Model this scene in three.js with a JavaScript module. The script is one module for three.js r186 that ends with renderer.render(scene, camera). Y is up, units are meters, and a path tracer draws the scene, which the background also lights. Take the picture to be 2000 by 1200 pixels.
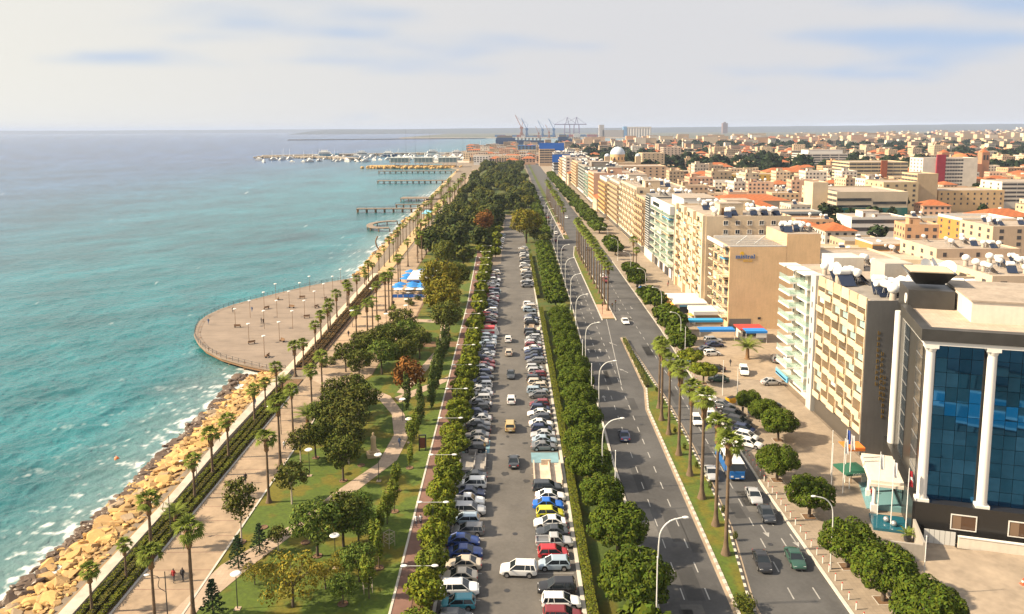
import * as THREE from 'three';
import { mergeGeometries } from 'three/addons/utils/BufferGeometryUtils.js';
import { FontLoader } from 'three/addons/loaders/FontLoader.js';
import { TextGeometry } from 'three/addons/geometries/TextGeometry.js';

// ---------------------------------------------------------------- camera, sky, sun, exposure
const scene = new THREE.Scene();
const camera = new THREE.PerspectiveCamera(2 * Math.atan(750 / 1530) * 180 / Math.PI, 4 / 3, 1, 60000);
camera.position.set(0, 54, 0);
camera.rotation.set(-Math.atan(199 / 1530), 0, -0.005);
camera.setViewOffset(2000, 1500, 0, 300, 2000, 1200);
const renderer = new THREE.WebGLRenderer({ antialias: true });
renderer.setSize(1024, 614);
renderer.toneMapping = THREE.LinearToneMapping;
renderer.toneMappingExposure = 2.06;
renderer.shadowMap.enabled = true;
const SUN = new THREE.Vector3(-Math.cos(0.1) * Math.cos(0.62), Math.sin(0.62), Math.sin(0.1) * Math.cos(0.62));
const sun = new THREE.DirectionalLight(new THREE.Color().setRGB(1, 0.82, 0.58), 5.0);
sun.position.copy(SUN).multiplyScalar(900).add(new THREE.Vector3(0, 0, -250));
sun.target.position.set(0, 0, -250);
sun.castShadow = true; sun.shadow.radius = 3;
sun.shadow.mapSize.set(4096, 4096);
Object.assign(sun.shadow.camera, { left: -350, right: 350, top: 350, bottom: -350, near: 1, far: 2500 });
scene.add(sun, sun.target);

// ---------------------------------------------------------------- random numbers and noise
function rngOf(seed) { let a = seed >>> 0; return () => { a = (a + 0x6D2B79F5) | 0; let t = Math.imul(a ^ (a >>> 15), 1 | a); t = (t + Math.imul(t ^ (t >>> 7), 61 | t)) ^ t; return ((t ^ (t >>> 14)) >>> 0) / 4294967296; }; }
let rnd = rngOf(7);
const R = (a, b) => a + (b - a) * rnd();
const pick = (a) => a[Math.floor(rnd() * a.length) % a.length];
function hash2(i, j, s) { let h = Math.imul(i, 374761393) + Math.imul(j, 668265263) + Math.imul(s, 2147483629); h = Math.imul(h ^ (h >>> 13), 1274126177); return ((h ^ (h >>> 16)) >>> 0) / 4294967296; }
const sm = (t) => t * t * (3 - 2 * t);
const clamp = (x, a = 0, b = 1) => Math.min(b, Math.max(a, x));
const step = (a, b, x) => sm(clamp((x - a) / (b - a)));
function vn(x, y, s = 0, per = 0) {
  const i = Math.floor(x), j = Math.floor(y), u = sm(x - i), v = sm(y - j), w = per ? (n) => ((n % per) + per) % per : (n) => n;
  const a = hash2(w(i), w(j), s), b = hash2(w(i + 1), w(j), s), c = hash2(w(i), w(j + 1), s), d = hash2(w(i + 1), w(j + 1), s);
  return a + (b - a) * u + (c - a) * v + (a - b - c + d) * u * v;
}
function fbm(x, y, s = 0, o = 4, per = 0) { let t = 0, k = 0.5, n = 0; for (let i = 0; i < o; i++) { t += k * vn(x, y, s + i * 17, per); n += k; x *= 2; y *= 2; per *= 2; k *= 0.5; } return t / n; }

// ---------------------------------------------------------------- sky: thin bright cloud, warmer round the veiled sun
{
  const W = 1024, H = 512, d = new Float32Array(W * H * 4), S = SUN;
  for (let j = 0; j < H; j++) for (let i = 0; i < W; i++) {
    const th = (i / W - 0.5) * 2 * Math.PI, ph = ((j + 0.5) / H - 0.5) * Math.PI;
    const x = Math.cos(th) * Math.cos(ph), y = Math.sin(ph), z = Math.sin(th) * Math.cos(ph);
    const up = Math.max(y, 0), cs = x * S.x + y * S.y + z * S.z;
    const side = (x * S.x + z * S.z) / Math.hypot(S.x, S.z);
    const k = 1 / (up + 0.09), cx = x * k, cz = z * k;
    let cl = fbm(cx * 0.55 + cz * 0.12 + 3.1, cz * 1.1 + 9.7, 5, 5);
    cl = step(0.24, 0.50, cl + 0.16 * (1 - step(0.03, 0.12, up)) + 0.34 * step(0.05, 0.8, side));
    const warm = step(-0.3, 1, side) * (1 - 0.55 * step(0, 0.6, up));
    const lift = step(0.0, 0.3, up);
    const clear = [0.33 - 0.13 * lift, 0.40 - 0.10 * lift, 0.51 - 0.05 * lift];
    const cloud = [0.445 + 0.155 * warm, 0.445 + 0.135 * warm, 0.458 + 0.045 * warm];
    const halo = Math.pow(clamp(cs), 9) * 0.55;
    for (let c = 0; c < 3; c++) d[(j * W + i) * 4 + c] = 0.79 * (clear[c] + (cloud[c] - clear[c]) * cl) + halo * [1, 0.93, 0.8][c];
    d[(j * W + i) * 4 + 3] = 1;
  }
  const t = new THREE.DataTexture(d, W, H, THREE.RGBAFormat, THREE.FloatType);
  t.mapping = THREE.EquirectangularReflectionMapping; t.magFilter = t.minFilter = THREE.LinearFilter; t.needsUpdate = true;
  scene.background = t; scene.environment = t;
}

// ---------------------------------------------------------------- textures and materials
const srgb = (v) => (v <= 0.0031308 ? 12.92 * v : 1.055 * Math.pow(v, 1 / 2.4) - 0.055);
function tex(n, size, fn) {           // fn(u, v in 0..1) -> linear [r,g,b] multiplier, tiles every size metres
  const d = new Uint8Array(n * n * 4);
  for (let j = 0; j < n; j++) for (let i = 0; i < n; i++) { const c = fn(i / n, j / n); for (let k = 0; k < 3; k++) d[(j * n + i) * 4 + k] = Math.round(255 * clamp(srgb(clamp(c[k])))); d[(j * n + i) * 4 + 3] = 255; }
  const t = new THREE.DataTexture(d, n, n, THREE.RGBAFormat); t.colorSpace = THREE.SRGBColorSpace;
  t.wrapS = t.wrapT = THREE.RepeatWrapping; t.magFilter = THREE.LinearFilter; t.minFilter = THREE.LinearMipmapLinearFilter; t.generateMipmaps = true;
  t.repeat.set(1 / size, 1 / size); t.needsUpdate = true; return t;
}
const grey = (lo, f1, f2, s) => (u, v) => { const a = fbm(u * f1, v * f1, s, 4, f1), b = fbm(u * f2, v * f2, s + 50, 3, f2); const g = lo + (1 - lo) * clamp(0.5 + 1.5 * (0.55 * a + 0.45 * b - 0.5)); return [g, g, g]; };
function bumpTex(n, size, fn) { const t = tex(n, size, (u, v) => { const g = fn(u, v); return [g, g, g]; }); t.colorSpace = THREE.NoColorSpace; return t; }
const T = {
  asphalt: tex(512, 26, (u, v) => { const a = fbm(u * 5, v * 5, 3, 5, 5), b = fbm(u * 90, v * 90, 9, 2, 90), g = 0.54 + 0.42 * clamp(0.5 + 1.9 * (a - 0.5)) + 0.16 * (b - 0.5); return [g, g * 0.985, g * 0.96]; }),
  paving: tex(512, 9, (u, v) => { const a = fbm(u * 6, v * 6, 13, 4, 6), jx = Math.min((u * 18) % 1, (v * 18) % 1) < 0.09 ? 0.12 : 0; const t = hash2(Math.floor(u * 18), Math.floor(v * 18), 3) * 0.12; const g = 0.82 + 0.25 * (a - 0.5) - jx + t - 0.06; return [g, g * 0.99, g * 0.97]; }),
  wall: tex(256, 13, (u, v) => { const a = fbm(u * 4, v * 4, 21, 4, 4), b = fbm(u * 46, v * 5, 25, 3, 0), c = fbm(u * 40, v * 40, 27, 2, 40), g = 0.74 + 0.26 * clamp(0.5 + 1.4 * (0.5 * a + 0.3 * b + 0.2 * c - 0.5)); return [g, g * 0.995, g * 0.985]; }),
  stain: tex(256, 17, grey(0.58, 5, 24, 31)),
  grass: tex(512, 18, (u, v) => { const a = fbm(u * 5, v * 5, 41, 4, 5), b = fbm(u * 60, v * 60, 47, 3, 60); const m = step(0.46, 0.66, a); const g = 0.5 + 0.5 * b; return [g * (0.56 + 0.44 * m), g * (0.86 + 0.02 * m), g * (0.6 - 0.1 * m)]; }),
  soil: tex(256, 5, grey(0.45, 5, 40, 61)),
  rock: tex(256, 4, (u, v) => { const a = fbm(u * 5, v * 5, 71, 5, 5), b = fbm(u * 30, v * 30, 73, 3, 30), g = 0.5 + 0.55 * (0.6 * a + 0.4 * b); return [g, g * 0.98, g * 0.93]; }),
  deck: tex(512, 14, (u, v) => { const p = Math.floor(v * 64), l = ((v * 64) % 1) < 0.13 ? 0.22 : 0, t = hash2(p, Math.floor(u * 3 + hash2(p, 0, 9) * 3), 5), a = fbm(u * 4, v * 4, 77, 4, 4); const g = 0.74 + 0.16 * t - l + 0.3 * (a - 0.5); return [g, g * 0.99, g * 0.97]; }),
  roof: tex(256, 11, grey(0.55, 5, 30, 81)),
  tile: tex(256, 4, (u, v) => { const r = Math.abs(Math.sin(u * Math.PI * 14)), a = fbm(u * 7, v * 7, 91, 4, 7); const g = 0.6 + 0.2 * r + 0.45 * (a - 0.4); return [g, g * 0.95, g * 0.9]; }),
};
const C = (r, g, b) => new THREE.Color().setRGB(r, g, b);
function M(r, g, b, rough = 0.85, o = {}) { return new THREE.MeshStandardMaterial({ color: C(r, g, b), roughness: rough, metalness: 0, ...o }); }
const mcache = {};
function MW(r, g, b, o) { const k = [r, g, b].map((v) => v.toFixed(3)).join(); return mcache[k] ??= M(r * 0.9, g * 0.86, b * 0.8, 0.9, { map: T.wall, ...o }); }  // painted render wall
const mat = {
  asphalt: M(0.098, 0.097, 0.099, 0.88, { map: T.asphalt }), lot: M(0.14, 0.13, 0.12, 0.9, { map: T.asphalt }),
  pave: M(0.34, 0.275, 0.21, 0.9, { map: T.paving }), pavePink: M(0.46, 0.35, 0.26, 0.9, { map: T.paving }), prom: M(0.39, 0.285, 0.19, 0.9, { map: T.stain }),
  bike: M(0.23, 0.125, 0.095, 0.9, { map: T.stain }), kerb: M(0.62, 0.57, 0.5, 0.85, { map: T.stain }), white: M(0.68, 0.66, 0.62, 0.7), kerbDark: M(0.05, 0.05, 0.05, 0.8),
  paint: M(0.42, 0.41, 0.39, 0.8, { map: T.stain }), yellowPaint: M(0.55, 0.36, 0.08, 0.8), bluePaint: M(0.22, 0.38, 0.44, 0.85, { map: T.stain }),
  grass: M(0.155, 0.155, 0.015, 0.95, { map: T.grass }), grassDark: M(0.115, 0.12, 0.016, 0.95, { map: T.grass }), soil: M(0.21, 0.12, 0.06, 0.95, { map: T.soil }), sand: M(0.60, 0.42, 0.22, 0.95, { map: T.rock }),
  earth: M(0.26, 0.205, 0.15, 0.95, { map: T.stain }), deck: M(0.29, 0.228, 0.18, 0.85, { map: T.deck }),
  rock: M(0.62, 0.395, 0.15, 0.9, { map: T.rock }), rock2: M(0.47, 0.30, 0.13, 0.9, { map: T.rock }), rock3: M(0.36, 0.27, 0.18, 0.9, { map: T.rock }), rockWet: M(0.13, 0.085, 0.055, 0.45, { map: T.rock }),
  seawall: M(0.58, 0.50, 0.41, 0.9, { map: T.stain }), steel: M(0.5, 0.5, 0.5, 0.4, { metalness: 0.7 }), poleGrey: M(0.55, 0.55, 0.53, 0.5), dark: M(0.035, 0.035, 0.038, 0.5), wood: M(0.2, 0.11, 0.05, 0.7),
  trunk: M(0.17, 0.115, 0.07, 0.95, { map: T.soil }), skirt: M(0.26, 0.15, 0.07, 0.95, { map: T.soil }), bark: M(0.115, 0.085, 0.06, 0.95, { map: T.soil }), barkPale: M(0.5, 0.42, 0.34, 0.9),
  glass: M(0.025, 0.035, 0.045, 0.08), glassTeal: M(0.03, 0.11, 0.12, 0.07), frame: M(0.72, 0.71, 0.69, 0.5), roofTile: M(0.44, 0.14, 0.045, 0.85, { map: T.tile }), roofFlat: M(0.42, 0.345, 0.275, 0.95, { map: T.roof }), roofGrey: M(0.3, 0.27, 0.24, 0.95, { map: T.roof }),
  tank: M(0.74, 0.73, 0.70, 0.35), panel: M(0.02, 0.03, 0.06, 0.12), blue: M(0.01, 0.12, 0.5, 0.7), blueLight: M(0.12, 0.38, 0.62, 0.7), orange: M(0.75, 0.24, 0.03, 0.75), red: M(0.42, 0.05, 0.04, 0.75),
  rubber: M(0.012, 0.012, 0.012, 0.8), rim: M(0.42, 0.42, 0.43, 0.35, { metalness: 0.8 }), carGlass: M(0.015, 0.02, 0.024, 0.05), lampRed: M(0.35, 0.012, 0.01, 0.25), lampClear: M(0.75, 0.75, 0.75, 0.15),
  rail: new THREE.MeshPhysicalMaterial({ color: C(0.80, 0.91, 0.87), roughness: 0.06, transmission: 0.8, thickness: 0 }),
};

// ---------------------------------------------------------------- geometry and scene helpers
const ONES = ['', 'first', 'second', 'third', 'fourth', 'fifth', 'sixth', 'seventh', 'eighth', 'ninth', 'tenth', 'eleventh', 'twelfth', 'thirteenth', 'fourteenth', 'fifteenth', 'sixteenth', 'seventeenth', 'eighteenth', 'nineteenth'];
const TENS = ['', '', 'twent', 'thirt', 'fort', 'fift', 'sixt', 'sevent', 'eight', 'ninet'];
function ord(n) { if (n < 20) return ONES[n]; if (n >= 100) return 'hundred-and-' + (n % 100 ? ord(n % 100) : 'zeroth'); const t = TENS[Math.floor(n / 10)]; return n % 10 ? t + 'y-' + ONES[n % 10] : t + 'ieth'; }
const taken = {};
function numbered(name) { const n = (taken[name] = (taken[name] ?? -1) + 1); return n ? name + '_' + String(n).padStart(3, '0') : name; }
function tag(o, label, category, group) { o.userData = { label, category }; if (group) o.userData.group = group; return o; }
function sh(m) { m.castShadow = m.receiveShadow = true; return m; }
function mesh(name, geo, m, parent) { const o = sh(new THREE.Mesh(geo, m)); if (parent) { o.name = name; parent.add(o); } else { o.name = numbered(name); scene.add(o); } return o; }
function thing(name, label, category, x = 0, y = 0, z = 0, turn = 0, group) { const o = new THREE.Group(); o.name = numbered(name); o.position.set(x, y, z); o.rotation.y = turn; tag(o, label, category, group); scene.add(o); return o; }
function one(name, geo, m, label, category, group) { return tag(mesh(name, geo, m), label, category, group); }
function struct(name, geo, m) { const o = mesh(name, geo, m); o.userData = { kind: 'structure' }; return o; }
function stuff(o) { o.userData.kind = 'stuff'; return o; }
function dup(root, x, y, z, turn, label, group, s) { const r = root.clone(); r.name = numbered(root.name.replace(/_\d\d\d$/, '')); r.userData = { ...root.userData, label, group: group ?? root.userData.group }; r.position.set(x, y, z); r.rotation.y = turn; if (s) r.scale.set(...(Array.isArray(s) ? s : [s, s, s])); scene.add(r); return r; }
function uvm(g) {                      // uv in metres by the way each face points
  const n = g.index ? g.toNonIndexed() : g, p = n.attributes.position, uv = new Float32Array(p.count * 2), a = new THREE.Vector3(), b = new THREE.Vector3(), c = new THREE.Vector3();
  for (let i = 0; i < p.count; i += 3) {
    a.fromBufferAttribute(p, i); b.fromBufferAttribute(p, i + 1).sub(a); c.fromBufferAttribute(p, i + 2).sub(a); b.cross(c);
    const ax = Math.abs(b.x), ay = Math.abs(b.y), az = Math.abs(b.z), k = ay >= ax && ay >= az ? 0 : ax >= az ? 1 : 2;
    for (let j = i; j < i + 3; j++) { const x = p.getX(j), y = p.getY(j), z = p.getZ(j); uv[j * 2] = k === 1 ? z : x; uv[j * 2 + 1] = k === 0 ? z : y; }
  }
  n.setAttribute('uv', new THREE.BufferAttribute(uv, 2)); return n;
}
function box(x0, x1, y0, y1, z0, z1) { const g = new THREE.BoxGeometry(Math.abs(x1 - x0), Math.abs(y1 - y0), Math.abs(z1 - z0)); g.translate((x0 + x1) / 2, (y0 + y1) / 2, (z0 + z1) / 2); return uvm(g); }
function cyl(r0, r1, h, x = 0, y = 0, z = 0, n = 10) { const g = new THREE.CylinderGeometry(r1, r0, h, n); g.translate(x, y + h / 2, z); return uvm(g); }
function tube(pts, r, n = 6, seg) { const c = new THREE.CatmullRomCurve3(pts.map((p) => new THREE.Vector3(...p))); return uvm(new THREE.TubeGeometry(c, seg ?? pts.length * 3, r, n, false)); }
function bar(a, b, r, n = 5) { const g = new THREE.CylinderGeometry(r, r, Math.hypot(b[0] - a[0], b[1] - a[1], b[2] - a[2]), n); const d = new THREE.Vector3(b[0] - a[0], b[1] - a[1], b[2] - a[2]).normalize(); g.applyQuaternion(new THREE.Quaternion().setFromUnitVectors(new THREE.Vector3(0, 1, 0), d)); g.translate((a[0] + b[0]) / 2, (a[1] + b[1]) / 2, (a[2] + b[2]) / 2); return uvm(g); }
const merge = (list) => mergeGeometries(list.map((g) => { const n = g.index ? g.toNonIndexed() : g; for (const k of Object.keys(n.attributes)) if (!['position', 'normal', 'uv'].includes(k)) n.deleteAttribute(k); return n; }), false);
function poly(pts, y) { const s = new THREE.Shape(pts.map(([x, z]) => new THREE.Vector2(x, -z))); const g = new THREE.ShapeGeometry(s); g.rotateX(-Math.PI / 2); g.translate(0, y, 0); return uvm(g); }
function slab(pts, y0, y1) { const s = new THREE.Shape(pts.map(([x, z]) => new THREE.Vector2(x, -z))); const g = new THREE.ExtrudeGeometry(s, { depth: y1 - y0, bevelEnabled: false }); g.rotateX(-Math.PI / 2); g.translate(0, y0, 0); return uvm(g); }
function along(line, gap, start = 0) {  // points every gap metres along a polyline of [x, z]: [x, z, turn]
  const out = []; let left = start;
  for (let i = 0; i + 1 < line.length; i++) { const [ax, az] = line[i], [bx, bz] = line[i + 1], L = Math.hypot(bx - ax, bz - az); let t = left; while (t < L) { out.push([ax + (bx - ax) * t / L, az + (bz - az) * t / L, Math.atan2(-(bz - az), bx - ax)]); t += gap; } left = t - L; }
  return out;
}
function xAt(line, z) { for (let i = 0; i + 1 < line.length; i++) { const [ax, az] = line[i], [bx, bz] = line[i + 1]; if ((z - az) * (z - bz) <= 0 && az !== bz) return ax + (bx - ax) * (z - az) / (bz - az); } return z > line[0][1] ? line[0][0] : line[line.length - 1][0]; }
// ---------------------------------------------------------------- sea
const SHORE = [[-60.5, 60], [-60.3, -85], [-60, -104], [-58.6, -111], [-60.4, -127], [-60.2, -150], [-61.8, -171], [-60, -200], [-59, -286], [-61, -350], [-63, -397], [-66, -500], [-67, -600], [-71.5, -850], [-74, -1060]];
{
  const NZ = 430, NX = 270, pos = new Float32Array((NZ + 1) * (NX + 1) * 3), col = new Float32Array((NZ + 1) * (NX + 1) * 3), idx = [];
  for (let j = 0; j <= NZ; j++) {
    const q = j / NZ, z = -1 / (1 / 62 + (1 / 52000 - 1 / 62) * q), az = -z, dz = az * az / 62 / NZ;
    const xl = -0.74 * az - 34, xr = az < 900 ? -51 : -51 + (az - 900) * 0.42;
    for (let i = 0; i <= NX; i++) {
      const x = xl + (xr - xl) * Math.pow(i / NX, 0.9), k = j * (NX + 1) + i, dx = (xr - xl) / NX, sp = Math.max(dx, dz * 0.6);
      const d = xAt(SHORE, z) - x;
      // wind waves run towards the shore with long slanting crests
      const a = x * 0.83 + z * 0.56, b = -x * 0.56 + z * 0.83;
      let h = 0;
      for (const [L, amp, s] of [[26, 0.20, 1], [11, 0.30, 2], [5, 0.36, 3], [2.4, 0.26, 4], [1.3, 0.12, 5]]) if (L > 1.6 * sp) { const ro = (s % 2 ? 0.35 : -0.3), aa = a * Math.cos(ro) + b * Math.sin(ro), bb = -a * Math.sin(ro) + b * Math.cos(ro), n = vn(aa / L + 0.7 * vn(bb / L / 1.5, aa / L / 1.5, 8 + s), bb / L / 1.9, 100 + s); h += amp * (1 - 2 * Math.abs(n - 0.5) - 0.5) * 1.2 * Math.min(1, L / sp / 3); }
      h *= 0.35 + 0.65 * step(1, 14, d);
      pos.set([x, -1.5 + h, z], k * 3);
      const patch = fbm(a / 42, b / 130, 31, 4), fine = fbm(a / 7, b / 16, 35, 3);
      const deep = step(25, 420, d) * 0.75 + 0.25 * step(200, 1800, az);
      let c = [0.012 + 0.020 * deep, 0.134 - 0.06 * deep, 0.152 + 0.026 * deep];
      const facetTone = fbm(a / 17, b / 34, 37, 3); const m = 0.60 + 0.75 * patch + 0.7 * (fine - 0.5) + 0.75 * (facetTone - 0.5);  // wind patches, plus light and dark of wave facets painted into the colour
      c = c.map((v) => v * m);
      const sandy = (1 - step(0, 20, d)) * 0.55 * (0.5 + patch);
      c = [c[0] + (0.20 - c[0]) * sandy, c[1] + (0.27 - c[1]) * sandy, c[2] + (0.25 - c[2]) * sandy];
      let fo = 0;
      if (az < 700) {
        const n1 = fbm(x * 0.8 + 9, z * 0.8, 43, 5), n2 = fbm(x / 9, z / 9, 44, 3);
        fo = 0.8 * step(0.56, 0.78, n1 + 0.40 * Math.exp(-Math.max(d + 0.5, 0) / 2.6) + 0.2 * (n2 - 0.5) - 0.12 * step(0, 7, d));
        fo = Math.max(fo * (1 - step(6, 16, d)), 0.5 * step(0.84, 0.9, fbm(a * 0.3, b * 0.16, 48, 4) + 0.12 * (n2 - 0.5)));
        if (d > 2 && d < 26) fo = Math.max(fo, 0.2 * step(0.63, 0.76, 0.55 * fbm(x * 0.9, z * 0.9, 49, 4) + 0.45 * fbm(x * 0.22, z * 0.22, 51, 3)));
      }
      for (let t = 0; t < 3; t++) col[k * 3 + t] = c[t] + ([0.72, 0.74, 0.72][t] - c[t]) * fo;
      if (i < NX && j < NZ) idx.push(k, k + 1, k + NX + 2, k, k + NX + 2, k + NX + 1);
    }
  }
  const g = new THREE.BufferGeometry(); g.setAttribute('position', new THREE.BufferAttribute(pos, 3)); g.setAttribute('color', new THREE.BufferAttribute(col, 3)); g.setIndex(idx); g.computeVertexNormals();
  const uv = new Float32Array(pos.length / 3 * 2); for (let k = 0; k < uv.length / 2; k++) { uv[k * 2] = pos[k * 3] * 0.9 + pos[k * 3 + 2] * 0.45; uv[k * 2 + 1] = pos[k * 3 + 2] * 0.9 - pos[k * 3] * 0.45; } g.setAttribute('uv', new THREE.BufferAttribute(uv, 2));
  const ripple = bumpTex(512, 11, (u, v) => 0.6 * (1 - Math.abs(2 * fbm(u * 7, v * 5, 3, 3, 0) - 1)) * 0 + fbm(u * 8, v * 8, 12, 4, 8));
  struct('sea', g, M(1, 1, 1, 0.24, { vertexColors: true, bumpMap: ripple, bumpScale: 0.5 }));
}

// ---------------------------------------------------------------- land, far hills
const coast = [[-52, 120], ...SHORE.slice(1, 6).map(([x, z]) => [-52.5, z]), [-53, -171], [-54, -286], [-57, -350], [-60, -397], [-62, -500], [-63, -600], [-67, -850], [-70, -1050], [-88, -1110], [-110, -1240], [-60, -1330], [-120, -1500], [-150, -1650], [-100, -2100], [-14, -2440], [364, -2770], [760, -3150], [820, -3900], [520, -4300], [-120, -4500], [-620, -4560], [-700, -4900], [-700, -9000], [20000, -9000], [20000, 120]];
struct('ground', slab(coast, -3, -0.06), mat.earth);
{ // hills: low ridges that close the horizon
  const ridge = (name, x0, x1, z, dep, hf, m, n) => {
    const pos = [], idx = [], K = 6;
    for (let i = 0; i <= n; i++) for (let j = 0; j <= K; j++) { const x = x0 + (x1 - x0) * i / n, t = j / K; pos.push(x, -1.6 + hf(x) * Math.sin(Math.min(1, t * 1.4) * Math.PI / 2) * (0.9 + 0.2 * vn(x / 300, j * 3.7, 5)), z - dep * t); }
    for (let i = 0; i < n; i++) for (let j = 0; j < K; j++) { const a = i * (K + 1) + j; idx.push(a, a + K + 1, a + 1, a + 1, a + K + 1, a + K + 2); }
    const g = new THREE.BufferGeometry(); g.setAttribute('position', new THREE.Float32BufferAttribute(pos, 3)); g.setIndex(idx); g.computeVertexNormals(); struct(name, uvm(g), m);
  };
  ridge('hills', -16000, -900, -13500, 3000, (x) => 44 + 30 * fbm(x / 2600, 1, 61, 3), M(0.075, 0.10, 0.14, 0.95), 160);
  ridge('hills', -2500, 14000, -8800, 3600, (x) => 46 + 22 * fbm(x / 1500, 2, 62, 4) + 34 * step(1500, 9000, x), M(0.05, 0.065, 0.08, 0.95), 200);
}

// ---------------------------------------------------------------- roads, pavements, park (x across, z away; sheets 2 cm apart)
const ROADL = [[16.6, 60], [16.6, -125], [17.6, -180], [18.6, -233], [19.4, -330], [20, -555], [20.4, -935], [20, -1250]];
const ROADR = [[37.8, 60], [37.8, -111], [40.1, -208], [41, -316], [41, -488], [41, -838], [40, -1250]];
const MEDL = [[24.6, 60], [25, -81], [25.5, -113], [26, -145.6], [27.7, -157.6], [28.3, -198]];
const MEDR = [[26.4, 60], [27.2, -84], [29.4, -100.5], [30.1, -113], [30.6, -133], [30.6, -151], [29, -198.6]];
struct('road', poly([...ROADL, ...ROADR.slice().reverse()], 0.0), mat.asphalt);
struct('pavement', slab([[-8.9, 60], [-8.9, -120], [-9.2, -305], [-9.4, -330], [-10.6, -340], [-10.6, -1200], [-45, -1200], [-47, -600], [-45.4, -300], [-45.4, 60]], -0.05, -0.02), mat.soil);
const sideW = [...ROADR, [57, -1250], [57, 60]];
struct('pavement', slab(sideW, -0.05, 0.13), mat.pave);
struct('forecourt', poly([[42, -164], [42.5, -206], [100, -206], [100, -162], [58, -162]], 0.155), M(0.40, 0.305, 0.21, 0.9, { map: T.stain }));
struct('forecourt', poly([[50, -60], [50, -95], [100, -90], [120, -40]], 0.15), M(0.40, 0.32, 0.24, 0.9, { map: T.stain }));
struct('lay_by', poly([[36, -122], [38.2, -124], [42.5, -128], [43.2, -146], [40.2, -152], [37, -156]], 0.17), mat.asphalt);
// car park
struct('car_park', poly([[-8.8, 60], [-8.8, -300], [-4.5, -312], [-4.2, -470], [6, -470], [7.4, -232], [7.7, -130], [7.6, 60]], 0.0), mat.lot);
struct('verge', slab([[7.9, 60], [7.9, -130], [7.6, -233], [7, -335], [5, -480], [18.7, -480], [18.9, -330], [18.1, -233], [17.1, -180], [16.1, -125], [16.1, 60]], -0.05, 0.10), mat.grassDark);
// park ground
struct('lawn', poly([[-37.2, 60], [-37.2, -150], [-31, -168], [-31, -186], [-28, -190], [-14.1, -190], [-14.1, 60]], 0.01), mat.grass);
struct('lawn', poly([[-27.5, -195], [-27.5, -290], [-37, -300], [-38, -560], [-12, -560], [-14.2, -330], [-14.1, -195]], 0.01), mat.grass);
struct('lawn', poly([[-38, -562], [-41, -1050], [18.5, -1050], [18.5, -482], [4, -482], [-8, -500], [-12, -562]], 0.01), mat.grassDark);
struct('promenade', poly([[-45.2, 60], [-45.4, -172], [-45.2, -190], [-45.4, -300], [-47, -600], [-52, -1050], [-41.2, -1050], [-38.2, -560], [-37.4, -300], [-28, -288], [-28, -192], [-31.2, -186], [-31.2, -168], [-37.4, -150], [-37.4, 60]], 0.03), mat.prom);
struct('plaza', poly([[-45, -192], [-28.2, -194], [-28.2, -286], [-37.5, -298], [-44.8, -298]], 0.05), M(0.48, 0.34, 0.22, 0.9, { map: T.paving }));
struct('path', poly([[-38.8, 20], [-38.6, -82], [-36.6, -91.7], [-30, -102.5], [-27, -110.9], [-22, -121.7], [-21.2, -133.5], [-23.1, -143.6], [-27, -152], [-31, -157], [-31, -160], [-25, -154], [-20.7, -143.6], [-18.4, -133.5], [-19.1, -122.7], [-23.9, -110.9], [-29.1, -100.4], [-32.4, -92.2], [-35.8, -82.3], [-35.8, 20]], 0.05), mat.pavePink);
struct('path', poly([[-45, -172], [-45, -166], [-38, -158], [-31, -152], [-27, -151], [-26.6, -154], [-31.5, -157], [-38.5, -164]], 0.06), mat.pavePink);
struct('path', poly([[-22.5, -150], [-14.2, -163], [-14.2, -166.5], [-24, -153]], 0.055), mat.pavePink);
struct('path', poly([[-28, -216], [-20, -214], [-18.4, -190], [-21.5, -170], [-24, -156], [-22, -155], [-19.5, -170], [-16.4, -190], [-17.5, -217], [-28, -219]], 0.056), mat.pavePink);
struct('cycle_path', poly([[-13.8, 60], [-13.8, -240], [-15.1, -330], [-18, -430], [-15.6, -430], [-12.9, -330], [-11.7, -240], [-11.7, 60]], 0.03), mat.bike);
struct('cycle_path_edge', slab([[-14.1, 60], [-14.1, -240], [-15.4, -330], [-15.1, -330], [-13.82, -240], [-13.82, 60]], -0.05, 0.09), mat.kerb);
struct('promenade_edge', slab([[-37.35, 60], [-37.35, -149], [-37.1, -149], [-37.1, 60]], -0.05, 0.10), mat.kerb);
struct('promenade_edge', slab([[-45.5, 60], [-45.6, -160], [-45.3, -160], [-45.2, 60]], -0.05, 0.11), mat.kerb);
// joints across the promenade slabs
for (let k = 0; k < 26; k++) { const z = -66 - k * 4.1; struct('paving_joint', poly([[-45, z], [-37.5, z], [-37.5, z - 0.09], [-45, z - 0.09]], 0.036), mat.bike); }
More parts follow.
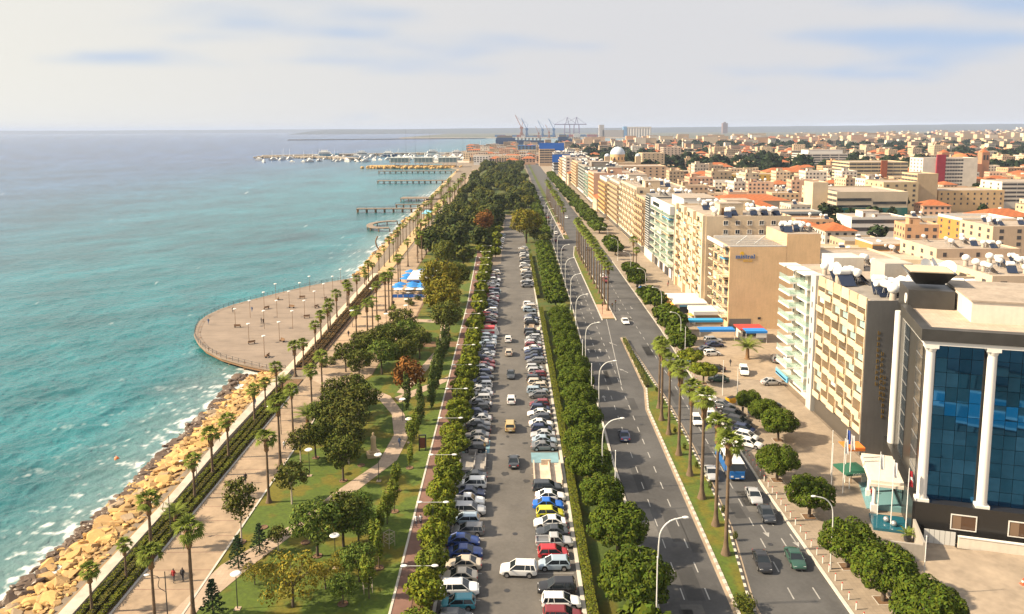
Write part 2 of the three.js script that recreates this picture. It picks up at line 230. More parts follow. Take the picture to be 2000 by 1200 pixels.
// parking: bays painted, kerbs, paler ramps of the underpass stairs, blue bays
{
  const kb = (pts) => struct('kerb', slab(pts, -0.05, 0.14), mat.kerb);
  kb([[-9.2, 60], [-9.2, -300], [-8.82, -300], [-8.82, 60]]);
  kb([[7.62, 60], [7.72, -130], [7.42, -232], [7.0, -335], [7.4, -335], [7.9, -232], [8.2, -130], [8.1, 60]]);
  kb([[16.1, 60], [16.1, -125], [17.1, -180], [18.1, -233], [18.9, -330], [19.5, -555], [19.7, -555], [19.2, -330], [18.4, -233], [17.4, -180], [16.5, -125], [16.5, 60]]);
  const bay = mat.paint, out = [];
  for (const side of [-1, 1]) for (let k = 0; k < 94; k++) { const z = -62 - k * 2.75, x0 = side < 0 ? -8.6 : 2.9, x1 = side < 0 ? -3.9 : 7.4; out.push(poly([[x0, z], [x1, z], [x1, z - 0.1], [x0, z - 0.1]], 0.021)); }
  stuff(struct('bay_lines', merge(out), bay)).userData.kind = 'structure';
  for (const [x0, x1, z0, z1] of [[3, 7.5, -121.5, -125.5], [-8.6, -4, -125.5, -131], [-8.6, -4, -253, -260]]) struct('disabled_bay', poly([[x0, z0], [x1, z0], [x1, z1], [x0, z1]], 0.026), mat.bluePaint);
  for (const [x0, x1, z0, z1, n] of [[-8.7, -4.4, -118.6, -125, 'seaward'], [3.2, 7.6, -113.6, -121, 'landward'], [3.2, 7.5, -205, -209, 'far landward'], [-8.7, -4.4, -203, -209.5, 'far seaward']]) {
    const t = thing('stair_ramp', `pale concrete stair and ramp island in the ${n} parking row`, 'ramp', (x0 + x1) / 2, 0, (z0 + z1) / 2);
    const w = (x1 - x0) / 2, d = Math.abs(z1 - z0) / 2; const m = n.includes('seaward') ? M(0.36, 0.33, 0.3, 0.9, { map: T.stain }) : M(0.66, 0.54, 0.42, 0.9, { map: T.stain });
    mesh('base', box(-w, w, 0.01, 0.16, -d, d), m, t); for (const s of [-1, 0.15, 1]) mesh('low_wall', box(s * (w - 0.1) - 0.1, s * (w - 0.1) + 0.1, 0.16, 0.75, -d + 0.05, d - 0.05), m, t);
    mesh('end_wall', box(-w * 0.4, w * 0.3, 0.165, 1.0, -d + 0.4, -d + 0.62), m, t);
  }
}
// lane markings
{
  const dash = (line, gap, len, off, z1, w = 0.14) => { const out = []; for (const [x, z] of along(line, gap)) if (z > z1) { const xx = xAt(line, z) + off; out.push(poly([[xx - w / 2, z], [xx + w / 2, z], [xAt(line, z - len) + off + w / 2, z - len], [xAt(line, z - len) + off - w / 2, z - len]], 0.012)); } for (const g of out) { struct('lane_dash', g, mat.paint); } };
  const mid = (t) => ROADL.map(([x, z]) => [x + (xAt(MEDL, z) - x) * t, z]);
  dash([[19.6, 0], [19.7, -125], [20.6, -233], [21.2, -340]], 5.6, 2.3, 0, -330);
  dash([[22.5, 0], [22.6, -125], [23.2, -233], [23.6, -340]], 5.6, 2.3, 0, -330, 0.16);
  dash([[31.5, 0], [32.3, -84], [33.2, -115], [34.2, -151], [33.9, -208], [34.6, -330]], 5.6, 2.3, 0, -330, 0.16);
  dash([[35, 0], [35.3, -84], [35.6, -110]], 5.6, 2.3, 0, -120, 0.16);
  // sandy gutters beside the median
  for (const [a, b] of [[MEDL.map(([x, z]) => [x - 0.42, z]), MEDL], [MEDR, MEDR.map(([x, z]) => [x + 0.45, z])]]) struct('gutter', poly([...a, ...b.slice().reverse()], 0.008), M(0.40, 0.31, 0.22, 0.9, { map: T.stain }));
  struct('lane_line', poly([[22.9, -160], [23.05, -160], [28.3, -240], [28.15, -240]], 0.012), mat.paint);
  const arrow = (x, z, turn) => { const s = [[-0.09, 1.6], [0.09, 1.6], [0.09, -0.5], [0.45, -0.5], [0, -1.7], [-0.45, -0.5], [-0.09, -0.5]]; const g = poly(s, 0); g.rotateY(turn); g.translate(x, 0.013, z); struct('lane_arrow', g, mat.paint); };
  for (const [x, z, t] of [[18.6, -186, 0], [21.4, -186, 0], [24.9, -170, 0.5], [25.3, -192, 0.5], [18.4, -152, 0], [33.9, -99.5, Math.PI], [37.0, -97, Math.PI], [32, -230, Math.PI], [36, -232, Math.PI], [21.5, -238, 0], [24.3, -250, 0]]) arrow(x, z, t);
}
// repairs, drains and oil marks in the asphalt
{
  rnd = rngOf(404); const pm = [M(0.06, 0.06, 0.062, 0.85, { map: T.asphalt }), M(0.15, 0.145, 0.14, 0.9, { map: T.asphalt }), M(0.045, 0.043, 0.042, 0.7, { map: T.soil })];
  const blot = (x, z, a, b, m, n) => { const p = []; for (let i = 0; i < 12; i++) { const t = i * 0.5236, k = n ? 1 : 0.7 + 0.5 * rnd(); p.push(n ? [x + a * [1, 1, 1, 1, -1, -1, -1, -1, -1, -1, 1, 1][i] * (0.97 + 0.06 * rnd()), z + b * [-1, -0.4, 0.3, 1, 1, 0.5, 0, -0.4, -0.8, -1, -1.0, -1.01][i]] : [x + Math.cos(t) * a * k, z + Math.sin(t) * b * k]); } struct(n ? 'road_patch' : 'oil_stain', poly(p, n ? 0.006 : 0.018), m); };
  for (let i = 0; i < 34; i++) { const right = i % 2; blot(right ? R(31.5, 36.5) : R(18.5, 24), -75 - 190 * rnd(), R(0.5, 1.3), R(1, 5), pm[i % 3 === 0 ? 1 : 0], true); }
  for (let i = 0; i < 46; i++) blot(i % 2 ? R(-8, -4.5) : R(-2.5, 7), -75 - 190 * rnd(), R(0.25, 0.7), R(0.3, 0.9), pm[2], false);
  for (const [x, z] of [[-0.8, -86], [0.2, -99], [0.4, -139], [1.5, -168], [21, -96], [33.5, -96], [23.5, -138], [34, -128]]) struct('manhole_cover', cyl(0.36, 0.36, 0.012, x, 0.014, z, 14), mat.dark);
}
// medians: grass on a raised bed, painted kerb stones one by one
function median(name, L, Rr, m) { return struct(name, slab([...L.map(([x, z]) => [x + 0.25, z]), ...Rr.slice().reverse().map(([x, z]) => [x - 0.25, z])], -0.05, 0.12), m); }
{
  const md = median('median', MEDL, MEDR, mat.grass);
  const U1L = [[25.3, -218], [25.7, -290], [26.1, -330], [28.4, -356]], U1R = [[29.5, -218], [29.6, -300], [29.7, -340], [29.4, -358]];
  const md1 = median('median', U1L, U1R, mat.grass);
  const md2 = median('median', [[25.4, -381], [24.6, -548], [24.4, -900], [24.4, -1240]], [[28.4, -381], [28, -548], [27.6, -900], [27.4, -1240]], mat.grassDark);
  struct('median_paving', poly([[25.6, -218.3], [29.2, -218.3], [29.3, -236], [25.8, -236]], 0.135), M(0.55, 0.33, 0.22, 0.9, { map: T.paving }));
  struct('median_paving', poly([[25.7, -395], [28, -395], [27.8, -450], [25.6, -450]], 0.135), M(0.45, 0.3, 0.2, 0.9, { map: T.paving }));
  const gW = uvm(new THREE.BoxGeometry(0.86, 0.25, 0.34)), gB = uvm(new THREE.BoxGeometry(0.5, 0.24, 0.32)), gE = uvm(new THREE.BoxGeometry(0.74, 0.25, 0.3)), gF = uvm(new THREE.BoxGeometry(3.9, 0.24, 0.32));
  const put = (par, line, off, gap, kinds) => along(line, gap).forEach(([x, z, a], i) => { if (z > -64) return; const [g, m] = kinds[i % kinds.length]; const o = mesh('kerb_stone', g, m, par); o.position.set(x + off, 0.07 + (i % 2) * 0.003, z); o.rotation.y = a; });
  const W = M(0.74, 0.68, 0.58, 0.85, { map: T.stain });
  put(md, MEDL, 0.15, 0.76, [[gW, W], [gB, M(0.34, 0.3, 0.25, 0.9)]]); put(md, MEDR, -0.14, 0.78, [[gE, W], [gE, mat.kerbDark]]);
  put(md1, U1L, 0.15, 3.9, [[gF, mat.kerb]]); put(md1, U1R, -0.15, 3.9, [[gF, mat.kerb]]); put(md2, [[25.4, -381], [24.6, -548]], 0.15, 3.9, [[gF, mat.kerb]]);
  const pk = struct('kerb_row', slab([[37.6, 60], [37.6, -111], [39.9, -208], [40.8, -316], [41.0, -316], [40.15, -208], [37.9, -111], [37.9, 60]], -0.05, 0.15), mat.kerb);
  put(pk, [[37.75, -64], [37.75, -111], [38.6, -146]], 0, 1.5, [[uvm(new THREE.BoxGeometry(1.48, 0.26, 0.36)), W]]);
}

// ---------------------------------------------------------------- sea wall, beds, deck
struct('sea_wall', slab([[-51.2, 60], [-50.8, -83], [-50.6, -109], [-51.3, -130], [-51.6, -165], [-51.2, -171], [-49.6, -171], [-49.9, -130], [-49.3, -109], [-49.2, -83], [-49.4, 60]], -3, 0.62), mat.seawall);
struct('planting_bed', slab([[-49.35, 60], [-49.2, -83], [-49.3, -109], [-49.8, -130], [-49.7, -165], [-45.7, -165], [-45.55, 60]], -0.05, 0.10), mat.soil);
struct('deck_edge', slab([[-51.6, -171.4], [-52.4, -290], [-50.4, -290], [-49.6, -171.4]], -0.5, 0.22), M(0.72, 0.58, 0.43, 0.9, { map: T.paving }));
struct('planting_bed', slab([[-49.5, -172], [-50.3, -290], [-46, -290], [-45.7, -172]], -0.05, 0.14), mat.soil);
struct('planting_bed', slab([[-51, -292], [-56, -600], [-50, -600], [-46.6, -292]], -0.05, 0.12), mat.sand);
struct('beach', slab([[-52.2, -290], [-59.5, -300], [-61.8, -397], [-65, -500], [-66.5, -600], [-71, -850], [-74, -1060], [-52, -1060], [-50, -600], [-50, -290]], -3, -0.7), mat.sand);
{
  const out = [[-51.6, -171.4], [-54, -171], [-62, -175.6], [-69.7, -181.3], [-76, -188], [-80.7, -195], [-84.4, -202], [-87, -209.5], [-89, -217], [-89.6, -224], [-88.7, -232], [-86.6, -238.8], [-83, -246], [-77, -257], [-71, -266.7], [-64.5, -275], [-57.8, -282], [-52.3, -285]];
  const d = struct('promenade_deck', slab(out, -0.15, 0.16), mat.deck);
  d.userData.kind = 'structure';
  mesh('fascia', slab(out.map(([x, z]) => [x + 0.35, z]), -0.75, -0.16), mat.wood, d);
  const t = thing('deck_railing', 'thin metal railing round the curved seaward edge of the deck', 'railing', 0, 0.16, 0);
  const line = out.slice(0, -1).map(([x, z]) => [x + 0.25, z]);
  const post = cyl(0.05, 0.05, 1.1);
  for (const [x, z] of along(line, 2.4)) mesh('post', post, mat.dark, t).position.set(x, 0, z);
  for (const y of [1.08, 0.6]) mesh('rail', tube(line.map(([x, z]) => [x, y, z]), 0.035, 5, 80), mat.dark, t);
  for (const [x, z] of along(line, 6, 2)) { const o = mesh('pile', cyl(0.35, 0.35, 3.6, 0, -3.4, 0, 8), mat.wood, d); o.position.set(x + 1.2, 0, z); }
}
// ---------------------------------------------------------------- boulders of the sea defence
{
  const g = new THREE.BufferGeometry(); const pos = [], idx = []; const n = 60;
  for (let i = 0; i <= n; i++) { const z = 40 - i * 3.55; for (const [x, y] of [[-50.6, 0.15], [-54, -0.55], [-58, -1.4], [-63, -3]]) pos.push(x, y, z); }
  for (let i = 0; i < n; i++) for (let j = 0; j < 3; j++) { const a = i * 4 + j; idx.push(a, a + 1, a + 5, a, a + 5, a + 4); }
  g.setAttribute('position', new THREE.Float32BufferAttribute(pos, 3)); g.setIndex(idx); g.computeVertexNormals(); struct('rock_slope', uvm(g), M(0.3, 0.2, 0.1, 0.95, { map: T.rock }));
  const shapes = [];
  for (let s = 0; s < 7; s++) {
    const q = new THREE.IcosahedronGeometry(1, 2), p = q.attributes.position, v = new THREE.Vector3(), rr = rngOf(900 + s), cuts = [];
    for (let k = 0; k < 11; k++) cuts.push([new THREE.Vector3(rr() - 0.5, (rr() - 0.5) * 0.9, rr() - 0.5).normalize(), 0.36 + 0.3 * rr()]); cuts.push([new THREE.Vector3(0.1, 1, 0.05).normalize(), 0.42]);
    for (let i = 0; i < p.count; i++) { v.fromBufferAttribute(p, i); for (const [nn, d] of cuts) { const t = v.dot(nn) - d; if (t > 0) v.addScaledVector(nn, -t); } const k = 1.25 + 0.10 * vn(v.x * 2 + 7, v.y * 2 + v.z * 3 + 5, s); p.setXYZ(i, v.x * k, v.y * k * 0.7, v.z * k); }
    q.deleteAttribute('uv'); q.computeVertexNormals(); shapes.push(uvm(q)); shapes[s].computeVertexNormals();
  }
  rnd = rngOf(11);
  const all = [];
  const yAt = (x) => 0.18 - (Math.max(0, -51.2 - x)) * 0.205;
  for (let i = 0; i < 2100; i++) {
    const z = -70 - 103 * rnd(), low = rnd(), x = -51.7 - 9.2 * Math.pow(low, 0.8), big = x < -54 && rnd() < 0.34, s = big ? R(0.55, 1.15) : R(0.28, 0.62);
    all.push({ x: x + (SHORE[3][0] - -58.6), z, s, y: yAt(x) + s * 0.1, wet: x < -59.7 + 0.8 * (rnd() - 0.5) || (x < -58.4 && rnd() < 0.3) });
  }
  for (let i = 0; i < 260; i++) { const z = -288 - Math.pow(rnd(), 1.3) * 200; all.push({ x: xAt(SHORE, z) + R(-1.2, 4.5), z, s: R(0.5, 1.3), y: R(-1.3, -0.6), wet: rnd() < 0.4 }); }
  all.forEach((o) => { o.view = o.s / Math.hypot(o.x, o.z); }); all.sort((a, b) => b.view - a.view);
  const mats = [mat.rock, mat.rock, mat.rock2, mat.rock, mat.rock2, mat.rock3];
  const turn = () => new THREE.Euler(R(-0.35, 0.35), R(0, 6.3), R(-0.35, 0.35));
  all.slice(0, 300).forEach((o, i) => {
    const m = mesh('boulder', shapes[i % 7], o.wet ? mat.rockWet : pick(mats));
    tag(m, o.wet ? 'dark wet boulder at the waterline of the rock sea defence' : 'pale yellow boulder in the heap between sea wall and water', 'boulder', o.wet ? 'wet boulders at the waterline' : 'boulders of the sea defence');
    m.position.set(o.x, o.y, o.z); m.rotation.copy(turn()); m.scale.set(o.s * R(0.9, 1.35), o.s * R(0.7, 1), o.s * R(0.85, 1.2));
  });
  const rest = all.slice(300), M4 = new THREE.Matrix4(), Q = new THREE.Quaternion();
  for (let s = 0; s < 3; s++) {
    const list = rest.filter((o, i) => i % 3 === s), im = sh(new THREE.InstancedMesh(shapes[s * 2], [mat.rock, mat.rock2, mat.rockWet][s], list.length)); im.name = numbered('rubble'); im.userData = { kind: 'stuff', label: ['small yellow rubble filling the rock sea defence', 'tan rubble filling the rock sea defence', 'dark wet rubble along the waterline'][s], category: 'rubble' };
    list.forEach((o, i) => { const x = s === 2 ? xAt(SHORE, o.z) + R(-0.8, 1.2) : o.x; im.setMatrixAt(i, M4.compose(new THREE.Vector3(x, s === 2 ? -1.35 : o.y, o.z), Q.setFromEuler(turn()), new THREE.Vector3(o.s, o.s * 0.8, o.s))); });
    scene.add(im);
  }
}

// ---------------------------------------------------------------- foliage
const leafMat = (r, g, b) => new THREE.MeshPhysicalMaterial({ color: C(r * 0.74, g * 0.74, b * 0.62), roughness: 0.8, specularIntensity: 0.25, vertexColors: true, side: THREE.DoubleSide });
const LM = { ficus: leafMat(0.085, 0.122, 0.012), lime: leafMat(0.17, 0.20, 0.018), park: leafMat(0.095, 0.113, 0.018), olive: leafMat(0.112, 0.122, 0.026), gold: leafMat(0.26, 0.215, 0.03), pine: leafMat(0.045, 0.07, 0.028), autumn: leafMat(0.22, 0.095, 0.025), poplar: leafMat(0.17, 0.215, 0.03), palm: leafMat(0.18, 0.225, 0.045), hedge: leafMat(0.135, 0.15, 0.016), brown: leafMat(0.16, 0.10, 0.045), norfolk: leafMat(0.022, 0.05, 0.02), cypress: leafMat(0.10, 0.135, 0.035) };
function leaves(n, size, seed, sample, flat = 0.55) {      // n leaf faces; sample(rng) -> [x,y,z, nx,ny,nz]
  const rr = rngOf(seed), P = new Float32Array(n * 12), Cc = new Float32Array(n * 12), idx = new Uint32Array(n * 6), a = new THREE.Vector3(), b = new THREE.Vector3(), nn = new THREE.Vector3(), u = new THREE.Vector3();
  for (let i = 0; i < n; i++) {
    const [x, y, z, nx, ny, nz] = sample(rr); nn.set(nx + (rr() - 0.5) * 1.1, ny + (rr() - 0.5) * 1.1 + 0.15, nz + (rr() - 0.5) * 1.1).normalize();
    u.set(rr() - 0.5, rr() - 0.5, rr() - 0.5); a.crossVectors(nn, u).normalize(); b.crossVectors(nn, a);
    const s = size * (0.6 + 0.8 * rr()), w = s * flat; a.multiplyScalar(s); b.multiplyScalar(w);
    const k = i * 12; [[-1, 0], [0, -1], [1, 0], [0, 1]].forEach(([p, q], t) => { P[k + t * 3] = x + a.x * p + b.x * q; P[k + t * 3 + 1] = y + a.y * p + b.y * q; P[k + t * 3 + 2] = z + a.z * p + b.z * q; });
    const v = 0.62 + 0.7 * rr(), h = rr() - 0.5; for (let t = 0; t < 4; t++) { Cc[k + t * 3] = v * (1 + 0.5 * h); Cc[k + t * 3 + 1] = v * (1 + 0.1 * h); Cc[k + t * 3 + 2] = v * (1 - 0.3 * h); }
    idx.set([i * 4, i * 4 + 1, i * 4 + 2, i * 4, i * 4 + 2, i * 4 + 3], i * 6);
  }
  const g = new THREE.BufferGeometry(); g.setAttribute('position', new THREE.BufferAttribute(P, 3)); g.setAttribute('color', new THREE.BufferAttribute(Cc, 3)); g.setIndex(new THREE.BufferAttribute(idx, 1)); g.computeVertexNormals(); return g;
}
const lumpSample = (lumps, thick = 0.3) => { const w = lumps.map((l) => l[3] * l[4]), W = w.reduce((p, q) => p + q, 0);
  return (rr) => { for (let tr = 0; ; tr++) {
    let t = rr() * W, i = 0; while (t > w[i] && i < w.length - 1) t -= w[i++]; const l = lumps[i];
    const th = rr() * 6.2832, cp = 2 * rr() - 1, sp = Math.sqrt(1 - cp * cp), d = [sp * Math.cos(th), cp, sp * Math.sin(th)], r = 1 + thick * (rr() * rr() * -1.6 + 0.18 * rr());
    const p = [l[0] + d[0] * l[3] * r, l[1] + d[1] * l[4] * r, l[2] + d[2] * l[3] * r];
    if (tr < 8 && lumps.some((m, j) => j !== i && ((p[0] - m[0]) / m[3]) ** 2 + ((p[1] - m[1]) / m[4]) ** 2 + ((p[2] - m[2]) / m[3]) ** 2 < 0.55)) continue;
    return [...p, ...d]; } }; };
function lumpsOf(seed, n, R0, H0, y0, lr, flat = 0.85) {   // lumps spread over an ellipsoid of radius R0, height H0 with its base at y0
  const rr = rngOf(seed), out = [[0, y0 + H0 * 0.48, 0, R0 * 0.62, H0 * 0.40]];
  for (let i = 0; i < n; i++) { const th = i * 2.39996 + rr() * 0.9, c = -0.55 + 1.5 * (i + 0.5) / n, s = Math.sqrt(Math.max(0.05, 1 - c * c)), k = 0.62 + 0.14 * rr(), r = lr * (0.75 + 0.5 * rr()); out.push([Math.cos(th) * s * R0 * k, y0 + H0 * (0.5 + 0.36 * c) + (rr() - 0.5) * 0.3, Math.sin(th) * s * R0 * k, r, r * flat]); }
  return out;
}
function trunkGeo(h, r, seed, lean = 0.25, forks = 3, spread = 1.4, fh = 1.8) {
  const rr = rngOf(seed), L = []; const tx = (rr() - 0.5) * lean, tz = (rr() - 0.5) * lean;
  const seg = (a, b, r0, r1) => { const len = Math.hypot(b[0] - a[0], b[1] - a[1], b[2] - a[2]), g = new THREE.CylinderGeometry(r1, r0, len, 7); g.applyQuaternion(new THREE.Quaternion().setFromUnitVectors(new THREE.Vector3(0, 1, 0), new THREE.Vector3(b[0] - a[0], b[1] - a[1], b[2] - a[2]).normalize())); g.translate((a[0] + b[0]) / 2, (a[1] + b[1]) / 2, (a[2] + b[2]) / 2); L.push(uvm(g)); };
  seg([0, -0.1, 0], [tx * 0.5, h * 0.5, tz * 0.5], r, r * 0.8); seg([tx * 0.5, h * 0.49, tz * 0.5], [tx, h, tz], r * 0.8, r * 0.65);
  for (let i = 0; i < forks; i++) { const th = i * 6.283 / forks + rr(), e = [tx + Math.cos(th) * spread, h + fh * (0.8 + 0.4 * rr()), tz + Math.sin(th) * spread]; seg([tx, h * 0.93, tz], e, r * 0.55, r * 0.2); }
  return merge(L);
}
const protoTrees = {};
function tree(kind, make, x, y, z, label, group, s = 1, turn) {
  let p = protoTrees[kind];
  const a = turn ?? ((x * 12.9898 + z * 78.233) % 6.283);
  if (!p) { p = protoTrees[kind] = make(); p.userData = { ...p.userData, label, group }; p.position.set(x, y, z); p.rotation.y = a; p.scale.set(...(Array.isArray(s) ? s : [s, s, s])); return p; }
  return dup(p, x, y, z, a, label, group, s);
}
const broad = (name, o) => () => {
  const t = thing(name, '', 'tree'); const L = lumpsOf(o.seed, o.lumps, o.r, o.h, o.y0, o.lr, o.flat);
  mesh('trunk', trunkGeo(o.y0 + o.h * 0.25, o.tr ?? 0.2, o.seed, o.lean, o.forks ?? 4, o.r * 0.42, o.h * 0.32), o.bark ?? mat.bark, t);
  mesh('crown', leaves(o.n, o.leaf, o.seed, lumpSample(L, o.thick ?? 0.35)), o.m, t); return t;
};
const kinds = {
  // clipped ficus of the verge and the pavement (unit about 8 m wide)
  ficus0: broad('ficus_tree', { seed: 1, lumps: 46, r: 4.2, h: 5.2, y0: 1.4, lr: 0.95, n: 7000, leaf: 0.2, m: LM.ficus, tr: 0.3 }),
  ficus1: broad('ficus_tree', { seed: 2, lumps: 42, r: 4.1, h: 4.9, y0: 1.4, lr: 0.98, n: 7000, leaf: 0.2, m: LM.ficus, tr: 0.3 }),
  ficus2: broad('ficus_tree', { seed: 3, lumps: 22, r: 4.0, h: 4.6, y0: 1.4, lr: 1.25, n: 1250, leaf: 0.54, m: LM.ficus, tr: 0.3 }),
  umbrella0: broad('ficus_tree', { seed: 4, lumps: 26, r: 3.5, h: 2.5, y0: 1.9, lr: 0.85, flat: 0.55, n: 3000, leaf: 0.22, m: LM.lime, tr: 0.25, thick: 0.2 }),
  // hedge-like row beside the cycle path
  row0: broad('street_tree', { seed: 5, lumps: 20, r: 2.5, h: 4.0, y0: 0.9, lr: 0.8, n: 2500, leaf: 0.21, m: LM.lime, tr: 0.14 }),
  row1: broad('street_tree', { seed: 6, lumps: 18, r: 2.4, h: 4.3, y0: 0.9, lr: 0.85, n: 2500, leaf: 0.21, m: leafMat(0.135, 0.165, 0.018), tr: 0.14 }),
  row2: broad('street_tree', { seed: 7, lumps: 16, r: 2.5, h: 4.0, y0: 0.8, lr: 0.9, n: 900, leaf: 0.39, m: LM.lime, tr: 0.14 }),
  // park
  park0: broad('park_tree', { seed: 8, lumps: 22, r: 3.4, h: 5.2, y0: 2.2, lr: 0.95, n: 2150, leaf: 0.225, m: LM.park, thick: 0.8, tr: 0.2 }),
  park1: broad('park_tree', { seed: 9, lumps: 16, r: 2.9, h: 5.0, y0: 2.0, lr: 0.85, n: 1600, leaf: 0.215, m: LM.olive, thick: 0.9, tr: 0.16, bark: mat.barkPale }),
  gold0: broad('park_tree', { seed: 10, lumps: 22, r: 4.2, h: 4.6, y0: 1.3, lr: 0.9, n: 2100, leaf: 0.16, m: LM.gold, thick: 1.0, tr: 0.17, forks: 6 }),
  lime0: broad('park_tree', { seed: 17, lumps: 22, r: 3.8, h: 5.2, y0: 2.2, lr: 1.0, n: 3000, leaf: 0.2, m: leafMat(0.12, 0.17, 0.03), thick: 0.7, tr: 0.2, forks: 5 }),
  loose0: broad('eucalyptus_tree', { seed: 11, lumps: 12, r: 2.1, h: 6.2, y0: 2.4, lr: 0.75, n: 1700, leaf: 0.2, m: LM.olive, thick: 0.9, tr: 0.13, bark: mat.barkPale, lean: 0.8 }),
  big0: broad('park_tree', { seed: 12, lumps: 34, r: 6.2, h: 11.5, y0: 2.4, lr: 1.7, n: 3900, leaf: 0.35, m: leafMat(0.21, 0.185, 0.022), thick: 0.5, tr: 0.4 }),
  big1: broad('park_tree', { seed: 13, lumps: 30, r: 5.5, h: 10, y0: 2.2, lr: 1.6, n: 3500, leaf: 0.35, m: leafMat(0.125, 0.14, 0.026), thick: 0.5, tr: 0.4 }),
  wood0: broad('park_tree', { seed: 14, lumps: 18, r: 4.4, h: 7, y0: 1.8, lr: 1.5, n: 760, leaf: 0.63, m: leafMat(0.105, 0.12, 0.025), thick: 0.5, tr: 0.25 }),
  wood1: broad('park_tree', { seed: 15, lumps: 16, r: 4, h: 8.5, y0: 1.6, lr: 1.5, n: 760, leaf: 0.63, m: leafMat(0.075, 0.095, 0.025), thick: 0.5, tr: 0.25 }),
  wood2: broad('park_tree', { seed: 16, lumps: 15, r: 4, h: 6, y0: 1.6, lr: 1.4, n: 720, leaf: 0.62, m: leafMat(0.155, 0.155, 0.024), thick: 0.5, tr: 0.25 }),
  autumn0: broad('park_tree', { seed: 18, lumps: 16, r: 2.6, h: 5.4, y0: 1.6, lr: 1.0, n: 1300, leaf: 0.26, m: LM.autumn, thick: 0.7, tr: 0.2 }),
  bush0: broad('shrub', { seed: 19, lumps: 12, r: 1.2, h: 1.5, y0: 0.0, lr: 0.45, n: 700, leaf: 0.13, m: LM.park, tr: 0.06 }),
  city0: broad('town_tree', { seed: 20, lumps: 9, r: 4, h: 7, y0: 1.0, lr: 1.7, n: 160, leaf: 1.25, m: leafMat(0.035, 0.055, 0.022), tr: 0.3, forks: 2 }),
  city1: broad('town_tree', { seed: 24, lumps: 8, r: 2.4, h: 11, y0: 0.8, lr: 1.5, n: 160, leaf: 1.15, m: leafMat(0.028, 0.045, 0.02), tr: 0.3, forks: 2 }),
  poplar0: () => { const t = thing('young_poplar', '', 'tree'), rr = rngOf(21), L = []; for (let i = 0; i < 13; i++) { const th = rr() * 6.28, k = rr() * 0.75; L.push([Math.cos(th) * k, 1.6 + rr() * 2.4, Math.sin(th) * k, 0.26, 1.1]); } mesh('trunk', trunkGeo(1.6, 0.07, 21, 0.1, 4, 0.35, 1.6), mat.bark, t); mesh('crown', leaves(1200, 0.12, 21, lumpSample(L, 0.8)), LM.poplar, t); return t; },
  cypress0: () => { const t = thing('slender_tree', '', 'tree'), L = []; const rr = rngOf(22); for (let i = 0; i < 16; i++) { const y = 0.9 + i * 0.42, r = 0.95 * Math.sin(Math.PI * (0.16 + 0.8 * i / 16)); L.push([(rr() - 0.5) * 0.7, y, (rr() - 0.5) * 0.7, r * 0.75, 0.75]); } mesh('trunk', trunkGeo(1.4, 0.1, 22, 0.1, 2, 0.2, 2), mat.bark, t); mesh('crown', leaves(1500, 0.17, 22, lumpSample(L, 0.6)), LM.cypress, t); return t; },
  norfolk0: () => { const t = thing('norfolk_pine', '', 'tree'), rr = rngOf(23), pts = []; mesh('trunk', cyl(0.1, 0.03, 4.6, 0, 0, 0, 7), mat.bark, t);
    const per = []; for (let k = 0; k < 9; k++) { const y = 0.6 + k * 0.47, r = 1.55 * (1 - k / 9.6); for (let a = 0; a < 7; a++) per.push([y, r, a * 0.897 + k * 0.5]); }
    mesh('crown', leaves(2100, 0.12, 23, (q) => { const [y, r, a] = per[Math.floor(q() * per.length)], u = Math.sqrt(q()) * r; return [Math.cos(a) * u + (q() - 0.5) * 0.16, y + 0.1 * u + (q() - 0.5) * 0.16, Math.sin(a) * u + (q() - 0.5) * 0.16, 0, 1, 0]; }), LM.norfolk, t); return t; },
};
const plant = (kind, x, z, label, group, s, y = 0, turn) => tree(kind, kinds[kind], x, y, z, label, group, s, turn);

// ---------------------------------------------------------------- palms
function fanFrond(seed, r = 1.05) {     // one fan leaf at the end of its stalk, growing along +x
  const rr = rngOf(seed), P = [], I = [], Cc = []; const v = (x, y, z, k) => { P.push(x, y, z); Cc.push(k, k, k * 0.9); return P.length / 3 - 1; };
  const s = 1.0; const a = v(0, 0, -0.03, 0.9), b = v(0, 0, 0.03, 0.9), c = v(s, 0.28, 0.02, 0.9), d = v(s, 0.28, -0.02, 0.9); I.push(a, b, c, a, c, d);
  const n = 11; for (let i = 0; i < n; i++) { const t0 = -1.45 + 2.9 * i / n, t1 = -1.45 + 2.9 * (i + 1) / n, tm = (t0 + t1) / 2, R1 = r * (0.86 + 0.28 * rr()) * (0.72 + 0.28 * Math.cos(tm)), k = 0.75 + 0.5 * rr(), h = 0.28;
    const o = v(s, h, 0, k), p = v(s + Math.cos(t0) * R1 * 0.62, h - 0.02, Math.sin(t0) * R1 * 0.62, k), q = v(s + Math.cos(t1) * R1 * 0.62, h - 0.02, Math.sin(t1) * R1 * 0.62, k), e = v(s + Math.cos(tm) * R1, h - 0.22 - 0.22 * rr(), Math.sin(tm) * R1, k), m = v(s + Math.cos(tm) * R1 * 0.55, h + 0.09, Math.sin(tm) * R1 * 0.55, k);
    I.push(o, p, m, o, m, q, p, e, m, m, e, q); }
  const g = new THREE.BufferGeometry(); g.setAttribute('position', new THREE.Float32BufferAttribute(P, 3)); g.setAttribute('color', new THREE.Float32BufferAttribute(Cc, 3)); g.setIndex(I); g.computeVertexNormals(); return g;
}
const FROND = [fanFrond(1), fanFrond(2, 1.15), fanFrond(3, 0.95)];
function crownSpots(n, seed) { const rr = rngOf(seed), out = []; for (let i = 0; i < n; i++) { const t = (i + 0.5) / n; out.push([i * 2.39996 + rr() * 0.3, 1.25 - 1.95 * t + (rr() - 0.5) * 0.2, 0.9 + 0.25 * rr()]); } return out; }   // turn, pitch, size
const FS = crownSpots(34, 55);
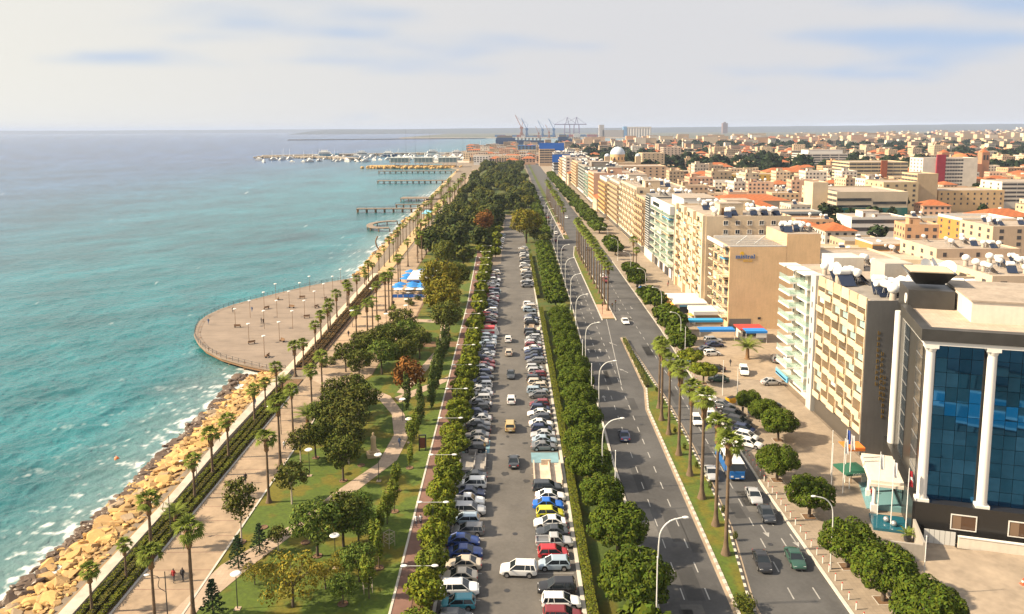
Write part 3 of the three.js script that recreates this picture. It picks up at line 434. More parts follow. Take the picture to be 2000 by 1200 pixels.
function frondMatrix([a, p, s], h) { const m = new THREE.Matrix4().makeTranslation(0, h, 0); m.multiply(new THREE.Matrix4().makeRotationY(a)).multiply(new THREE.Matrix4().makeRotationZ(p)).multiply(new THREE.Matrix4().makeScale(s, s, s)); return m; }
function palmTrunk(h, r) { const pts = []; for (let i = 0; i <= 14; i++) { const t = i / 14; pts.push(new THREE.Vector2(r * (1.5 * Math.exp(-t * 22) + 1 - 0.35 * t) * (i % 2 ? 1.05 : 0.97), t * h)); } return uvm(new THREE.LatheGeometry(pts, 9)); }
function skirtGeo(h0, h1, r) { const pts = [[0.9, 0], [1.6, 0.12], [1.35, 0.3], [1.75, 0.5], [1.5, 0.7], [1.95, 0.88], [1.1, 1]].map(([k, t]) => new THREE.Vector2(r * k, h0 + (h1 - h0) * t)); const g = new THREE.LatheGeometry(pts, 9), p = g.attributes.position; for (let i = 0; i < p.count; i++) { const k = 0.85 + 0.4 * hash2(i, 3, 4); p.setX(i, p.getX(i) * k); p.setZ(i, p.getZ(i) * k); } return uvm(g); }
const palmMesh = (h, r, skirt, n, detail, fs = 1) => () => { const frondMatrix1 = (q, hh) => frondMatrix([q[0], q[1], q[2] * fs], hh);
  const t = thing('palm_tree', '', 'palm'); mesh('trunk', palmTrunk(h, r), mat.trunk, t); mesh('dead_frond_skirt', skirtGeo(h * (1 - skirt), h + 0.1, r), mat.skirt, t);
  if (detail) { for (let i = 0; i < n; i++) { const o = mesh('frond', FROND[i % 3], LM.palm, t); o.applyMatrix4(frondMatrix1(FS[Math.round(i * 33 / (n - 1))], h)); } }
  else { const gs = []; for (let i = 0; i < n; i++) { const g = FROND[i % 3].clone(); g.applyMatrix4(frondMatrix1(FS[Math.round(i * 33 / (n - 1))], h)); gs.push(g); } mesh('crown', mergeGeometries(gs), LM.palm, t); }
  return t;
};
kinds.tallPalm = palmMesh(14.3, 0.26, 0.2, 30, true, 0.95);     // median
kinds.tallPalmFar = palmMesh(14, 0.27, 0.16, 26, false);
kinds.promPalm = palmMesh(9.2, 0.2, 0.2, 30, true, 0.8);        // promenade, near
kinds.promPalmFar = palmMesh(9, 0.21, 0.2, 24, false, 0.8);
kinds.hedgePalm = palmMesh(5.6, 0.19, 0.3, 26, true, 0.68);
kinds.farPalm = palmMesh(9, 0.22, 0.2, 15, false, 0.85);
function featherFrond(seed) { const rr = rngOf(seed), P = [], I = [], Cc = []; const v = (p, k) => { P.push(...p); Cc.push(k, k, k * 0.9); return P.length / 3 - 1; }; const at = (t) => [2.4 * t, 1.3 * t - 1.5 * t * t, 0]; for (let i = 0; i < 16; i++) { const t = 0.1 + 0.9 * i / 16, c = at(t), e = at(Math.min(1, t + 0.05)), L = 0.62 * Math.sin(Math.PI * (0.15 + 0.8 * t)); for (const s of [-1, 1]) { const k = 0.7 + 0.5 * rr(), a = v(c, k), b = v(e, k), q = v([c[0] + 0.32, c[1] - 0.12, s * L], k); I.push(a, b, q); } } const g = new THREE.BufferGeometry(); g.setAttribute('position', new THREE.Float32BufferAttribute(P, 3)); g.setAttribute('color', new THREE.Float32BufferAttribute(Cc, 3)); g.setIndex(I); g.computeVertexNormals(); return g; }
const FEATHER = featherFrond(5);
kinds.datePalm = () => { const t = thing('date_palm', '', 'palm'); mesh('trunk', palmTrunk(1.6, 0.3), mat.skirt, t); for (let i = 0; i < 22; i++) { const o = mesh('frond', FEATHER, LM.palm, t); o.applyMatrix4(frondMatrix([i * 2.4, 0.75 - 0.75 * i / 22, 0.8 + 0.2 * hash2(i, 1, 1)], 1.6)); } return t; };

{
  const g1 = 'palms in the hedge beds along the sea wall', g2 = 'palms along the lawn side of the promenade', g3 = 'palms on the grassy median';
  [[-47.6, -82.1, 0.9], [-46.9, -88.6, 0.8], [-47, -95.4, 1.2], [-47, -109.5, 1.05], [-47.3, -117.3, 1.2], [-47.2, -124, 1.15], [-48.1, -140, 1.1], [-48.1, -146.7, 0.95], [-48.1, -154, 1.1], [-48, -167.3, 1.2], [-47.6, -172.9, 1.05]].forEach(([x, z, s], i) => plant('hedgePalm', x, z, `${ord(i + 1)} short palm from the near end of the sea wall hedges`, g1, s));
  [[-39.3, -79.5, 0.92], [-35.6, -80.7, 1.15], [-35.7, -108.3, 1.05], [-37.6, -120.5, 1.15], [-39.2, -133.7, 0.9], [-38, -142.5, 0.98], [-37.9, -150.3, 1.02]].forEach(([x, z, s], i) => plant('promPalm', x, z, `${ord(i + 1)} tall palm from the near end of the promenade lawn edge`, g2, s));
  plant('datePalm', -46.8, -102.3, 'squat feathery palm in the sea wall hedge between taller palms', g1, 0.9); plant('datePalm', -48.2, -158, 'feathery young palm in the sea wall hedge near the deck', g1, 1.1); plant('datePalm', -37.6, -137.5, 'spiky feathery palm at the promenade lawn corner', g2, 1.25);
  [[27, -93.5], [27.6, -100.8], [27.6, -108.7], [27.6, -116.4], [27.5, -124.1], [27.6, -132.9], [27.6, -139.7], [28.3, -146]].forEach(([x, z], i) => plant('tallPalm', x, z, `${ord(i + 1)} tall palm from the near end of the grassy median`, g3, [1.03, 1.0, 1.06, 0.98, 1.02, 0.93, 0.97, 0.9][i], 0.1));
  for (let i = 0; i < 15; i++) plant('tallPalmFar', 28.4 + 0.15 * Math.sin(i * 5), -228 - i * 8.1, `${ord(i + 1)} tall palm of the median section beyond the traffic lights`, 'palms on the median beyond the crossing', 0.88 + 0.14 * hash2(i, 8, 1), 0.1);
  for (let i = 0; i < 14; i++) plant('tallPalmFar', 26.6, -400 - i * 15, `${ord(i + 1)} palm on the farthest median section of the boulevard`, 'palms on the far median', 0.85 + 0.2 * hash2(i, 9, 1), 0.1);
  [[-50.1, -210], [-50.7, -221.1], [-50.7, -235.5], [-50.3, -248.8], [-51.6, -268.8], [-51.2, -274.3], [-50.4, -278.1], [-51.2, -296.6], [-49, -203], [-49.2, -196], [-48.4, -187], [-48.8, -229], [-49, -258]].forEach(([x, z], i) => plant('hedgePalm', x, z, `${ord(i + 1)} short palm in the brown bed beside the timber deck`, 'palms in the bed beside the deck', 0.95 + 0.3 * hash2(i, 4, 2)));
  [[-38.4, -187.7], [-36.9, -194.2], [-36.7, -200.6], [-39, -220.2], [-37.5, -226.5], [-37.2, -231.1], [-37.2, -237.3], [-38.6, -260.6], [-39, -268], [-41.2, -305.3], [-38.3, -313.6], [-37.5, -321]].forEach(([x, z], i) => plant('promPalmFar', x, z, `${ord(i + 1)} tall palm along the plaza seaward of the kiosk`, 'tall palms on the plaza', 0.95 + 0.25 * hash2(i, 5, 2)));
  [[-34.9, -198.6, 0.6], [-33, -213.6, 0.55], [-31.5, -205, 0.5], [-30, -199, 0.6]].forEach(([x, z, s], i) => plant('promPalmFar', x, z, `${ord(i + 1)} small palm standing on the open plaza`, 'small plaza palms', s));
  for (let i = 0; i < 44; i++) { const z = -305 - i * 9.5; plant('farPalm', -50.5 - 0.012 * (i * 9.5) + Math.sin(i * 7), z, `${ord(i + 1)} palm of the seaward row running on towards the piers`, 'far seaward palm row', 0.75 + 0.3 * hash2(i, 6, 2)); }
  for (let i = 0; i < 40; i++) { const z = -330 - i * 10.5; plant('farPalm', -40.5 - 0.01 * (i * 10) + Math.sin(i * 5), z, `${ord(i + 1)} palm of the inland row running on towards the piers`, 'far inland palm row', 0.95 + 0.4 * hash2(i, 7, 2)); }
  plant('promPalmFar', 46, -286, 'fan palm before the white balcony block', 'pavement palms', 1.0); plant('promPalmFar', 47, -300, 'taller fan palm near the dark glass facade', 'pavement palms', 1.2); plant('datePalm', 55, -178, 'bushy palm in the forecourt by the glass balconies', 'pavement palms', 1.7); plant('datePalm', 14, -222, 'feathery palm by the verge crossing', 'pavement palms', 1.2);
}

// ---------------------------------------------------------------- rows of trees
{
  const gb = 'round ficus trees on the verge beside the road';
  [[13.6, -82, 1.12, 1.1], [13.3, -93.6, 1.04, 1.02], [12.4, -104.5, 0.88, 0.85], [11.6, -113.5, 0.92, 0.95], [11.6, -122, 0.92, 0.95], [12.2, -132, 0.98, 0.95], [12.6, -143, 0.98, 0.95], [12.8, -153, 1, 0.95], [13, -163, 0.98, 0.95], [13, -173, 0.95, 0.95], [13, -183, 0.9, 0.9], [13, -193, 0.88, 0.85], [13, -203, 0.88, 0.85], [12.8, -211.5, 0.85, 0.8]].forEach(([x, z, s, t], i) => plant(i % 2 ? 'ficus0' : 'ficus1', x, z, `${ord(i + 1)} round ficus from the near end of the roadside verge`, gb, [s, t, s]));
  plant('ficus2', 13, -72, 'ficus at the bottom edge of the verge row', gb, 1);
  for (let i = 0; i < 12; i++) plant('ficus2', 13.2 + 0.05 * i, -233 - i * 10, `${ord(i + 1)} clipped ficus of the verge row beyond the footway gap`, 'ficus row beyond the footway', [0.85, 0.8, 0.95]);
  for (let i = 0; i < 26; i++) plant('ficus2', 16.2, -372 - i * 14, `${ord(i + 1)} clipped ficus of the far verge row`, 'far ficus row', [0.75, 0.75, 1.1]);
  plant('big0', 6.7, -368, 'big leaning tree at the far end of the car park', undefined, [1.35, 1.25, 1.35]);
  for (let i = 0; i < 3; i++) plant('wood0', 11 + i * 2, -375 + i * 9, `${ord(i + 1)} tree behind the big car park tree`, 'trees behind the car park', 0.7);
  const ga = 'trees between cycle path and car park';
  for (let i = 0; i < 40; i++) { const z = -76 - i * 5.9; if (i > 22 && i % 7 === 3) continue; plant(z > -170 ? (i % 2 ? 'row0' : 'row1') : 'row2', -9.9 + 0.35 * Math.sin(i * 3.3) - (z < -290 ? (-290 - z) * 0.03 : 0), z, `${ord(i + 1)} small tree from the near end between cycle path and car park`, ga, [0.76 + 0.2 * hash2(i, 1, 9), 0.78 + 0.3 * hash2(i, 2, 9), 0.85 + 0.25 * hash2(i, 3, 9)]); }
  for (let i = 0; i < 16; i++) plant('row2', -10 + 3.5 * Math.sin(i * 2.1), -318 - i * 8, `${ord(i + 1)} small tree at the curved far end of the car park`, 'trees at the far car park end', 1.0);
  const gc = 'ficus trees on the landward pavement';
  [['ficus0', 42.5, -68, 1.0], ['ficus1', 43.6, -76.5, 1.02], ['ficus0', 42.3, -83.5, 1.0], ['ficus1', 41.2, -90.5, 0.92], ['ficus0', 41.2, -103, 0.88], ['ficus1', 40.6, -114.5, 0.86], ['ficus0', 46, -130, 0.85], ['ficus1', 45.8, -137, 0.75], ['ficus0', 44.8, -143, 0.68], ['umbrella0', 40.4, -160.5, 0.98], ['umbrella0', 40.2, -171, 0.98]].forEach(([k, x, z, s], i) => plant(k, x, z, k === 'umbrella0' ? `${ord(i - 8)} flat clipped yellow-green tree beside the forecourt` : `${ord(i + 1)} round ficus on the landward pavement from the near end`, gc, s, 0.13));
  [[41, -184, 0.8], [41.6, -192, 0.75], [42, -201, 0.95], [42.3, -211, 0.9], [42.3, -228, 0.95], [42, -238, 0.85], [42.5, -262, 0.8], [43.5, -272, 0.85], [43.5, -284, 0.8], [44, -330, 0.9], [44, -340, 0.9], [44.5, -352, 0.9]].forEach(([x, z, s], i) => plant('ficus2', x, z, `${ord(i + 1)} ficus on the pavement beyond the forecourt`, 'ficus trees beyond the forecourt', [s, s, s * 1.1], 0.13));
  for (let i = 0; i < 36; i++) plant('ficus2', 45 + Math.sin(i * 4) - i * 0.04, -400 - i * 14, `${ord(i + 1)} ficus of the far pavement row before the apartment blocks`, 'far pavement ficus row', [0.95, 0.9, 1.35], 0.13);
}
// ---------------------------------------------------------------- park trees
{
  const gp = 'park trees between promenade and cycle path';
  const P = [['loose0', -35.9, -97.2, 1.1, 'tall loose eucalyptus at the lawn edge by the promenade'], ['park1', -32.2, -107.8, 0.95, 'small tree with a pale trunk on the lawn near the promenade'], ['lime0', -25, -93.7, 1.0, 'spreading bright green tree beside the pink path'], ['park0', -22.2, -96, 1.0, 'dark tree leaning against the bright green one'], ['gold0', -25.2, -83, 1.08, 'wide yellow-green tree with bare limbs at the near lawn'], ['park0', -26.3, -115.2, 1.0, 'dark tree in an earth ring above the path bend'], ['park1', -26.8, -121.5, 1.1, 'olive tree beside the pale statue'], ['park0', -32.7, -123.8, 0.85, 'dark tree between the promenade and the park lamp'], ['park1', -34.7, -122, 0.85, 'small olive tree touching the promenade edge'], ['park0', -33.8, -141.1, 0.8, 'dark round tree above the feathery palm'], ['park0', -27.6, -139, 1.05, 'large dark tree left of the path bend'], ['park1', -29, -136, 1.2, 'large olive tree in the middle of the grove'], ['park1', -30.7, -131, 1.0, 'olive tree over the grove lawn'], ['park0', -31, -146.4, 1.0, 'dark tree at the back of the grove'], ['lime0', -36, -139, 0.6, 'small bright tree by the promenade corner'], ['autumn0', -20.8, -152.1, 1.25, 'russet brown tree beside the cross path'], ['park0', -37.4, -170, 0.95, 'dark tree at the plaza corner'], ['park0', -33.5, -174, 1.05, 'dark tree behind the plaza corner'], ['park1', -36, -180, 1.0, 'olive tree on the plaza edge'], ['park0', -29, -181, 1.1, 'dark tree by the planted triangle'], ['big1', -24.5, -172, 0.6, 'dense green tree left of the slender row'], ['lime0', -26, -186, 1.1, 'bright green tree below the plaza'], ['lime0', -31.5, -188, 0.9, 'light green tree at the plaza edge'], ['park1', -28, -195, 1.3, 'round olive tree on the plaza beside the path'], ['big0', -19.5, -214, 0.95, 'large golden green tree beside the kiosk'], ['big0', -22.5, -236, 1.1, 'largest golden green tree behind the kiosk'], ['big1', -17.5, -200, 0.8, 'dark green tree before the golden ones'], ['big1', -18.5, -250, 0.95, 'green tree at the back of the golden ones'], ['big1', -26, -300, 0.95, 'dark spreading tree beyond the kiosk'], ['wood1', -31, -318, 1.3, 'tall dark pine beyond the kiosk'], ['wood1', -24, -322, 1.4, 'tall dark pine beside the far lawn'], ['wood0', -19, -300, 1.1, 'dark tree by the end of the cycle path'], ['autumn0', -14, -388, 2.0, 'orange autumn tree at the far lawn'], ['gold0', -20.5, -89, 0.55, 'small yellow shrub tree by the lawn lamp'], ['lime0', -21.5, -101, 0.7, 'young bright tree along the path'], ['lime0', -19.6, -83.5, 0.5, 'young green tree at the bottom of the lawn'], ['park1', -30.4, -95, 0.5, 'young sparse tree by the pink path'], ['gold0', -31, -87.5, 0.45, 'thin yellow tree next to the conifers'], ['park0', -28.5, -122, 1.0, 'dark tree in the heart of the grove'], ['park1', -27.5, -129.5, 1.15, 'olive tree hiding the inner grove lamp'], ['lime0', -20.2, -96, 0.75, 'bright young tree beside the poplars'], ['park0', -33, -133, 0.9, 'dark tree near the promenade in the grove'], ['park1', -35, -147, 0.9, 'olive tree by the promenade behind the feathery palm'], ['park0', -33, -163, 1.0, 'dark tree by the cross path'], ['lime0', -29, -168, 1.1, 'bright tree in the planted triangle'], ['park0', -22, -180, 1.0, 'dark tree by the curving far path'], ['park1', -34, -185, 0.9, 'olive tree among the plaza edge trees'], ['gold0', -22.3, -86.5, 0.6, 'small golden tree behind the wide yellow one'], ['lime0', -18.6, -88, 0.65, 'leafy young tree by the lawn trellis']];
  for (const [k, x, z, s, l] of P) plant(k, x, z, l, gp, s);
  const pop = [[-17.8, -98.3], [-16.9, -105.3], [-16.7, -90.9], [-17.5, -111.7], [-17.3, -126.8], [-16.6, -119.7], [-17.9, -94.2], [-16.8, -84.6], [-17.4, -101.8], [-16.9, -131.5]];
  pop.forEach(([x, z], i) => plant('poplar0', x, z, `${ord(i + 1)} young upright poplar along the cycle path lawn`, 'young poplars on the lawn', 0.85 + 0.45 * hash2(i, 1, 3)));
  [[-15.9, -147], [-16.2, -152], [-15.8, -158], [-16, -165], [-16.5, -172], [-16.2, -180], [-17, -138.5], [-20.6, -146], [-16, -187]].forEach(([x, z], i) => plant('cypress0', x, z, `${ord(i + 1)} slender dark tree beside the cycle path`, 'slender trees by the cycle path', 0.9 + 0.3 * hash2(i, 2, 3)));
  [[-34.2, -91.1, 0.95], [-32.6, -94.4, 0.9], [-33.6, -81.2, 1.0]].forEach(([x, z, s], i) => plant('norfolk0', x, z, ['dark conifer on the pink path edge', 'dark conifer just beyond the path conifer', 'dark conifer at the bottom edge of the lawn'][i], 'young conifers', s));
  rnd = rngOf(77); let n = 0;
  for (let i = 0; i < 225; i++) {
    const z = -335 - 790 * Math.pow(rnd(), 1.2), x = R(-38 + (z < -560 ? -2 : 0), z < -490 ? 15 : z < -380 ? -8 : -13); if (z > -420 && z < -335 && x > -30 && rnd() < 0.45) continue;
    const k = pick(['wood0', 'wood1', 'wood2', 'wood0', 'wood1']); n++; plant(k, x, z, { wood0: 'dark green tree in the far park grove', wood1: 'tall dark pine in the far park grove', wood2: 'olive green tree in the far park grove' }[k], { wood0: 'dark trees of the far grove', wood1: 'pines of the far grove', wood2: 'olive trees of the far grove' }[k], R(0.75, 1.25));
  }
  // shrubs in the plaza and at the kiosk
  [[-33, -205], [-34, -209], [-35, -222], [-36, -230], [-31, -236], [-34, -196], [-32.5, -240], [-30, -244]].forEach(([x, z], i) => plant('bush0', x, z, `${ord(i + 1)} round shrub on the plaza paving`, 'plaza shrubs', 0.9 + 0.4 * hash2(i, 3, 3)));
  [[-42, -176], [-43.5, -174], [-44, -177], [-42.6, -179.5]].forEach(([x, z], i) => plant('bush0', x, z, `${ord(i + 1)} pale cushion shrub at the plaza entrance`, 'entrance cushion shrubs', [0.9, 0.5, 0.9]));
  [[25.9, -82], [26.6, -77]].forEach(([x, z], i) => plant('bush0', x, z, `${ord(i + 1)} clipped shrub at the near tip of the median`, 'median tip shrubs', 1.1, 0.1));
  for (let i = 0; i < 9; i++) plant('bush0', 29.2 + 0.4 * Math.sin(i), -97 - i * 7.3, `${ord(i + 1)} tiny dark shrub on the median grass`, 'tiny median shrubs', [0.28, 0.75, 0.28], 0.1);
}
// ---------------------------------------------------------------- hedges
{
  const boxSample = (L, w, h, lump = 0.12) => (q) => { const f = q(), z = (q() - 0.5) * L, k = lump * (vn(z * 1.3 + 7, f * 5, 3) - 0.5); if (f < 0.5) return [(q() - 0.5) * w, h + k, z, 0, 1, 0]; const s = f < 0.75 ? -1 : 1; return [s * (w / 2 + k), q() * h, z, s, 0, 0]; };
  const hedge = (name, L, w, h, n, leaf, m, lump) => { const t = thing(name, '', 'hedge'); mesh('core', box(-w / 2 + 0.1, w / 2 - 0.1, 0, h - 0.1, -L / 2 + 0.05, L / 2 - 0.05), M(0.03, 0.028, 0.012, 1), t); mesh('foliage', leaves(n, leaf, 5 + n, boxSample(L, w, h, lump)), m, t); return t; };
  const run = (name, line, L, w, h, n, leaf, m, label, group, y, lump) => { let p = null; along(line, L, L / 2).forEach(([x, z, a], i) => { const lb = label(i + 1), tn = a + Math.PI / 2; if (!p) { p = hedge(name, L, w, h, n, leaf, m, lump); p.position.set(x, y, z); p.rotation.y = tn; p.userData.label = lb; p.userData.group = group; } else dup(p, x, y, z, tn, lb, group); }); };
  [-48.5, -47.3, -46.1].forEach((x, r) => run('low_hedge', [[x, -62], [x, -110], [x - 0.3, -162]], 12, 0.75, 0.55, 1500, 0.12, r === 1 ? leafMat(0.12, 0.115, 0.02) : LM.hedge, (i) => `${ord(i)} length of the ${['seaward', 'middle', 'promenade side'][r]} low hedge along the sea wall`, 'low hedges of the sea wall bed', 0.08, 0.5));
  run('clipped_hedge', [[8.75, -60], [8.85, -130], [8.5, -232]], 14, 1.0, 1.2, 2100, 0.13, LM.hedge, (i) => `${ord(i)} length of the clipped hedge along the car park kerb`, 'clipped hedge of the car park', 0.08, 0.1);
  run('clipped_hedge', [[8.3, -245], [7.7, -335]], 14, 1.0, 1.2, 900, 0.2, LM.hedge, (i) => `${ord(i)} length of the clipped hedge beyond the footway`, 'clipped hedge beyond the footway', 0.08, 0.1);
  [-49.2, -48, -46.9].forEach((x, r) => run('dry_hedge', [[x, -173], [x - 0.7, -288]], 14, 0.8, 0.6, 900, 0.17, LM.brown, (i) => `${ord(i)} length of the ${['seaward', 'middle', 'plaza side'][r]} brown shrub row beside the deck`, 'brown shrub rows beside the deck', 0.1, 0.5));
  run('median_hedge', [[28.2, -158], [28.6, -196]], 6.2, 0.9, 0.7, 500, 0.16, LM.olive, (i) => `${ord(i)} length of the dry hedge on the narrow tip of the median`, 'median tip hedge', 0.1, 0.4);
  run('clipped_hedge', [[-9.8, -62], [-9.8, -300]], 17, 0.8, 0.9, 900, 0.16, leafMat(0.1, 0.12, 0.018), (i) => `${ord(i)} length of hedge under the seaward car park trees`, 'hedge under the car park trees', 0, 0.3);
}
// ---------------------------------------------------------------- buildings: local x from the sea-facing wall inland, local z from the camera-facing wall back
const fb = (side, s0, s1, y0, y1, o0, o1) => side === 'W' ? box(-o1, -o0, y0, y1, -s1, -s0) : box(s0, s1, y0, y1, o0, o1);
const glassSet = [mat.glass, M(0.04, 0.055, 0.07, 0.1), M(0.09, 0.1, 0.1, 0.15), M(0.30, 0.28, 0.25, 0.6)];
const frameGeo = (side, s0, s1, y0, y1, t = 0.07, o = 0.07) => merge([fb(side, s0, s0 + t, y0, y1, 0, o), fb(side, s1 - t, s1, y0, y1, 0, o), fb(side, s0 + t, s1 - t, y0, y0 + t, 0, o), fb(side, s0 + t, s1 - t, y1 - t, y1, 0, o), fb(side, (s0 + s1) / 2 - t / 2, (s0 + s1) / 2 + t / 2, y0 + t, y1 - t, 0, o * 0.9)]);
function facade(t, side, len, h, fl, st, near, wallM) {
  if (!st) return;
  const y0 = st.y0 ?? 3.6, fh = (h - y0) / fl, panes = [], slabs = [], rails = [];
  const n = st.n, a0 = st.a ?? 0, a1 = st.b ?? len, bw = (a1 - a0) / n;
  for (let f = 0; f < fl; f++) for (let b = 0; b < n; b++) {
    const c = a0 + bw * (b + 0.5), yb = y0 + f * fh, skip = st.skip && hash2(f, b, st.skip) < 0.12;
    if (st.k === 'win' && !skip) {
      const w = st.ww ?? 1.3, q = st.wh ?? 1.3, p0 = yb + (fh - q) * 0.45;
      if (near) { const o = mesh('window', fb(side, c - w / 2 + 0.02, c + w / 2 - 0.02, p0 + 0.02, p0 + q - 0.02, 0, 0.03), glassSet[Math.floor(hash2(f, b, 5) * 3.4)], t); mesh('frame', frameGeo(side, c - w / 2, c + w / 2, p0, p0 + q), mat.frame, o); mesh('sill', fb(side, c - w / 2 - 0.08, c + w / 2 + 0.08, p0 - 0.09, p0 - 0.01, 0, 0.14), mat.frame, o); }
      else panes.push(fb(side, c - w / 2, c + w / 2, p0, p0 + q, -0.05, 0.04));
    }
    if (st.k === 'strip') panes.push(fb(side, c - bw / 2 + (st.gap ?? 0.15), c + bw / 2 - (st.gap ?? 0.15), yb + fh * 0.34, yb + fh * 0.82, -0.05, 0.05));
    if (st.k === 'bal') {
      const out = (st.out ?? 1.3) * (st.alt && (f + b) % 2 ? 0.75 : 1), w = bw * (st.fill ?? 0.86), s0 = c - w / 2, s1 = c + w / 2;
      const door = fb(side, c - w * 0.36, c + w * 0.36, yb + 0.15, yb + fh * 0.8, 0, 0.04), sl = fb(side, s0, s1, yb - 0.1, yb + 0.1, 0, out);
      const rl = st.rail === 'bar' ? merge([fb(side, s0, s1, yb + 1.0, yb + 1.06, out - 0.07, out - 0.02), fb(side, s0, s1, yb + 0.5, yb + 0.54, out - 0.07, out - 0.02), fb(side, s0, s0 + 0.05, yb + 0.1, yb + 1, out - 0.07, out - 0.02), fb(side, s1 - 0.05, s1, yb + 0.1, yb + 1, out - 0.07, out - 0.02), fb(side, c, c + 0.05, yb + 0.1, yb + 1, out - 0.07, out - 0.02), fb(side, s0, s0 + 0.05, yb + 1.0, yb + 1.06, 0, out - 0.07), fb(side, s1 - 0.05, s1, yb + 1.0, yb + 1.06, 0, out - 0.07), fb(side, s0, s0 + 0.05, yb + 0.5, yb + 0.54, 0, out - 0.07), fb(side, s1 - 0.05, s1, yb + 0.5, yb + 0.54, 0, out - 0.07)])
        : merge([fb(side, s0 + 0.02, s1 - 0.02, yb + 0.1, yb + 1.02, out - 0.13, out - 0.01), fb(side, s0 + 0.02, s0 + 0.12, yb + 0.1, yb + 1.02, 0, out - 0.13), fb(side, s1 - 0.12, s1 - 0.02, yb + 0.1, yb + 1.02, 0, out - 0.13)]);
      const rm = st.rail === 'bar' ? mat.dark : st.rail === 'glass' ? mat.rail : st.m ?? wallM;
      if (near) { const o = mesh('balcony', sl, st.m ?? wallM, t); mesh('railing', rl, rm, o); mesh('balcony_door', door, [mat.glass, glassSet[1], curtainM, glassSet[2]][Math.floor(hash2(f, b, 6) * 4)], t); const q = hash2(f, b, 91); if (q < 0.16) mesh('awning', fb(side, s0 + 0.1, s1 - 0.1, yb + fh * 0.74, yb + fh * 0.8, 0.05, out * 0.95), [tan, offWhite, mat.blueLight, MW(0.6, 0.3, 0.12)][Math.floor(hash2(f, b, 92) * 4)], t); else if (q < 0.34) mesh('air_conditioner', fb(side, s1 - 0.75, s1 - 0.15, yb + fh * 0.68, yb + fh * 0.86, 0.05, 0.4), mat.white, t); else if (q < 0.46) mesh('laundry', fb(side, c - w * 0.3, c + w * 0.25, yb + 1.05, yb + 1.6, out + 0.02, out + 0.05), [mat.white, mat.blueLight, MW(0.6, 0.2, 0.15)][Math.floor(hash2(f, b, 93) * 3)], t); else if (q < 0.56) mesh('balcony_plant', new THREE.IcosahedronGeometry(0.34, 1).applyMatrix4(new THREE.Matrix4().makeTranslation(...(side === 'W' ? [-out + 0.35, yb + 1.15, -(s0 + 0.5)] : [s0 + 0.5, yb + 1.15, out - 0.35]))), plantM, t); }
      else { panes.push(door); slabs.push(sl); rails.push(rl); }
    }
  }
  if (panes.length) stuff(mesh('window_rows', merge(panes), st.g ?? townGlass, t));
  if (slabs.length) { stuff(mesh('balcony_rows', merge(slabs), st.m ?? wallM, t)); stuff(mesh('railing_rows', merge(rails), st.rail === 'bar' ? mat.dark : st.rail === 'glass' ? mat.rail : st.m ?? wallM, t)); }
}
function parapet(w, d, h, k = 0.5, th = 0.25, o = 0) { return merge([box(-o, w + o, h, h + k, -th + o, o), box(-o, w + o, h, h + k, -d - o, -d + th - o), box(-o, th - o, h, h + k, -d + th - o, -th + o), box(w - th + o, w + o, h, h + k, -d + th - o, -th + o)]); }
function block(name, label, o) {
  const t = thing(name, label, o.cat ?? 'building', o.x, o.y ?? 0, o.z, o.turn ?? 0, o.group), { w, d, h } = o;
  mesh('wall', box(0, w, -0.5, h, -d, 0), o.m, t);
  if (o.roof === 'tile') { const e = 0.5, k = o.rh ?? Math.min(w, d) * 0.2, g = new THREE.BufferGeometry(), L = w > d, P = L ? [[-e, 0, e], [w + e, 0, e], [w + e, 0, -d - e], [-e, 0, -d - e], [d * 0.45, k, -d / 2], [w - d * 0.45, k, -d / 2]] : [[w + e, 0, e], [w + e, 0, -d - e], [-e, 0, -d - e], [-e, 0, e], [w / 2, k, -w * 0.45], [w / 2, k, -d + w * 0.45]];
    const v = []; for (const f of [[0, 1, 5], [0, 5, 4], [1, 2, 5], [2, 3, 4], [2, 4, 5], [3, 0, 4]]) for (const i of f) v.push(P[i][0], P[i][1] + h + 0.02, P[i][2]); g.setAttribute('position', new THREE.Float32BufferAttribute(v, 3)); g.computeVertexNormals(); mesh('roof', uvm(g), o.rm ?? mat.roofTile, t); mesh('eaves', box(-e, w + e, h - 0.15, h + 0.015, -d - e, e), MW(0.6, 0.5, 0.38), t); }
  else { mesh('roof', box(0.25, w - 0.25, h + 0.003, h + 0.06, -d + 0.25, -0.25), o.rm ?? mat.roofFlat, t); mesh('parapet', parapet(w, d, h, o.pk ?? 0.6), o.pm ?? o.m, t); }
  if (o.shop) { mesh('shop_front', fb('W', 0.4, d - 0.4, 0.2, 3.1, 0, 0.06), mat.glass, t); mesh('canopy', fb('W', 0, d, 3.15, 3.4, 0, 1.2), o.cm ?? mat.white, t); }
  facade(t, 'W', d, h, o.fl, o.W, o.near, o.m); facade(t, 'S', w, h, o.fl, o.S, o.near, o.m);
  for (const [x0, x1, z0, z1, hh, m] of o.ph ?? []) { const p = mesh('penthouse', box(x0, x1, h + 0.06, h + hh, -z1, -z0), m ?? o.m, t); mesh('penthouse_roof', box(x0 - 0.15, x1 + 0.15, h + hh + 0.002, h + hh + 0.2, -z1 - 0.15, -z0 + 0.15), o.rm ?? mat.roofFlat, p); mesh('penthouse_door', box(x0 + 0.5, x0 + 1.4, h + 0.1, h + Math.min(2.2, hh - 0.2), -z0, -z0 + 0.04), mat.wood, p); }
  return t;
}

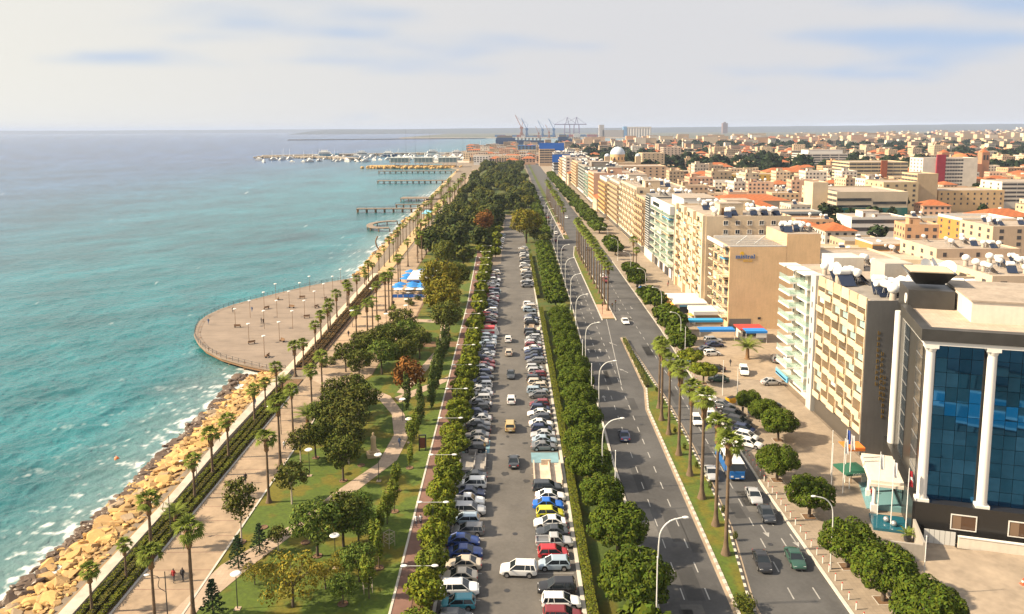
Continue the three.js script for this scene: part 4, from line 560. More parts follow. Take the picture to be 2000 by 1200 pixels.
// ---------------------------------------------------------------- rooftop water heaters
const tankGeo = (() => { const p = []; for (let i = 0; i <= 6; i++) p.push(new THREE.Vector2(0.52 * Math.sin(i / 6 * Math.PI / 2), -0.25 * Math.cos(i / 6 * Math.PI / 2) - 0.6)); for (let i = 0; i <= 6; i++) p.push(new THREE.Vector2(0.52 * Math.cos(i / 6 * Math.PI / 2), 0.25 * Math.sin(i / 6 * Math.PI / 2) + 0.6)); return new THREE.LatheGeometry(p, 10).rotateZ(Math.PI / 2).translate(0, 1.75, 0); })();
const ballGeo = new THREE.SphereGeometry(0.72, 14, 10).scale(1, 0.9, 1).translate(0, 1.5, 0);
const tankProto = (() => { const t = thing('water_heater', '', 'water tank'); mesh('tank', tankGeo, mat.tank, t); mesh('stand', merge([bar([-0.5, 0, 0.25], [-0.5, 1.3, 0], 0.04), bar([0.5, 0, 0.25], [0.5, 1.3, 0], 0.04), bar([-0.5, 0, -0.3], [-0.5, 1.3, 0], 0.04), bar([0.5, 0, -0.3], [0.5, 1.3, 0], 0.04)]), mat.steel, t); const g = box(-0.95, 0.95, -0.05, 0.05, -0.95, 0.95); g.rotateX(0.75); g.translate(0, 0.75, 0.95); mesh('solar_panel', g, mat.panel, t); return t; })();
const ballProto = (() => { const t = thing('round_tank', '', 'water tank'); mesh('tank', ballGeo, mat.tank, t); mesh('base', cyl(0.45, 0.4, 0.95, 0, 0, 0, 8), mat.seawall, t); return t; })();
let tankUsed = false, ballUsed = false;
function putTank(x, y, z, turn, label, group, s = 1, ball) {
  const p = ball ? ballProto : tankProto; if (ball ? !ballUsed : !tankUsed) { if (ball) ballUsed = true; else tankUsed = true; p.position.set(x, y, z); p.rotation.y = turn; p.scale.setScalar(s); p.userData.label = label; p.userData.group = group; return; }
  dup(p, x, y, z, turn, label, group, s);
}
function tanks(x0, x1, z0, z1, y, n, where, seed, ballShare = 0.3, s = 1) { const rr = rngOf(seed), taken2 = []; for (let i = 0; i < n; i++) { let x, z, tr = 0; do { x = x0 + (x1 - x0) * rr(); z = z0 + (z1 - z0) * rr(); } while (taken2.some(([a, b]) => Math.hypot(a - x, b - z) < 1.25 * s) && tr++ < 20); taken2.push([x, z]); const ball = rr() < ballShare; putTank(x, y, z, (rr() - 0.5) * 0.5 + Math.floor(rr() * 2) * 1.57, `${ball ? 'round white water tank' : 'white solar water heater'} on the roof of ${where}`, `${ball ? 'round tanks' : 'water heaters'} on ${where}`, s * (0.9 + 0.25 * rr()), ball); } }

let PANEL; const plantM = M(0.05, 0.09, 0.02, 0.9); const curtainM = M(0.45, 0.4, 0.33, 0.7), townGlass = M(0.07, 0.07, 0.075, 0.2), hexa2 = (x) => merge([box(x + 0.1, x + 1.1, 0.95, 2.75, 0.931, 0.945)]);
// ---------------------------------------------------------------- black office with blue mirror glass
const beige = MW(0.70, 0.53, 0.36), cream = MW(0.76, 0.64, 0.48), offWhite = MW(0.80, 0.76, 0.70), peach = MW(0.88, 0.63, 0.38), pink = MW(0.72, 0.48, 0.36), tan = MW(0.60, 0.45, 0.29), stone = MW(0.62, 0.50, 0.36), greyW = MW(0.42, 0.40, 0.38);
const font = await new FontLoader().loadAsync('fonts/droid/droid_serif_bold.typeface.json'), fontS = await new FontLoader().loadAsync('fonts/droid/droid_sans_bold.typeface.json');
const textGeo = (s, size, depth, f = font) => { const g = new TextGeometry(s, { font: f, size, depth, curveSegments: 4 }); g.computeBoundingBox(); g.translate(-(g.boundingBox.max.x + g.boundingBox.min.x) / 2, 0, 0); return g; };
{
  const black = M(0.022, 0.021, 0.02, 0.28), blackMatt = M(0.05, 0.048, 0.045, 0.4, { map: T.stain }), mirror = [0, 1, 2].map((i) => M(0.014 + 0.006 * i, 0.085 + 0.018 * i, 0.20 + 0.04 * i, 0.03, { metalness: 0.95 }));
  const t = thing('office_building', 'black stone office with blue mirror glass and white columns', 'building', 53.6, 1.0, -98.4, -0.29);
  const Wd = 40, Dp = 22;
  mesh('plinth', box(-0.7, Wd, -1.3, 4.0, -Dp, 0.9), black, t);
  mesh('wall', box(0.25, Wd, 4.0, 26.0, -Dp, -0.7), black, t);
  mesh('entablature', merge([box(-0.5, Wd, 25.2, 25.75, -0.69, 0.75), box(-0.5, 0.24, 25.2, 25.75, -Dp * 0.62, -0.69)]), mat.white, t);
  mesh('cornice', merge([box(-0.9, Wd, 25.75, 27.3, -0.4, 1.0), box(-0.9, 0.3, 25.75, 27.3, -Dp * 0.62, -0.4)]), blackMatt, t);
  mesh('roof_terrace', box(0.3, Wd, 26.0, 26.7, -Dp, -0.4), M(0.52, 0.42, 0.33, 0.9, { map: T.paving }), t);
  // columns and panes of the camera-facing wall
  const colG = merge([cyl(0.62, 0.55, 20.4, 0, 4.35, 0, 20), box(-0.8, 0.8, 4.0, 4.36, -0.68, 0.75), box(-0.8, 0.8, 24.75, 25.19, -0.68, 0.72), cyl(0.58, 0.78, 0.5, 0, 24.25, 0, 20)]);
  for (let c = 0; c < 5; c++) {
    const cx = 0.45 + c * 7.05; const o = mesh('column', colG, mat.white, t); o.position.set(cx, 0, 0.05);
    for (let i = 0; i < 4; i++) for (let j = 0; j < 11; j++) { const w = (7.05 - 1.5) / 4, x = cx + 0.75 + w * (i + 0.5), y = 4.0 + (25.2 - 4.0) / 11 * (j + 0.5); const q = mesh('glass_panel', PANEL ??= new THREE.BoxGeometry(w - 0.05, 21.2 / 11 - 0.05, 0.04), mirror[Math.floor(hash2(i + c * 4, j, 3) * 3)], t); q.position.set(x, y, -0.55); q.rotation.set((hash2(i + c * 4, j, 7) - 0.5) * 0.035, (hash2(i + c * 4, j, 8) - 0.5) * 0.05, 0); }
  }
  // plinth windows, sea-facing wall: column, dark panes in a grid
  for (let c = 0; c < 4; c++) { const x = 4 + c * 6.6, o = mesh('plinth_window', box(x, x + 2.8, 0.7, 2.8, 0.9, 0.93), M(0.09, 0.05, 0.03, 0.1), t); mesh('frame', merge([box(x - 0.12, x, 0.8, 2.92, 0.9, 1.0), box(x + 2.8, x + 2.92, 0.8, 2.92, 0.9, 1.0), box(x, x + 2.8, 0.8, 0.9, 0.9, 1.0), box(x, x + 2.8, 2.8, 2.92, 0.9, 1.0)]), mat.white, o); mesh('curtain', hexa2(x), M(0.2, 0.13, 0.08, 0.8), o); }
  for (const s of [3.2, 12.2]) for (let j = 0; j < 9; j++) for (let i = 0; i < 2; i++) { const o = mesh('dark_pane', fb('W', s + i * 1.9, s + i * 1.9 + 1.82, 4.4 + j * 2.25, 6.55 + j * 2.25, -0.24, -0.2), mat.glass, t); mesh('mullion', fb('W', s + i * 1.9, s + i * 1.9 + 1.82, 6.56 + j * 2.25, 6.63 + j * 2.25, -0.24, -0.14), mat.steel, o); }
  mesh('column', cyl(0.6, 0.55, 21, 0, 4.0, 0, 18), mat.white, t).position.set(0.0, 0, -19.6);
  // corner tower with a clock and a tray roof
  mesh('tower', box(0.1, 6.2, 26.0, 29.4, -21.2, -14.2), blackMatt, t); mesh('tower_tray', (() => { const g = new THREE.CylinderGeometry(4.5, 2.6, 1.9, 4, 1).rotateY(Math.PI / 4); g.translate(3.2, 31.0, -17.6); return uvm(g); })(), black, t); mesh('tray_top', box(0.4, 6.0, 31.96, 32.1, -20.4, -14.8), cream, t);
  const cl = mesh('clock', cyl(0.75, 0.75, 0.1, 0, 0, 0, 24).rotateZ(Math.PI / 2).translate(0.1, 27.9, -15.6), mat.white, t); mesh('clock_hand', merge([box(-0.04, -0.01, 27.87, 28.4, -15.63, -15.57), box(-0.045, -0.012, 27.86, 27.93, -15.6, -15.2)]), mat.dark, cl);
  // white penthouse
  const ph = mesh('penthouse', box(6.6, 40, 26.7, 29.6, -21.5, -7), offWhite, t); mesh('penthouse_roof', box(6.4, 40.1, 29.6, 29.8, -21.7, -6.8), mat.roofFlat, ph); mesh('penthouse_door', box(14.2, 15.3, 26.75, 29.0, -7, -6.94), mat.wood, ph);
  mesh('penthouse_wing', box(17.5, 30, 26.7, 28.4, -6.9, -5.4), offWhite, t);
  // entrance canopy, steps and pool on the sea side
  mesh('canopy', box(-5.0, -0.75, 3.5, 3.9, -14.2, -4.6), offWhite, t); mesh('canopy_edge', merge([box(-5.1, -0.8, 3.1, 3.49, -4.7, -4.35), box(-5.1, -4.75, 3.1, 3.49, -14.2, -4.75)]), offWhite, t);
  for (const z of [-5, -9.6, -14.2]) mesh('canopy_column', merge([cyl(0.3, 0.26, 4.0, -4.4, -0.86, z, 12), box(-4.8, -4.0, -0.86, 0.3, z - 0.4, z + 0.4)]), mat.white, t);
  for (let k = 0; k < 5; k++) mesh('entrance_step', box(-5.2 + k * 0.4, -0.72, -0.86 + k * 0.15, -0.715 + k * 0.15, -14.2, -5.6), M(0.15, 0.3, 0.33, 0.3), t);
  mesh('glass_screen', fb('W', 5.6, 12.6, 0.9, 3.6, 0.72, 0.78), mat.glassTeal, t);
  const pl = mesh('fountain_pool', box(-5.2, -0.8, -0.86, -0.5, -3.6, 0.6), M(0.015, 0.10, 0.14, 0.08), t); for (const [x, z] of [[-3.3, -1.6], [-2.5, -0.6]]) mesh('fountain_ball', new THREE.SphereGeometry(0.4, 14, 10).translate(x, -0.15, z), mat.steel, pl);
  // low walls and gate before the office
  const w2 = thing('boundary_wall', 'white low boundary wall before the black office', 'wall', 53.6, 0, -98.4, -0.29); mesh('wall', box(4.6, 40, 0, 1.5, 2.0, 2.3), offWhite, w2); mesh('coping', box(4.55, 40, 1.5, 1.6, 1.92, 2.38), mat.white, w2);
  const gate = thing('metal_gate', 'grey slatted gate beside the white boundary wall', 'gate', 53.6, 0, -98.4, -0.29); for (let k = 0; k < 6; k++) mesh('slat', box(0.6 + k * 0.62, 1.17 + k * 0.62, 0.15, 2.0, 2.1, 2.16), mat.poleGrey, gate);
  const pil = thing('entrance_wall', 'angled grey wall with a small round emblem at the office drive', 'wall', 53.6, 0, -98.4, -0.29); mesh('wall', box(-0.55, -0.25, 0, 2.6, 1.0, 7.2), greyW, pil); mesh('return_wall', box(-4.2, -0.56, 0, 2.2, 6.9, 7.2), greyW, pil); mesh('emblem', cyl(0.4, 0.4, 0.06, 0, 0, 0, 18).rotateZ(Math.PI / 2).translate(-0.22, 1.6, 6.2), mat.white, pil);
}

// ---------------------------------------------------------------- beige balcony block with a grey end wall
{
  const t = thing('apartment_block', 'beige apartment block with staggered balconies and a dark grey end wall', 'building', 57.4, 0, -123.9);
  const D = 20, H = 25.6, W = 22, fl = 8, fh = (H - 3.6) / fl, nb = 6, bw = D / nb, gm = M(0.19, 0.185, 0.18, 0.35, { map: T.wall });
  mesh('wall', box(1.6, W, -0.3, H, -D, -0.3), cream, t);
  mesh('end_wall', box(0, W, -0.3, H + 0.5, -0.29, 0), gm, t);
  mesh('roof', box(1.6, W, H + 0.005, H + 0.1, -D, -0.3), mat.roofGrey, t);
  mesh('ground_floor', box(0.2, 1.59, -0.2, 3.4, -D, -0.3), M(0.08, 0.07, 0.06, 0.4), t);
  // gold vertical lettering, too small to read
  const gold = M(0.38, 0.24, 0.05, 0.4, { metalness: 0.6 });
  for (const [x, y1, n] of [[2.0, 20.5, 10], [2.75, 17.0, 9], [3.3, 13.0, 8]]) for (let k = 0; k < n; k++) { const y = y1 - k * 0.95; mesh('gold_letter', merge([box(x - 0.05, x + 0.05, y, y + 0.6, 0, 0.05), box(x + 0.05, x + 0.28, y + (k % 3) * 0.22, y + (k % 3) * 0.22 + 0.1, 0, 0.05), box(x + 0.24, x + 0.32, y + 0.1, y + 0.5, 0.001, 0.05)]), gold, t); }
  for (let f = 0; f <= fl; f++) { const y = 3.5 + f * fh; mesh('floor_slab', box(0.25, 1.59, y - 0.12, y + 0.08, -D, -0.3), cream, t); }
  for (let b = 0; b <= nb; b++) mesh('fin', box(-0.16, 1.58, 3.6, H + 0.0, -b * bw - 0.09, -b * bw + (b ? 0.09 : -0.3)), cream, t);
  for (let f = 0; f < fl; f++) for (let b = 0; b < nb; b++) {
    const y = 3.58 + f * fh, z = -bw * (b + 0.5), alt = (f + b) % 2, o = mesh('balcony', merge([box(alt ? -0.42 : -0.06, alt ? -0.3 : 0.06, y - 0.15, y + 0.95, z - bw * 0.47, z + bw * 0.43), box(alt ? -0.3 : 0.06, 0.24, y - 0.15, y - 0.02, z - bw * 0.47, z + bw * 0.43)]), f === fl - 1 && false ? cream : cream, t);
    mesh('cheek', box(alt ? -0.41 : -0.05, 0.75, y - 0.1, y + 0.93, z - bw * 0.495, z - bw * 0.472), cream, o);
    mesh('balcony_door', box(1.5, 1.59, y + 0.1, y + 2.2, z - bw * 0.33, z + bw * 0.33), [mat.glass, curtainM, curtainM, glassSet[2]][Math.floor(hash2(f, b, 6) * 4)], t);
    const r = hash2(f, b, 11);
    if (r < 0.2) mesh('glazing', box(0.3, 0.36, y + 1.06, y + fh - 0.25, z - bw * 0.40, z + bw * 0.38), M(0.30, 0.42, 0.42, 0.1), t);
    else if (r < 0.5) { const rl = mesh('railing', merge([box(0.12, 0.16, y + 1.35, y + 1.4, z - bw * 0.4, z + bw * 0.4), box(0.12, 0.16, y + 1.06, y + 1.35, z - 0.02, z + 0.02)]), mat.steel, o); }
    else if (r < 0.68) { mesh('air_conditioner', box(0.9, 1.3, y + 0.1, y + 0.8, z + bw * 0.1, z + bw * 0.35), mat.white, t); }
    else if (r < 0.8) mesh('awning', box(0.15, 0.3, y + 1.5, y + fh - 0.2, z - bw * 0.38, z + bw * 0.2), pick([offWhite, cream, tan]), t);
  }
  for (let b = 0; b < nb; b++) { const z = -bw * (b + 0.5); mesh('roof_panel', box(-0.1, 0.15, H - 1.0, H + 0.9, z - bw * 0.46, z + bw * 0.44), b % 2 ? beige : cream, t); }
  mesh('stair_tower', box(9, 14, H + 0.1, H + 4.2, -19, -13.5), MW(0.55, 0.53, 0.5), t); mesh('plant_room', box(14.01, 21, H + 0.1, H + 3.2, -18.4, -14), MW(0.46, 0.45, 0.45), t);
  mesh('shed', box(7.2, 10.2, H + 0.1, H + 1.6, -9.4, -7.6), MW(0.5, 0.4, 0.3), t); mesh('shed_roof', box(7, 10.4, H + 1.6, H + 1.75, -9.6, -7.4), mat.red, t);
  tanks(59.6, 63.5, -139, -143.2, H + 0.1, 7, 'the beige balcony block by its back edge', 31, 0.1, 1.25);
  tanks(62, 69.5, -125.5, -133.5, H + 0.1, 21, 'the beige balcony block above its grey wall', 32, 0.45, 1.25);
  tanks(70.5, 78.5, -124.8, -131, H + 0.1, 10, 'the beige balcony block at its landward end', 33, 0.4, 1.2);
  for (const [x, z, r] of [[73.5, -137, 0.4], [76, -134.5, -0.9], [75.4, -138, 0.9]]) { const d = thing('satellite_dish', r > 0.5 ? 'white dish tilted away behind the roof tanks' : r > 0 ? 'large white satellite dish facing the boulevard' : 'white satellite dish seen nearly edge on', 'satellite dish', x, H + 2.4, z, r); const pr = []; for (let i = 0; i <= 8; i++) pr.push(new THREE.Vector2(1.5 * i / 8, 0.35 * (i / 8) ** 2)); mesh('bowl', new THREE.LatheGeometry(pr, 24).rotateX(1.1).translate(0, 1.3, 0), mat.tank, d); mesh('mast', cyl(0.08, 0.08, 3.6, 0, -2.3, 0, 8), mat.steel, d); mesh('feed_arm', bar([0, 1.3, 0], [0, 1.9, 1.0], 0.04), mat.steel, d); }
  block('roof_house', 'beige low roof house behind the dishes', { x: 71, y: 25.6, z: -131.5, w: 8, d: 9, h: 2.3, fl: 1, m: stone, cat: 'building' });
}
// ---------------------------------------------------------------- white block with glass balconies
{
  const t = thing('apartment_block', 'white apartment block with green glass balcony fronts', 'building', 57.4, 0, -144.2); const D = 16.4, H = 25.6, fl = 9, fh = (H - 3) / fl;
  mesh('wall', box(1.2, 20, -0.3, H, -D, 0), offWhite, t); mesh('roof', box(1.2, 20, H + 0.005, H + 0.1, -D, 0), mat.roofFlat, t);
  mesh('blade_wall', box(-0.5, 1.19, -0.2, H + 0.8, -2.4, -0.02), MW(0.60, 0.62, 0.64), t);
  for (let j = 0; j < 7; j++) mesh('slot_window', box(-0.53, -0.5, 5 + j * 3, 6.1 + j * 3, -1.5, -1.1), mat.glass, t);
  for (let f = 0; f < fl; f++) for (const [z0, z1, o] of [[-2.6, -8.6, 0.9], [-9.2, -16.2, 1.9]]) {
    const y = 3 + f * fh, b = mesh('balcony', slab([[-o, z0 - 0.4], [1.18, z0 - 0.1], [1.18, z1], [-o, z1 + 0.2]], y - 0.2, y + 0.14), mat.white, t);
    mesh('glass_rail', merge([box(-o + 0.04, -o + 0.08, y + 0.15, y + 1.15, z1 + 0.3, z0 - 0.5), box(-o + 0.08, 1.1, y + 0.13, y + 1.1, z0 - 0.5, z0 - 0.46)]), mat.rail, b);
    mesh('sliding_door', box(1.12, 1.19, y + 0.15, y + 2.25, z1 + 0.6, z0 - 0.6), glassSet[Math.floor(hash2(f, -Math.round(z0), 3) * 3.6)], t); mesh('divider', box(0.1, 1.1, y + 0.13, y + fh - 0.16, z0 - 3.1, z0 - 3.0), offWhite, t);
    const r = hash2(f, Math.round(-z0), 77); if (r < 0.5) mesh('awning', box(0.2, 1.1, y + 1.9, y + 2.0, z1 + 1, z0 - 3.4), pick([tan, mat.blueLight, cream]), t);
  }
  mesh('roof_pergola', merge([box(-1.6, 1.6, H + 0.2, H + 0.45, -7, -2.6), box(-1.8, 1.6, H + 0.2, H + 0.45, -12, -7.8), box(-1.9, 1.6, H + 0.2, H + 0.45, -16.3, -12.8)]), mat.white, t); mesh('sign_band', box(-1.9, -1.6, 2.6, 3.7, -15.9, -9), mat.blueLight, t);
  mesh('roof_house', box(6, 12, H + 0.1, H + 2.8, -14, -8), offWhite, t);
  tanks(60, 72, -147, -158, H + 0.1, 8, 'the glass balcony block', 34, 0.2, 1.15);
}
// ---------------------------------------------------------------- hotel with its sign
{
  const t = thing('hotel', 'peach hotel with a blank end wall and a blue painted name', 'building', 57.9, 0, -205.5); const H = 22.5, D = 17;
  mesh('wall', box(0, 15, -0.3, H, -D, 0), peach, t); mesh('tower', box(15.01, 24, -0.3, 25.8, -D, -0.02), peach, t);
  mesh('roof', box(0.2, 14.9, H + 0.005, H + 0.08, -D, -0.2), mat.roofGrey, t); mesh('parapet', merge([box(-1.6, 15, H + 0.06, H + 0.35, -0.25, 0.0), box(-1.9, -1.4, H - 0.2, H + 0.7, -D, -0.3), box(0, 15, H + 0.1, H + 0.8, -D, -D + 0.25)]), mat.white, t); mesh('tower_roof', box(15.1, 23.9, 25.805, 25.9, -D, -0.1), mat.roofFlat, t);
  mesh('terrace_rail', merge([...Array(12).keys()].map((i) => bar([0.5 + i * 1.2, H + 0.3, -0.6], [0.5 + i * 1.2, H + 1.6, -0.6], 0.04)).concat([bar([0.5, H + 1.6, -0.6], [14.5, H + 1.6, -0.6], 0.04), bar([0.5, H + 1.0, -0.6], [14.5, H + 1.0, -0.6], 0.04)])), mat.steel, t);
  for (const x of [2.2, 7]) mesh('pergola_beam', bar([x, H + 0.5, -2], [x + 3.4, H + 2.4, -4], 0.14), mat.poleGrey, t);
  facade(t, 'W', D, H, 7, { k: 'bal', n: 3, out: 1.6, rail: 'bar', y0: 3.2, fill: 0.8, m: cream }, true, peach);
  mesh('garage_door', box(0.3, 6.2, 0.3, 3.0, 0, 0.05), M(0.16, 0.14, 0.13, 0.6), t); mesh('vent', box(8, 8.8, 2.8, 3.4, 0, 0.06), mat.dark, t);
  const blueT = M(0.03, 0.13, 0.36, 0.6), yel = M(0.75, 0.45, 0.03, 0.6);
  const sg = mesh('sign', textGeo('mistral', 1.25, 0.08), blueT, t); sg.scale.set(0.82, 0.82, 1); sg.position.set(4.1, H - 3.1, 0.02); mesh('sign_sun', cyl(0.62, 0.62, 0.06, 0, 0, 0, 22).rotateX(Math.PI / 2).translate(-1.05, 1.65, 0), yel, sg);
  mesh('sign_wave', merge([...Array(14).keys()].map((i) => box(-2.4 + i * 0.36, -2.05 + i * 0.36, -0.42 + 0.14 * Math.sin(i * 0.75) - 0.01 * (i % 2), -0.32 + 0.14 * Math.sin(i * 0.75), 0, 0.05))), yel, sg); const s2 = mesh('sign_line', textGeo('hotel apts', 0.42, 0.05), yel, sg); s2.position.set(0.9, -1.05, 0);
  tanks(73.5, 81, -209, -214, 25.9, 8, 'the peach hotel tower', 35, 0, 1.1);
}
// ---------------------------------------------------------------- the row along the boulevard
{
  const bal = (n, o = {}) => ({ k: 'bal', n, out: 1.3, rail: 'solid', ...o }), win = (n, o = {}) => ({ k: 'win', n, ...o });
  const b5 = block('apartment_block', 'tall cream block with balcony stacks behind the peach hotel', { x: 57, z: -228, w: 25, d: 39, h: 27.6, fl: 9, m: cream, near: true, W: bal(6, { fill: 0.62, alt: true }), S: win(6, { ww: 1.4, wh: 1.3, skip: 4, a: 4 }), ph: [[6, 13, 8, 14, 3.4], [12, 20, 22, 30, 3]] });
  for (const z of [0.2, 12.6, 25.4, 37.4]) mesh('pier', fb('W', z, z + 1.5, 0, 28.4, 0, 1.0), cream, b5);
  tanks(59, 80, -229.5, -236, 27.7, 16, 'the tall cream block along its front', 36, 0.3, 1.1); tanks(60, 78, -246, -264, 27.7, 16, 'the tall cream block along its back', 37, 0.3, 1.1);
  const b6 = block('apartment_block', 'white modern block with long glass-fronted balconies', { x: 57, z: -273, w: 24, d: 38, h: 25.4, fl: 7, m: offWhite, near: true, W: bal(3, { rail: 'glass', out: 1.9, fill: 0.97, y0: 5 }), S: win(4, { a: 8 }), ph: [[4, 16, 4, 24, 3.6, mat.white]] });
  mesh('crown_band', fb('W', 0, 38, 23.6, 26.6, 0, 1.6), mat.white, b6); mesh('crown_window', fb('W', 20, 33, 24.2, 25.6, 1.6, 1.64), mat.glass, b6); mesh('shop_front', fb('W', 1, 37, 0.2, 4.2, 0.02, 0.08), M(0.1, 0.09, 0.1, 0.2), b6);
  for (let i = 0; i < 6; i++) mesh('shop_frame', fb('W', 3 + i * 5.6, 6.6 + i * 5.6, 0.4, 3.8, 0.08, 0.2), i % 2 ? mat.dark : mat.white, b6);
  tanks(62, 76, -276, -306, 25.5, 18, 'the white modern block', 38, 0.3, 1.1);
  const gt = thing('glass_tower', 'dark glass facade with fine horizontal louvres', 'building', 56.6, 0, -311.6); mesh('wall', box(0.3, 20, -0.3, 26.5, -19, 0), M(0.10, 0.11, 0.12, 0.3), gt); mesh('glazing', box(0, 0.29, 4, 25.8, -18.5, -0.4), mat.glass, gt); mesh('roof', box(0.3, 20, 26.505, 26.6, -19, 0), mat.roofGrey, gt); for (let i = 0; i < 22; i++) mesh('louvre', box(-0.14, -0.01, 4.4 + i, 4.62 + i, -18.5, -9.6), mat.poleGrey, gt); for (let i = 0; i < 6; i++) mesh('glazing_bar', box(-0.1, -0.01, 4, 25.8, -1.2 - i * 1.5, -1.05 - i * 1.5), mat.steel, gt); mesh('ground_floor', box(-0.2, 0.28, 0, 3.9, -18.8, -0.1), offWhite, gt);
  tanks(60, 74, -314, -328, 26.6, 12, 'the dark glass facade block', 39, 0.3, 1.1);
  const row = [
    ['apartment_block', 'narrow tan block with a grey glazed corner beyond the dark glass', { x: 57, z: -334, w: 22, d: 24, h: 23.5, fl: 7, m: tan, W: bal(5), S: win(3), g: 1 }],
    ['apartment_block', 'cream block with stacked round balconies and laundry', { x: 57.4, z: -360, w: 23, d: 50, h: 26.2, fl: 8, m: cream, W: bal(11, { alt: true }), S: win(5, { skip: 2 }), ph: [[5, 12, 6, 14, 3]] }],
    ['apartment_block', 'pale block with a blank white end wall and brown balconies', { x: 57, z: -414, w: 26, d: 42, h: 24.8, fl: 8, m: MW(0.78, 0.70, 0.60), W: bal(10, { m: tan, fill: 0.9 }), S: win(2, { a: 2, b: 8 }), ph: [[6, 16, 8, 18, 4]] }],
    ['apartment_block', 'corner block with brown glazed bays and a white crown', { x: 56, z: -462, w: 22, d: 36, h: 22.5, fl: 7, m: tan, pm: mat.white, pk: 1.8, W: bal(8, { m: MW(0.66, 0.42, 0.18), fill: 0.95, out: 1.1 }), S: { k: 'strip', n: 3, a: 1, b: 11 } }],
    ['office_block', 'ochre banded office with a blank pink end wall', { x: 56.5, z: -540, w: 36, d: 38, h: 22.6, fl: 7, m: pink, W: { k: 'strip', n: 9, g: M(0.35, 0.2, 0.06, 0.2) }, ph: [[10, 20, 4, 12, 4]] }],
    ['apartment_block', 'white balcony block behind the ochre office', { x: 57, z: -582, w: 24, d: 28, h: 21, fl: 6, m: offWhite, W: bal(7, { rail: 'glass' }), S: win(4) }],
    ['office_block', 'blue grey glass office further along the boulevard', { x: 57, z: -614, w: 30, d: 60, h: 23.5, fl: 8, m: MW(0.34, 0.38, 0.38), W: { k: 'strip', n: 16 }, S: win(6), ph: [[6, 20, 5, 20, 4, mat.roofGrey]] }],
    ['apartment_block', 'beige block with a grid of balconies in the far row', { x: 57, z: -680, w: 26, d: 60, h: 24, fl: 8, m: beige, W: bal(14), S: win(6) }],
    ['house', 'old cream house with an orange roof on the boulevard', { x: 54, z: -745, w: 20, d: 22, h: 11, fl: 3, m: cream, roof: 'tile', W: win(5), S: win(5) }],
    ['apartment_block', 'tall white block at the far end of the boulevard', { x: 53, z: -770, w: 24, d: 50, h: 25.5, fl: 7, m: offWhite, W: { k: 'strip', n: 5, gap: 1.2 }, S: win(5, { ww: 2.4 }) }],
    ['apartment_block', 'beige block past the tall white one', { x: 54, z: -830, w: 30, d: 60, h: 21, fl: 6, m: beige, W: bal(12), S: win(5) }],
    ['office_block', 'glass office with a blue sign panel at the boulevard end', { x: 50, z: -930, w: 40, d: 40, h: 24, fl: 6, m: MW(0.4, 0.44, 0.5), W: { k: 'strip', n: 10 }, S: { k: 'strip', n: 6 } }],
    ['house', 'small cream house with an orange roof beside the brown corner block', { x: 55, z: -506, w: 16, d: 24, h: 8.5, fl: 2, m: cream, roof: 'tile', W: win(4), S: win(3) }],
  ];
  row.forEach(([n, l, o], i) => { block(n, l, { ...o, shop: i < 8 }); if (o.h > 15) tanks(o.x + 2, o.x + o.w - 2, o.z - 2, o.z - o.d + 2, o.h + 0.07, Math.round(o.w * o.d / 75), 'the ' + l.split(' ').slice(0, 4).join(' ').replace(/ (with|at|and|in|past|of|on|behind)$/, ''), 40 + i, 0.25, 1.15); });
  // awning over the ochre office's lower floor
  one('sign_panel', box(57, 92, 3, 8.5, -539.9, -539.5), mat.orange, 'orange panel low on the pink end wall', 'panel');
  one('billboard', box(48, 84, 14, 23, -929.9, -929.4), mat.blue, 'large blue panel on the far glass office', 'billboard');
}
